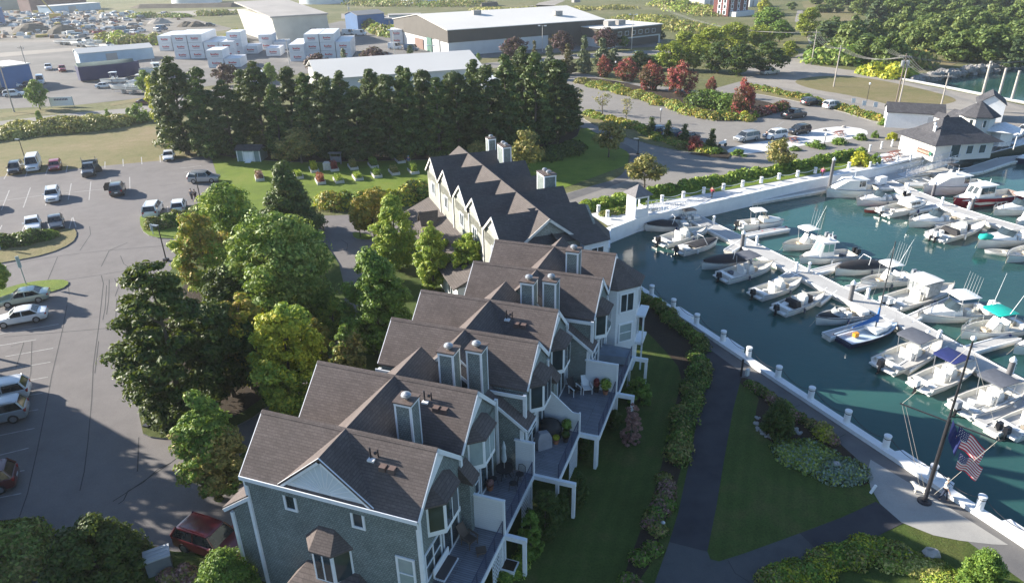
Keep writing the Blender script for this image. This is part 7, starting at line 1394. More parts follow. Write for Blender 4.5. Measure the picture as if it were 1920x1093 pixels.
# long warehouse: near corner (842,107), long side to (1120,84)
A, L, an = frame_px((842, 107), (1130, 82)); dep = 52.0
w = empty('warehouse', (A[0], A[1], 0), an, 'long brown and white warehouse with a white roof behind the pine grove', 'warehouse'); hh = top_h(A, 57); 
b = MB(); b.b2((0, 0, 0), (L, dep, hh * .52)); b.build('lower_wall', PWH, w); b = MB(); b.b2((-.15, -.15, hh * .52), (L + .15, dep, hh)); b.add([(-.15, 0, hh), (-.15, dep, hh), (-.15, dep / 2, hh + 3.2)], [(0, 1, 2)]); b.add([(L + .15, 0, hh), (L + .15, dep, hh), (L + .15, dep / 2, hh + 3.2)], [(0, 1, 2)]); b.build('upper_wall', BRW, w)
b = MB(); b.slab([(-.5, -.5, hh + .05), (L + .5, -.5, hh + .05), (L + .5, dep / 2, hh + 3.3), (-.5, dep / 2, hh + 3.3)], .2); b.slab([(-.5, dep / 2, hh + 3.3), (L + .5, dep / 2, hh + 3.3), (L + .5, dep + .5, hh + .05), (-.5, dep + .5, hh + .05)], .2); b.build('roof', WHR, w)
b = MB(); b.b2((L * .62, -.3, .1), (L * .98, -.16, hh * .52)); b.build('dark_bay', BRW, w)
for y0 in (7, 14): b = MB(); b.b2((-.3, y0, 0), (-.15, y0 + 4.5, 4.6)); b.build('loading_door', flat('door_grey', (.35, .36, .37), .6) if y0 == 7 else flat('door_green', (.03, .12, .09), .6), w)
b = MB(); b.b2((-.3, 22, 0), (-.15, 30, 3.5)); b.build('loading_door', flat('door_rust', (.16, .09, .07), .7), w)
for x, y in ((20, 20), (48, 10), (70, 32)): b = MB(); b.box((x, y, hh + 1.2 + y * .1), (3, 2, 1.4)); b.build('roof_unit', GRF, w)
A2, L2, an2 = frame_px((1140, 92), (1237, 80)); o_ = empty('warehouse_office', (A2[0], A2[1], 0), an2, 'lower brown and white office wing at the right end of the long warehouse', 'warehouse'); h2 = 6.2
b = MB(); b.b2((0, 0, 0), (L2, 26, h2 * .5)); b.build('lower_wall', PWH, o_); b = MB(); b.b2((-.2, -.2, h2 * .5), (L2 + .2, 26, h2)); b.build('upper_wall', BRW, o_); b = MB(); b.b2((-.6, -.6, h2), (L2 + .6, 26, h2 + .3)); b.build('roof', WHR, o_)
for k in range(6): window(o_, (L2 * (.2 + .13 * k), -.2, h2 * .72), 1.6, 1.2, (1, 0), (0, -1), frame=.1)
b = MB(); b.b2((L2 * .35, -.4, .1), (L2 * .95, -.2, 2.6)); b.build('entrance', BRW, o_)
for x in (.3, .5): b = MB(); b.box((L2 * x, 8, h2 + 1.1), (3.5, 2.5, 1.6)); b.build('roof_unit', GRF, o_)
# pale hangar with flared walls
A, L, an = frame_px((523, 84), (622, 76)); hg = empty('hangar', (A[0], A[1], 0), an, 'pale windowless hangar with sloping grey roof and leaning walls, behind the white containers', 'hangar'); hh = top_h(A, 31); dp_ = 48
b = MB(); b.loft([[(0, 0, 0), (L, 0, 0), (L, dp_, 0), (0, dp_, 0)], [(-1.8, -1.8, hh), (L - 1.5, -1.8, hh), (L - 1.5, dp_ + 2, hh), (-1.8, dp_ + 2, hh)]], 0, True); b.build('wall', CRM, hg)
b = MB(); b.slab([(-2.4, -2.4, hh + .1), (L - 1, -2.4, hh + .1), (L - 1, dp_ + 2.4, hh + 3), (-2.4, dp_ + 2.4, hh + 3)], .5); b.build('roof', flat('hangar_roof', (.33, .31, .29), .85, .15, .1), hg); b = MB(); b.b2((L * .6, -.9, hh * .45), (L * .72, -.6, hh * .62)); b.build('louvre', BLACK, hg)
# white tent hall between the pines
A, L, an = frame_px((600, 182), (905, 158)); th_ = empty('tent_hall', (A[0], A[1], 0), an, 'white membrane hall with a low gabled roof showing behind the pines', 'tent hall')
b = MB(); b.b2((0, 0, 0), (L, 24, 4.2)); b.build('wall', PWH, th_); b = MB(); b.slab([(-.5, -.5, 4.2), (L + .5, -.5, 4.2), (L + .5, 12, 7.2), (-.5, 12, 7.2)], .15); b.slab([(-.5, 12, 7.2), (L + .5, 12, 7.2), (L + .5, 24.5, 4.2), (-.5, 24.5, 4.2)], .15); b.build('roof', WHR, th_)
def hall(a, c, dep, h, label, wm, rm, name='shed', rise=0.0, cat='industrial shed', door=True):
    A, L, an = frame_px(a, c); r = empty(name, (A[0], A[1], 0), an, label, cat); b = MB(); b.b2((0, 0, 0), (L, dep, h))
    if rise: b.add([(0, 0, h), (0, dep, h), (0, dep / 2, h + rise - .1)], [(0, 1, 2)]); b.add([(L, 0, h), (L, dep, h), (L, dep / 2, h + rise - .1)], [(0, 1, 2)])
    b.build('wall', wm, r); b = MB()
    if rise: b.slab([(-.3, -.3, h + .05), (L + .3, -.3, h + .05), (L + .3, dep / 2, h + rise), (-.3, dep / 2, h + rise)], .15); b.slab([(-.3, dep / 2, h + rise), (L + .3, dep / 2, h + rise), (L + .3, dep + .3, h + .05), (-.3, dep + .3, h + .05)], .15)
    else: b.b2((-.3, -.3, h), (L + .3, dep + .3, h + .25))
    b.build('roof', rm, r)
    if door: b = MB(); b.b2((L * .35, -.12, 0), (L * .5, -.02, min(3.2, h * .8))); b.build('door', GRF, r)
    return r
hall((-60, 178), (66, 160), 12, 5.6, 'bright blue shed with a white roof at the left edge beside the parked cars', BLUEW, WHR)
hall((152, 123), (290, 110), 8, 3.6, 'long pale blue shed with a white roof behind the navy hull', LBW, WHR, rise=1.2)
hall((-80, 52), (12, 46), 16, 8, 'blue building cut by the left edge at the top of the scrap yard', BLUEW, BLUEW)
hall((672, 57), (722, 52), 10, 6.2, 'small bright blue building left of the long warehouse', BLUEW, GRF, rise=1.5, name='building', cat='building')
hall((722, 52), (742, 50), 8, 3.4, 'blue lean-to beside the small blue building', BLUEW, GRF)
hall((730, 42), (790, 40), 8, 3, 'low grey shed behind the blue building', PWH, GRF)
hall((60, 24), (165, 16), 14, 9, 'dark red-brown building at the top left edge', flat('maroon_cladding', (.11, .05, .05), .8, .2, .2), GRF)
hall((96, 26), (190, 18), 12, 4, 'pale shed row at the top left edge of the scrap yard', LBW, WHR)
hall((-60, 22), (60, 16), 16, 7, 'long grey-green building at the top left corner', flat('sage_cladding', (.22, .26, .22), .8, .1, .2), GRF)
# brick building
A, L, an = frame_px((1364, 32), (1401, 28)); bb = empty('brick_building', (A[0], A[1], 0), an, 'red brick three-storey building with white window surrounds at the top edge', 'building'); BRK = flat('red_brick', (.15, .045, .04), .85, .15, .5)
b = MB(); b.b2((0, 0, 0), (L, 9, 8.5)); b.build('wall', BRK, bb); b = MB(); b.b2((-.4, -.4, 8.5), (L + .4, 9.4, 9)); b.build('roof', GRF, bb)
for z in (1.8, 4.4, 7.0):
    for s in (.18, .5, .82): window(bb, (L * s, 0, z), 1.3, 1.6, (1, 0), (0, -1), frame=.35)
    for s in (.25, .6): window(bb, (0, 9 * s, z), 1.3, 1.6, (0, -1), (-1, 0), frame=.35)
b = MB(); b.b2((1, -4, 0), (L, -.2, 2.2)); b.build('annexe', PWH, bb)
hall((1320, 14), (1350, 10), 10, 5, 'white house with grey roof left of the brick building', PWH, GRF, rise=2, name='house', cat='house'); hall((1405, 14), (1420, 12), 10, 5, 'small grey-roofed house right of the brick building', PWH, GRF, rise=2, name='house', cat='house')
# storage tanks and their bund
for (x, y, r), l in zip([(352, 6, 17), (598, 6, 17), (790, 4, 15)], ['white storage tank at the top edge, left of three', 'white storage tank at the top edge, middle of three', 'white storage tank at the top edge, right of three']):
    g = G(x, y + 3); b = MB(); b.lathe((0, 0, 0), [(r, 0), (r, 14), (r * .98, 14.2), (.5, 16)], 40); t = b.build('storage_tank', flat('tank_white', (.62, .66, .7), .6, .06, .1), None, 40); t.location = (g[0], g[1] + r, 0); tag(t, l, 'storage tank', 'white storage tanks')
for (x0, x1, y, l) in [(245, 460, 16, 'dark earth bank below the left storage tank'), (900, 935, 14, 'dark earth heap at the top edge right of the tanks')]:
    a, c = G(x0, y), G(x1, y - 3); b = MB(); b.loft([[(a[0] + (c[0] - a[0]) * f, a[1] + (c[1] - a[1]) * f + d * (4 if 0 < f < 1 else 1), z * (1 if 0 < f < 1 else .1)) for d, z in ((-1.5, 0), (-.5, 2.4), (.5, 2.4), (1.5, 0))] for f in (0, .1, .3, .6, .9, 1)], 0, False); tag(b.build('earth_bank', flat('dark_earth', (.09, .075, .055), .95, .3, .2)), l, 'earth bank')
# white wrapped containers with red lettering, stacked
WRAP = flat('white_wrap', (.60, .62, .65), .45, .04, .6); REDP = flat('red_print', (.42, .04, .05), .6, .1, 2); BLP = flat('dark_print', (.03, .03, .1), .6, .1, 2)
CW, CH, CD = 4.7, 2.6, 9.0
def container_proto():
    r = empty('wrapped_container', (0, 0, 0), 0, 'x', 'container'); b = MB(); b.b2((0, 0, 0), (CW, CD, CH - .06)); b.build('wrapping', WRAP, r)
    b = MB()
    for k in range(9): w_ = .24 if k % 3 else .3; b.b2((CW * .26 + k * .27, -.02, CH * .42), (CW * .26 + k * .27 + w_ * .8, -.002, CH * .42 + (.62 if k in (0, 5) else .42)))
    b.build('red_lettering', REDP, r); b = MB(); b.b2((CW * .3, -.02, CH * .27), (CW * .74, -.002, CH * .33)); b.build('dark_lettering', BLP, r)
    b = MB(); b.b2((.1, .1, -.0), (CW - .1, .3, .12)); b.build('skid', TIMBER, r); return r
CP = container_proto(); first = [True]
def stack(px, cols, heights, label, deep=1, az=None):
    g = G(*px); an = R_(6) if az is None else R_(az)
    for c in range(cols):
        for d in range(deep):
            hn = heights[c] if not hasattr(heights[c], '__len__') else heights[c][d]
            for k in range(hn):
                r = CP if first[0] else copy_tree(CP); first[0] = False; x = c * (CW + .25); y = d * (CD + .3)
                r.location = (g[0] + x * math.cos(an) - y * math.sin(an), g[1] + x * math.sin(an) + y * math.cos(an), k * CH + .03); r.rotation_euler = (0, 0, an + random.uniform(-.01, .01))
                lv = 'bottom' if k == 0 else ('top' if k == hn - 1 else 'middle'); cc = 'only column' if cols == 1 else ['first', 'second', 'third', 'fourth', 'fifth', 'sixth'][c] + ' column'
                r['label'] = 'white wrapped container, %s of %s%s, %s' % (lv, cc, '' if deep == 1 else [' front row', ' back row', ' third row'][d], label); r['group'] = 'white wrapped containers in the yard'
stack((431, 106), 1, [3], 'tallest stack left of the pale hangar', 1)
stack((330, 112), 4, [3, 3, 2, 2], 'block just above the left pines', 2); stack((300, 96), 3, [2, 2, 2], 'far left block', 2)
stack((392, 128), 2, [2, 1], 'low block behind the purple tree', 1); stack((458, 102), 1, [1], 'alone left of the hangar block', 1)
stack((500, 106), 1, [1], 'alone before the hangar block', 1); stack((488, 94), 2, [2, 1], 'behind the lone container', 1)
stack((545, 116), 1, [2], 'left of the hangar block', 2); stack((575, 112), 3, [3, 3, 2], 'block before the pale hangar', 2)
stack((733, 84), 1, [2], 'beside the warehouse gable', 1); stack((462, 160), 1, [1], 'by the left pines', 1); stack((722, 128), 1, [1], 'between the purple trees', 1); stack((905, 172), 1, [1], 'behind the right pines', 1)
# big dark hull under a tarpaulin, boats on stands
A, L, an = frame_px((148, 152), (262, 140)); sh_ = empty('laid_up_hull', (A[0] + L * .48, A[1] + 3, 0), an, 'long navy hull under a green tarpaulin laid up in the yard', 'boat hull'); b = MB(); b.loft([[(x, -w_ * .7, .4), (x, -w_, 4.2), (x, w_, 4.2), (x, w_ * .7, .4)] for x, w_ in ((-L * .5, 2.6), (-L * .3, 3.2), (L * .25, 3.0), (L * .5, .4))], 0, True); b.build('hull', flat('navy_hull', (.008, .016, .09), .4, .1, .5), sh_, 30)
b = MB(); b.loft([[(x, -w_, 4.25), (x, 0, 5.0), (x, w_, 4.25)] for x, w_ in ((-L * .49, 2.5), (-L * .2, 3.0), (L * .2, 2.8), (L * .42, 1.2))], 0, False); b.build('tarpaulin', flat('green_tarp', (.06, .10, .085), .7, .25, .5), sh_, 30)
zsave = WLINE
def yard_boat(kind, a, c, label, z=1.1, **k):
    global WLINE
    WLINE = z; A = G(*a); C_ = G(*c); r = boat(kind, a, c, label, group='boats laid up in the yard', **k); WLINE = zsave
    d = (C_ - A)[:2]; mid = (A + C_) / 2; r.location = (mid[0], mid[1], z); r.rotation_euler = (0, 0, math.atan2(d[1], d[0]))
    b = MB(); 
    for x in (-1.5, 1.5): b.box((x, 0, -z / 2 - .1), (.3, 1.4, z)); 
    b.tube((-3, 0, -z + .4), (4.2, 0, -z + .5), .08); 
    for s in (-1, 1): b.tube((-1, s * .9, -z + .35), (-1, s * 1.1, -z + .35), .35, seg=10)
    b.build('trailer', STEEL, r); return r
yard_boat('downeast', (262, 146), (322, 141), 'white cabin cruiser laid up right of the navy hull', ob=0, B=3.4, hb=1.8, hs=1.2, ls=.9); yard_boat('cc', (240, 160), (190, 163), 'centre-console boat with a white T-top on a trailer', top=HW, ob=1, hull=HN, stripe=HW, ls=.95)
yard_boat('cc', (278, 176), (208, 175), 'black and white open boat on a trailer by the road', ob=1, hull=HN, stripe=HW, seats=CANV, ls=.95); yard_boat('walk', (285, 166), (240, 167), 'white boat on a trailer behind the black one', top=HW, ob=0, ls=.95)
random.seed(3)
for i, (x, y) in enumerate([(118, 84), (150, 88), (178, 92), (205, 94), (135, 80), (165, 84)]): yard_boat('walk' if i % 2 else 'dinghy', (x + 22, y + 1), (x - 16, y), ['white hull first from the left below the scrap yard', 'white hull second from the left below the scrap yard', 'white hull third from the left below the scrap yard', 'white hull right of the row below the scrap yard', 'small white hull behind the row', 'smaller white hull above the row'][i], ob=0, z=.9)
# scrap yard: vans, boxes, heaps
cols = [flat('scrap_white', (.5, .52, .52), .7, .1, 1), flat('scrap_blue', (.10, .18, .26), .7, .1, 1), flat('scrap_rust', (.18, .10, .06), .9, .2, 1), flat('scrap_grey', (.2, .2, .2), .8, .2, 1), flat('scrap_yellow', (.4, .3, .06), .7, .1, 1), flat('scrap_black', (.04, .04, .045), .7, .1, 1)]
b = MB()
for i in range(620):
    x = random.gauss(120, 110); y = 24 + 50 * random.random() ** 1.3
    if x > 420 or x < -90: continue
    if x > 260 and random.random() < .75: continue
    g = G(x, y); s = random.uniform(.5, 2.6); b.box((g[0], g[1], s * .25), (s * random.uniform(.6, 2.4), s, s * random.uniform(.3, .9)), random.uniform(0, 3), random.choice([0, 0, 0, 1, 2, 3, 3, 4, 5, 2]), random.uniform(.4, 1))
tag(b.build('scrap_heap', cols), 'jumble of white, rusty and grey scrap spread over the yard at the top left', 'scrap', kind='stuff')
for i in range(26):
    x = random.uniform(-10, 330); y = random.uniform(26, 66)
    make_car(random.choice(['van', 'pickup', 'suv']), random.choice([PW, PW, PS, PBL, PR_, PG_]), tuple(G(x, y, .05)), random.uniform(0, 180), 'vehicle standing among the heaps of the scrap yard, one of many alike', group='vehicles in the scrap yard', name='scrap_vehicle', cat='vehicle')
for i, (x, y, w_, l) in enumerate([(350, 50, 5, 'dark gravel heap left of the hangar, first'), (368, 50, 5, 'dark gravel heap left of the hangar, second'), (300, 44, 6, 'pale rubble heap in the scrap yard'), (120, 62, 8, 'long heap of grey debris above the laid-up boats'), (60, 60, 9, 'dark debris heap at the left of the scrap yard')]):
    g = G(x, y); b = MB(); b.lathe((0, 0, 0), [(w_, 0), (w_ * .7, w_ * .22), (w_ * .3, w_ * .4), (.1, w_ * .45)], 11); b.v = [(a + random.uniform(-.4, .4), c + random.uniform(-.4, .4), z + random.uniform(-.15, .2) * (z > 0)) for a, c, z in b.v]; o = b.build('rubble_heap', flat('dark_earth', (.09, .075, .055), .95, .3, .2) if i != 2 else GRAVEL); o.location = (g[0], g[1], 0); tag(o, l, 'heap')
g = G(105, 36); cr = empty('crane', (g[0], g[1], 0), 0, 'yellow crane with its jib raised over the scrap yard', 'crane'); b = MB(); b.box((0, 0, 1.6), (5, 3, 2.4)); b.build('cab', flat('crane_yellow', (.5, .33, .04), .5), cr); b = MB(); b.tube((0, 0, 2.5), (-12, 6, 15), .5, .35, 4); b.build('jib', flat('crane_yellow', (.5, .33, .04), .5), cr)
# poles
def pole(px, ty, label, kind='utility', z=0, group='utility poles'):
    g = G(*px, z); h = top_h(g, ty); nm = {'utility': 'utility_pole', 'lamp': 'street_lamp', 'flood': 'light_mast', 'post': 'lamp_post'}[kind]
    r = empty(nm, (g[0], g[1], z), R_(-20), label, {'utility': 'utility pole', 'lamp': 'street lamp', 'flood': 'light mast', 'post': 'lamp post'}[kind], group); b = MB()
    if kind == 'utility':
        b.tube((0, 0, 0), (.05, 0, h), .17, .11, 8); b.build('pole', flat('pole_wood', (.16, .13, .11), .95, .2, 1) if 'brown' in label else flat('pole_grey', (.36, .33, .3), .9, .2, 1), r); b = MB(); b.box((0, 0, h - .7), (2.4, .12, .14)); b.build('crossarm', flat('pole_grey', (.36, .33, .3), .9, .2, 1), r); b = MB()
        for x in (-1.1, -.4, .4, 1.1): b.lathe((x, 0, h - .63), [(.05, 0), (.09, .08), (.05, .2)], 6)
        b.build('insulator', GRF, r)
    elif kind == 'flood':
        b.tube((0, 0, 0), (0, 0, h), .16, .1, 8); b.box((0, 0, h), (2.6, .12, .12)); b.build('pole', flat('pole_pale', (.5, .48, .44), .8, .1, 1), r); b = MB()
        for x in (-1.1, 1.1): b.box((x, -.2, h + .05), (.7, .5, .3))
        b.build('lamp_head', WHITE, r)
    elif kind == 'lamp':
        b.tube((0, 0, 0), (0, 0, h), .075, .06, 8); b.box((0, 0, .15), (.5, .5, .3)); b.build('pole', BLACK, r); b = MB(); b.box((-.45, 0, h), (.85, .38, .14)); b.build('lamp_head', flat('lamp_head', (.22, .25, .28), .4, .1, 3), r)
    else:
        b.tube((0, 0, 0), (0, 0, h - .5), .06, .05, 8); b.build('pole', BLACK, r); b = MB(); b.lathe((0, 0, h - .5), [(.08, 0), (.2, .1), (.22, .35), (.05, .5)], 8); b.build('lantern', WHITE, r)
    return r, h
TP = {}
for (x, y, t), k, l in [((27, 211, 121), 'utility', 'leaning grey pole at the left edge by the blue shed'), ((60, 160, 86), 'utility', 'grey pole at the far corner of the blue shed'), ((1521, 121, 57), 'utility', 'grey pole beside the dirt track'), ((1563, 163, 86), 'utility', 'pale pole on the grass verge'), ((1678, 201, 101), 'utility', 'tall brown pole with two transformers beside the white shed'), ((1684, 202, 120), 'utility', 'shorter pale pole right behind the transformer pole'), ((1757, 228, 137), 'utility', 'pale pole behind the marina office'),
    ((1648, 92, 66), 'utility', 'pole half hidden in the wood, with a grey transformer'), ((543, 122, 75), 'flood', 'thin mast among the white containers'), ((742, 127, 57), 'flood', 'mast in front of the warehouse lorries'), ((1017, 98, 49), 'flood', 'pale mast before the long warehouse wall'), ((1184, 93, 28), 'flood', 'tall pale mast at the warehouse office'), ((809, 110, 86), 'flood', 'short mast at the warehouse corner'), ((656, 50, 8), 'utility', 'pole with transformer left of the blue building'), ((480, 70, 34), 'utility', 'thin pole at the pale hangar')]:
    r, h = pole((x, y), t, l, k, group='utility poles' if k == 'utility' else 'light masts'); TP[(x, y)] = (r.location.x, r.location.y, h - .5)
for k_ in [(1678, 201), (1648, 92), (656, 50)]:
    x, y, h = TP[k_]; b = MB()
    for s in ((-.5, .5) if k_ == (1678, 201) else (.4,)): b.lathe((x + s, y - .35, h - 1.9), [(.33, 0), (.36, .2), (.36, 1.0), (.1, 1.15)], 10)
    tag(b.build('transformer', PS, None, 40), {(1678, 201): 'pair of silver transformers on the tall brown pole', (1648, 92): 'grey transformer on the pole in the wood', (656, 50): 'grey transformer left of the blue building'}[k_], 'transformer')
def wires(a, c, label, n=4, s=1.5):
    b = MB(); A = TP[a]; C_ = TP[c]
    for k in range(n):
        o = -1 + 2 * k / (n - 1); p0 = Vector((A[0] + o * .9, A[1], A[2])); p1 = Vector((C_[0] + o * .9, C_[1], C_[2])); pts = [p0.lerp(p1, i / 10) - Vector((0, 0, s * 4 * (i / 10) * (1 - i / 10))) for i in range(11)]; b.path(pts, .03, 3)
    tag(b.build('power_line', flat('wire_dark', (.12, .12, .12), .6)), label, 'power line', 'overhead wires', )
wires((1521, 121), (1563, 163), 'wires between the track pole and the verge pole'); wires((1563, 163), (1678, 201), 'wires between the verge pole and the transformer pole'); wires((1648, 92), (1678, 201), 'wires from the pole in the wood to the transformer pole'); wires((1678, 201), (1757, 228), 'wires from the transformer pole to the marina pole')
TP['w1'] = (*G(1240, 60)[:2], 9.0); TP['w2'] = (*G(1985, 175)[:2], 9); wires('w1', (1521, 121), 'long wires from the field to the track pole', s=3); wires((1678, 201), 'w2', 'wires running from the transformer pole to the right edge', s=2)
LPG = 'lamp posts around the car parks'
for (x, y, t), k, l in [((48, 301, 262), 'lamp', 'black lamp post behind the white van'), ((357, 292, 237), 'lamp', 'black lamp post at the corner of the dry field'), ((379, 389, 327), 'lamp', 'black lamp post beside two standing people'), ((312, 489, 424), 'lamp', 'black lamp post by the island hedge'), ((278, 801, 702), 'lamp', 'tall black lamp post at the dark tree, nearest the camera'), ((1196, 290, 261), 'lamp', 'black lamp post at the bend of the entrance road'), ((1238, 230, 203), 'post', 'lantern post behind the arborvitae'), ((1625, 190, 155), 'post', 'lantern post on the hedge by the gravel lot'), ((1153, 152, 115), 'post', 'lantern post between the red trees'), ((1545, 275, 250), 'post', 'lantern post on the white plaza'), ((955, 160, 117), 'post', 'lantern post among the pines')]: pole((x, y), t, l, k, group=LPG)
for (x, y), l in zip([(1597, 205), (1617, 210), (1638, 213), (1664, 217)], ['small white sign at the hedge, leftmost of four', 'small white sign at the hedge, second of four', 'small white sign at the hedge, third of four', 'small white sign beside the white shed']):
    g = G(x, y + 2); r = empty('parking_sign', (g[0], g[1], 0), R_(-15), l, 'sign', 'small white parking signs'); b = MB(); b.tube((0, 0, 0), (0, 0, 1.8), .04); b.build('post', STEEL, r); b = MB(); b.box((0, -.05, 2.0), (.75, .05, 1.0)); b.build('panel', WHITE, r)
# ================================================================== GARDEN, DECK FURNITURE, FLAGPOLE AND SMALL THINGS
GW = flat('shed_green', (.20, .27, .27), .7, .1, 2); gs = G(475, 299)
s_ = empty('garden_shed', (gs[0], gs[1], 0), R_(-6), 'small pale green garden shed with white double doors at the foot of the pines', 'shed'); hS = top_h(gs, 268) * .72
b = MB(); b.loft([[(x, -1.5, 0), (x, 1.5, 0), (x, 1.5, hS * .82), (x, -.3, hS * 1.2), (x, -1.5, hS)] for x in (-2, 2)], 0, True); b.build('wall', GW, s_); b = MB(); b.slab([(-2.3, -1.8, hS * .98), (2.3, -1.8, hS * .98), (2.3, -.3, hS * 1.3), (-2.3, -.3, hS * 1.3)], .12); b.slab([(-2.3, -.3, hS * 1.3), (2.3, -.3, hS * 1.3), (2.3, 1.8, hS * .85), (-2.3, 1.8, hS * .85)], .12); b.build('roof', SL_, s_)
b = MB(); 
for x in (-.42, .42): b.box((x, -1.53, hS * .42), (.8, .06, hS * .8))
b.build('door', WHITE, s_); b = MB()
for x in (-2, 2, -.95, .95): b.box((x, -1.54, hS * .47), (.14, .08, hS * .92))
b.box((0, -1.54, hS * .93), (4.1, .08, .14)); b.build('trim', WHITE, s_); b = MB(); b.slab([(-.5, -2.4, .05), (.5, -2.4, .05), (.5, -1.5, .3), (-.5, -1.5, .3)], .08); b.build('ramp', WHITE, s_)
BEDM = flat('bed_board', (.52, .50, .46), .85, .15, 3); random.seed(12)
beds = [(487, 336), (520, 330), (601, 342), (635, 340), (671, 335), (706, 330), (739, 325), (775, 323), (589, 320), (626, 318), (662, 315), (700, 312), (560, 332), (750, 303)]
bl = ['raised bed farthest left on the lawn', 'raised bed half hidden by the spruce top', 'front raised bed with reddish plants beside the spruce', 'front raised bed with tall green stalks, second', 'front raised bed with a climbing frame', 'front raised bed with dark herbs', 'front raised bed with dry brown plants', 'raised bed nearest the far townhouses with yellow-green squash', 'back raised bed with white and orange flowers', 'back raised bed with red flowers beside the bench', 'back raised bed with tomato cages', 'back raised bed in the pine shade', 'raised bed with leafy greens right behind the spruce', 'raised bed deep in the pine shade at the right']
for (x, y), l, mt in zip(beds, bl, [L_BR, L_GR, L_RD, L_LG, L_LG, L_GR, L_OL, L_LG, L_YE, L_RD, L_OL, L_GR, L_LG, L_OL]):
    g = G(x, y); r = empty('raised_bed', (g[0], g[1], .02), R_(-68), l, 'garden bed', 'raised beds in the vegetable garden'); b = MB(); 
    for a, c in (((-1.4, -.65, 0), (1.4, -.55, .4)), ((-1.4, .55, 0), (1.4, .65, .4)), ((-1.4, -.55, 0), (-1.3, .55, .4)), ((1.3, -.55, 0), (1.4, .55, .4))): b.b2(a, c)
    b.build('frame', BEDM, r); b = MB(); b.b2((-1.3, -.55, 0), (1.3, .55, .34)); b.build('soil', MULCH, r)
    n = 700; C = np.stack([RNG.uniform(-1.2, 1.2, n), RNG.uniform(-.5, .5, n), .35 + RNG.random(n) ** 1.5 * random.uniform(.5, 1.3)], 1); me = leaf_mesh('plants', C, RNG.normal(size=(n, 3)), .17, mt); o = bpy.data.objects.new('plants', me); COL.objects.link(o); o.parent = r
g = G(630, 308); r = empty('garden_bench', (g[0], g[1], 0), R_(-5), 'grey wooden arbour bench at the back of the vegetable garden', 'bench'); m_ = flat('grey_wood', (.2, .21, .22), .85, .15, 3); b = MB(); b.box((0, 0, .45), (1.9, .5, .07)); b.build('seat', m_, r); b = MB(); b.box((0, .25, .85), (1.9, .07, .7)); b.build('backrest', m_, r); b = MB(); b.box((0, .1, 1.9), (2.2, .9, .1)); b.build('canopy', m_, r); b = MB()
for sx in (-1, 1): b.box((sx * .9, .2, .95), (.09, .09, 1.9)); b.box((sx * .9, -.2, .3), (.09, .09, .6))
b.build('leg', m_, r)
g = G(615, 318); b = MB(); b.b2((-.6, -.6, 0), (.6, .6, 1.2)); o = b.build('compost_bin', BEDM); o.location = (g[0], g[1], 0); tag(o, 'slatted wooden compost bin beside the garden bench', 'compost bin')
# ---- tall sign boards in the left lot
def board(px, ty, label, w=.35, h=1.3):
    g = G(*px); H = top_h(g, ty); r = empty('sign_post', (g[0], g[1], 0), R_(60), label, 'sign', 'pale sign posts in the car park'); b = MB(); b.tube((0, 0, 0), (0, 0, H), .05); b.build('post', flat('pale_blue_post', (.4, .46, .5), .6), r); b = MB(); b.box((0, .06, H - h / 2), (w, .06, h)); b.build('panel', flat('pale_blue_panel', (.42, .5, .55), .6), r)
board((50, 535), 481, 'tall pale sign post by the green sedan'); board((288, 441), 420, 'short pale sign post in the island hedge', .3, .9); board((2, 470), 440, 'pale sign post cut by the left edge', .3, .9)
g = G(1692, 230); 
# fence board by the road
g = G(118, 201); r = empty('notice_board', (g[0], g[1], 0), R_(5), 'white notice board with blue lettering on the roadside fence', 'sign'); b = MB(); b.box((0, 0, 1.3), (5.2, .1, 2.0)); b.build('panel', WHITE, r); b = MB()
for k in range(9): b.box((-1.4 + k * .35, -.07, 1.75), (.22, .03, .45))
b.build('lettering', BLP, r); b = MB()
for x in (-2.6, 2.6): b.box((x, 0, 1.2), (.12, .12, 2.4))
b.build('post', STEEL, r)
# ---- flagpole with yard, flags
g = G(1733, 940, .05); HP = top_h(g, 640); fp = empty('flagpole', (g[0], g[1], .05), 0, 'tall black nautical flagpole with a yardarm at the edge of the semicircular plaza', 'flagpole')
b = MB(); b.tube((0, 0, 0), (0, 0, HP * .55), .13, .11, 12); b.tube((.06, .12, HP * .48), (.06, .12, HP), .08, .05, 10); b.build('pole', BLACK, fp, 40); b = MB(); b.lathe((0, 0, 0), [(.42, 0), (.42, .08), (.2, .14), (.2, .2)], 16); b.build('base_plate', BLACK, fp, 30); b = MB(); b.ball((.06, .12, HP + .12), .16); b.build('finial', WHITE, fp, 60)
zy = HP * .52; ya = np.array([.78, -.62]); b = MB(); b.tube((-ya[0] * 2.7, -ya[1] * 2.7, zy + .3), (ya[0] * 2.7, ya[1] * 2.7, zy - .1), .05, seg=8); b.build('yardarm', BLACK, fp)
b = MB(); tp = (.06, .12, HP - .3)
for e in ((-ya[0] * 2.6, -ya[1] * 2.6, zy + .3), (ya[0] * 2.6, ya[1] * 2.6, zy)): b.tube(tp, e, .012, seg=4); b.tube(e, (e[0] * .15, e[1] * .15, .8), .012, seg=4)
b.tube((-ya[0] * 2.4, -ya[1] * 2.4, zy + .3), (-ya[0] * .2, -ya[1] * .2, 1.0), .012, seg=4); b.build('halyard', flat('rope_pale', (.4, .38, .34), .8), fp)
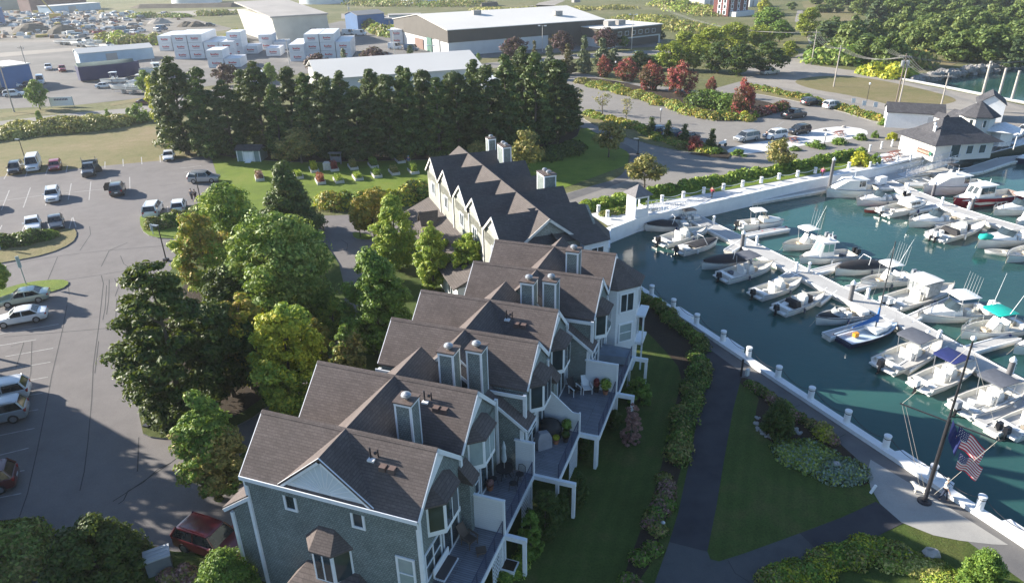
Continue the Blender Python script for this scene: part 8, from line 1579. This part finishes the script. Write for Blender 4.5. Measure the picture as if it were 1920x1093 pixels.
# flags: cloth grids with stripes and a starred canton
FRD = flat('flag_red', (.42, .02, .05), .8, .08, 4); FWH = flat('flag_white', (.70, .68, .66), .8, .05, 4); FBL = flat('flag_blue', (.02, .03, .14), .8, .1, 4)
def flag(top, az, L, Hf, label, droop=.85, us=True):
    nx, ny = 26, 13; b = MB(); dx = np.array([math.sin(R_(az)), math.cos(R_(az)), 0]); sd = np.array([dx[1], -dx[0], 0])
    def pt(i, j, o=0.0):
        u = i / nx; v = j / ny; x = u * L * (1 - .45 * droop); z = -v * Hf - u * L * droop * .75 - .05 * math.sin(u * 9); w = .16 * math.sin(u * 8 + v * 1.5) * (0.3 + u)
        return dx * x + sd * (w + o) + np.array([0, 0, z])
    b.v = [tuple(pt(i, j)) for j in range(ny + 1) for i in range(nx + 1)]
    for j in range(ny):
        for i in range(nx):
            a = j * (nx + 1) + i; b.f.append([a, a + 1, a + nx + 2, a + nx + 1]); b.m.append((2 if (i < nx * .4 and j < 7) else (0 if j % 2 == 0 else 1)) if us else 2)
    o = b.build('flag', [FRD, FWH, FBL], None, 60); o.location = tuple(top); tag(o, label, 'flag'); 
    if us:
        s = MB()
        for r_ in range(5):
            for c in range(5):
                i0 = .9 + c * 1.95 + (r_ % 2) * .6; j0 = .7 + r_ * 1.3
                for off in (.012, -.012): s.add([pt(i0, j0, off), pt(i0 + .7, j0, off), pt(i0 + .7, j0 + .5, off), pt(i0, j0 + .5, off)], [(0, 1, 2, 3)])
        s.build('stars', FWH, o)
    return o
gx, gy = g[0], g[1]
flag((gx + ya[0] * .75, gy + ya[1] * .75 + .3, 6.1), 100, 2.6, 1.35, 'striped red, white and blue flag flying just right of the flagpole, upper of two', .75); flag((gx + ya[0] * .95 - .1, gy + ya[1] * .95 - .2, 4.6), 100, 1.9, 1.15, 'smaller striped flag hanging below the upper striped flag', .6); flag((gx + .1, gy - .15, 6.5), 100, 1.5, 1.3, 'dark blue flag hanging limp against the flagpole', 1.2, us=False)
# ---- small things by the paths
g = G(1389, 706); r = empty('path_sign', (g[0], g[1], .04), R_(15), 'narrow dark post with a small pale box at the top of the triangular lawn', 'post'); b = MB(); b.box((0, 0, .8), (.12, .12, 1.6)); b.build('post', BLACK, r); b = MB(); b.box((.35, -.3, .5), (.3, .22, .6), .3); b.build('box', PWH, r)
g = G(1632, 925); b = MB(); b.tube((0, 0, 0), (.25, .05, .6), .09, .09, 8); o = b.build('marker_post', WHITE); o.location = (g[0], g[1], .04); tag(o, 'short white marker post at the edge of the plaza lawn', 'marker post')
for (x, y), l in zip([(1242, 992), (1294, 790)], ['small path light low on the border beside the dark path', 'small path light beside the hedge, farther up the dark path']):
    g = G(x, y); r = empty('path_light', (g[0], g[1], .04), 0, l, 'path light', 'path lights'); b = MB(); b.tube((0, 0, 0), (0, 0, .5), .03); b.build('stem', BLACK, r); b = MB(); b.lathe((0, 0, .5), [(.14, 0), (.12, .05), (.03, .12)], 8); b.build('lamp_cap', STEEL, r)
random.seed(9)
def rocks(pts, rr, label, name='stone', n=1, mat=None):
    b = MB()
    for (x, y) in pts:
        for _ in range(n):
            g = G(x + random.uniform(-4, 4) * (n > 1), y + random.uniform(-3, 3) * (n > 1)); r = rr * random.uniform(.7, 1.3); k = len(b.v); b.ball((g[0], g[1], .04 + r * .25), (r, r * .8, r * .6), seg=7, rings=5)
            for j in range(k, len(b.v)): v = b.v[j]; b.v[j] = tuple(c + random.uniform(-.1, .1) * r for c in v)
    o = b.build(name, mat or flat('garden_stone', (.32, .31, .30), .9, .25, 2)); tag(o, label, 'stones' if n > 1 else 'rock', kind='stuff' if n > 1 else None)
rocks([(1420, 785), (1418, 795), (1422, 805), (1430, 812), (1440, 818), (1450, 822), (1490, 806), (1498, 812)], .13, 'ring of small pale stones round the dark yew', 'stones', 8)
rocks([(1745, 1042)], .42, 'large brown-grey rock in the bottom right bed'); rocks([(1697, 1042)], .35, 'smaller grey rock left of the large one in the bottom right bed'); rocks([(1568, 880)], .5, 'grey rock half hidden in the silver ground cover')
for (x, y), l in zip([(1546, 246), (1500, 240), (1582, 240)], ['boulder on the upper rim of the plaza, middle', 'boulder on the upper rim of the plaza, left', 'boulder on the upper rim of the plaza, right']): rocks([(x, y)], .5, l)
g = G(302, 1068); r = empty('utility_box', (g[0], g[1], 0), R_(28), 'grey metal utility box with a ribbed lid between the yew and the round bush', 'utility box'); b = MB(); b.box((0, 0, .6), (1.3, .95, 1.2)); b.build('cabinet', flat('cabinet_grey', (.13, .15, .17), .5, .1, 2), r); b = MB(); b.box((0, 0, 1.24), (1.4, 1.05, .08)); 
for k in (-.3, 0, .3): b.box((0, k, 1.3), (1.2, .08, .05))
b.build('lid', flat('lid_grey', (.33, .36, .39), .5, .1, 2), r)
g = G(956, 1072); r = empty('planter', (g[0], g[1], .03), R_(-20), 'pale square planter with soil under the nearest deck beam', 'planter'); b = MB(); b.box((0, 0, .25), (.75, .75, .5), 0, 0, 1.15); b.build('pot', WHITE, r); b = MB(); b.box((0, 0, .52), (.7, .7, .03)); b.build('soil', MULCH, r)
# ---- deck furniture (deck floors at 2.75 m)
ZD = 2.75
def on_deck(t, n): w = W(t, n); return (w[0], w[1], ZD)
def lounge(t, n, rz, mat, label, name='deck_chair', fr=WHITE):
    r = empty(name, on_deck(t, n), rz, label, 'chair', 'deck chairs'); b = MB(); b.slab([(-.3, -.28, .38), (.35, -.28, .45), (.35, .28, .45), (-.3, .28, .38)], .05); b.build('seat', mat, r); b = MB(); b.slab([(-.3, -.28, .4), (-.3, .28, .4), (-.72, .28, 1.05), (-.72, -.28, 1.05)], .05); b.build('backrest', mat, r)
    for s in (-1, 1): b = MB(); b.tube((.3, s * .32, 0), (.3, s * .32, .62), .03); b.tube((-.3, s * .32, 0), (-.3, s * .32, .62), .03); b.box((0, s * .33, .63), (.75, .09, .04)); b.build('arm', fr, r)
    return r
lounge(-10.6, 42.1, R_(-60), DKB, 'dark slatted deck chair with white arms on the wide fourth deck'); lounge(-9.85, 42.6, R_(-80), WHITE, 'white deck chair against the white screen on the wide fourth deck')
lounge(-12.3, 26.3, R_(-40), flat('teak', (.10, .075, .06), .8), 'brown reclining chair in the corner of the nearest deck', fr=flat('teak', (.10, .075, .06), .8)); 
g_ = on_deck(-11.45, 25.9); b = MB(); b.box((0, 0, .22), (.55, .5, .08)); 
for sx in (-1, 1):
    for sy in (-1, 1): b.box((sx * .22, sy * .2, .1), (.05, .05, .2))
o = b.build('side_table', flat('teak', (.10, .075, .06), .8)); o.location = g_; o.rotation_euler = (0, 0, .2); tag(o, 'low brown footstool near the rail of the nearest deck', 'footstool')
r = empty('deck_bench', on_deck(-12.6, 24.0), R_(68), 'slatted bench with dark cushions against the windows of the nearest deck', 'bench'); b = MB(); 
for k in range(5): b.box((0, -.25 + k * .12, .42), (1.7, .09, .04))
b.build('seat', TRIM, r); b = MB(); b.box((0, .3, .75), (1.7, .06, .6)); b.build('backrest', TRIM, r); b = MB(); b.box((0, .02, .5), (1.5, .5, .12)); b.build('cushion', flat('dark_cushion', (.05, .045, .05), .8), r)
# table set with folded parasol on the second deck
r = empty('patio_table', on_deck(-12.35, 32.0), 0, 'round dark patio table with clutter on the second deck', 'table'); b = MB(); b.lathe((0, 0, .7), [(.55, 0), (.55, .04)], 18); b.build('tabletop', BLACK, r)
for a in range(3): b = MB(); b.tube((.1 * math.cos(a * 2.1), .1 * math.sin(a * 2.1), .7), (.42 * math.cos(a * 2.1), .42 * math.sin(a * 2.1), 0), .025); b.build('leg', BLACK, r)
r = empty('parasol', on_deck(-12.35, 32.0), 0, 'closed pale parasol standing through the patio table', 'parasol'); b = MB(); b.tube((0, 0, 0), (0, 0, 2.7), .025); b.build('pole', STEEL, r); b = MB(); b.lathe((0, 0, 1.25), [(.13, 0), (.17, .15), (.11, .8), (.14, 1.0), (.03, 1.5)], 10); b.build('folded_canopy', flat('parasol_cloth', (.38, .43, .46), .8, .15, 5), r)
for k, (t, n, a) in enumerate([(-12.8, 31.2, 30), (-12.2, 32.4, -80), (-11.4, 32.1, -120), (-11.5, 31.2, 170), (-12.4, 28.2, 40)]):
    r = empty('patio_chair', on_deck(t, n), R_(a), ['dark metal patio chair left of the round table', 'dark metal patio chair between table and screen', 'dark metal patio chair against the white screen', 'dark metal patio chair in front of the round table', 'dark folded chair behind the first white screen'][k], 'chair', 'dark patio chairs'); b = MB(); b.lathe((0, 0, .42), [(.24, 0), (.25, .04)], 12); b.build('seat', BLACK, r); b = MB()
    for j in range(7): y = -.22 + j * .073; b.tube((-.22, y, .45), (-.3, y, .9 + .05 * math.cos(y * 6)), .012, seg=4)
    b.path([(-.3, -.24, .45), (-.32, -.22, .88), (-.33, 0, .98), (-.32, .22, .88), (-.3, .24, .45)], .018); b.build('backrest', BLACK, r)
    for sx in (-.18, .18):
        for sy in (-.18, .18): b = MB(); b.tube((sx, sy, .42), (sx * 1.3, sy * 1.3, 0), .016, seg=5); b.build('leg', BLACK, r)
b = MB(); b.loft([[(-.5, -.35, 0), (.5, -.35, 0), (.5, .35, 0), (-.5, .35, 0)], [(-.5, -.32, .8), (.5, -.32, .8), (.5, .32, .8), (-.5, .32, .8)], [(-.3, -.2, 1.2), (.35, -.2, 1.15), (.35, .2, 1.1), (-.3, .2, 1.2)]], 0, True); o = b.build('grill_cover', flat('grey_cover', (.24, .25, .29), .7, .15, 2), None, 30); o.location = on_deck(-11.0, 35.6); o.rotation_euler = (0, 0, .4); tag(o, 'grey covered barbecue on the deck with the slanted screen', 'covered grill')
b = MB(); b.ball((0, 0, .62), (.85, .8, .62), seg=12, rings=7); b.lathe((0, 0, 0), [(.8, 0), (.84, .6)], 14); o = b.build('covered_table', flat('black_cover', (.015, .017, .02), .7, .2, 2), None, 50); o.location = on_deck(-10.95, 36.9); tag(o, 'round table under a black cover by the slanted screen', 'covered table')
o = None
def potted(t, n, mat, pm, label, h=.7, r0=.3, z=ZD):
    w = W(t, n); r = empty('potted_plant', (w[0], w[1], z), 0, label, 'potted plant', 'potted plants on the decks'); b = MB(); b.lathe((0, 0, 0), [(.16, 0), (.22, .32), (.24, .34)], 12); b.build('pot', pm, r); n_ = 350; d = RNG.normal(size=(n_, 3)); d /= np.linalg.norm(d, axis=1, keepdims=True); me = leaf_mesh('foliage', np.array([0, 0, .34 + h * .5]) + d * np.array([r0, r0, h * .5]) * RNG.uniform(.5, 1, (n_, 1)), d, .13, mat); q = bpy.data.objects.new('foliage', me); COL.objects.link(q); q.parent = r
CLAY = flat('clay', (.28, .12, .07), .8); potted(-10.3, 36.2, L_YE, CLAY, 'pot of yellow flowers next to the grey barbecue cover', .3, .25); potted(-9.9, 37.3, L_GR, BLACK, 'spiky green potted plant by the slanted screen', .9, .4); potted(-9.75, 36.6, L_DK, BLACK, 'dark potted plant in front of the spiky one', .5, .3)
potted(-9.2, 42.9, L_RD, BLACK, 'dark red potted plant before the third white screen', .8, .25); potted(-8.5, 42.8, L_LG, CLAY, 'light green fern in a pot at the rail corner', 1.0, .45)
potted(-12.8, 30.7, L_BR, CLAY, 'pot with reddish flowers beside the patio table', .4, .25)
b = MB(); b.loft([[(-1.3, -.9, .2), (-1.3, .9, .2), (-1.3, .9, .9), (-1.3, 0, 1.15), (-1.3, -.9, .9)], [(1.3, -.7, .1), (1.3, .7, .1), (1.3, .7, .8), (1.3, 0, 1.0), (1.3, -.7, .8)]], 0, True); o = b.build('furniture_cover', flat('slate_cover', (.16, .2, .25), .7, .2, 1), None, 30); o.location = on_deck(-9.0, 47.6); o.rotation_euler = (0, 0, R_(-15)); tag(o, 'long slate-blue furniture cover on the farthest deck below the turret', 'furniture cover')
# motorbike near the arborvitae
g = G(1354, 276); r = empty('motorcycle', (g[0], g[1], .03), R_(30), 'parked motorcycle with a white fairing left of the plaza', 'motorcycle'); b = MB(); b.loft([[(x, -w_, z0), (x, w_, z0), (x, w_, z1), (x, -w_, z1)] for x, w_, z0, z1 in ((-.9, .12, .7, .85), (-.2, .18, .5, .95), (.4, .15, .6, 1.05), (.7, .2, .6, 1.2))], 0, True); b.build('body', PW, r, 40)
for x in (-.7, .75): b = MB(); b.tube((x, -.07, .32), (x, .07, .32), .32, seg=14); b.build('wheel', TYRE, r)
# haze over the far ground
b = MB(); b.b2((-1500, -140, -3.2), (1400, 2400, 46)); hz = b.build('haze', bpy.data.materials.new('haze_air')); m = hz.data.materials[0]; m.use_nodes = True; nt = m.node_tree; nt.nodes.remove(nt.nodes['Principled BSDF']); pv = nt.nodes.new('ShaderNodeVolumePrincipled'); pv.inputs['Color'].default_value = (.82, .88, .95, 1); pv.inputs['Density'].default_value = .00017; pv.inputs['Anisotropy'].default_value = .3; lk(nt, pv.outputs[0], nt.nodes['Material Output'].inputs['Volume']); tag(hz, 'thin pale haze over the far yards and wood', 'haze', kind='stuff')
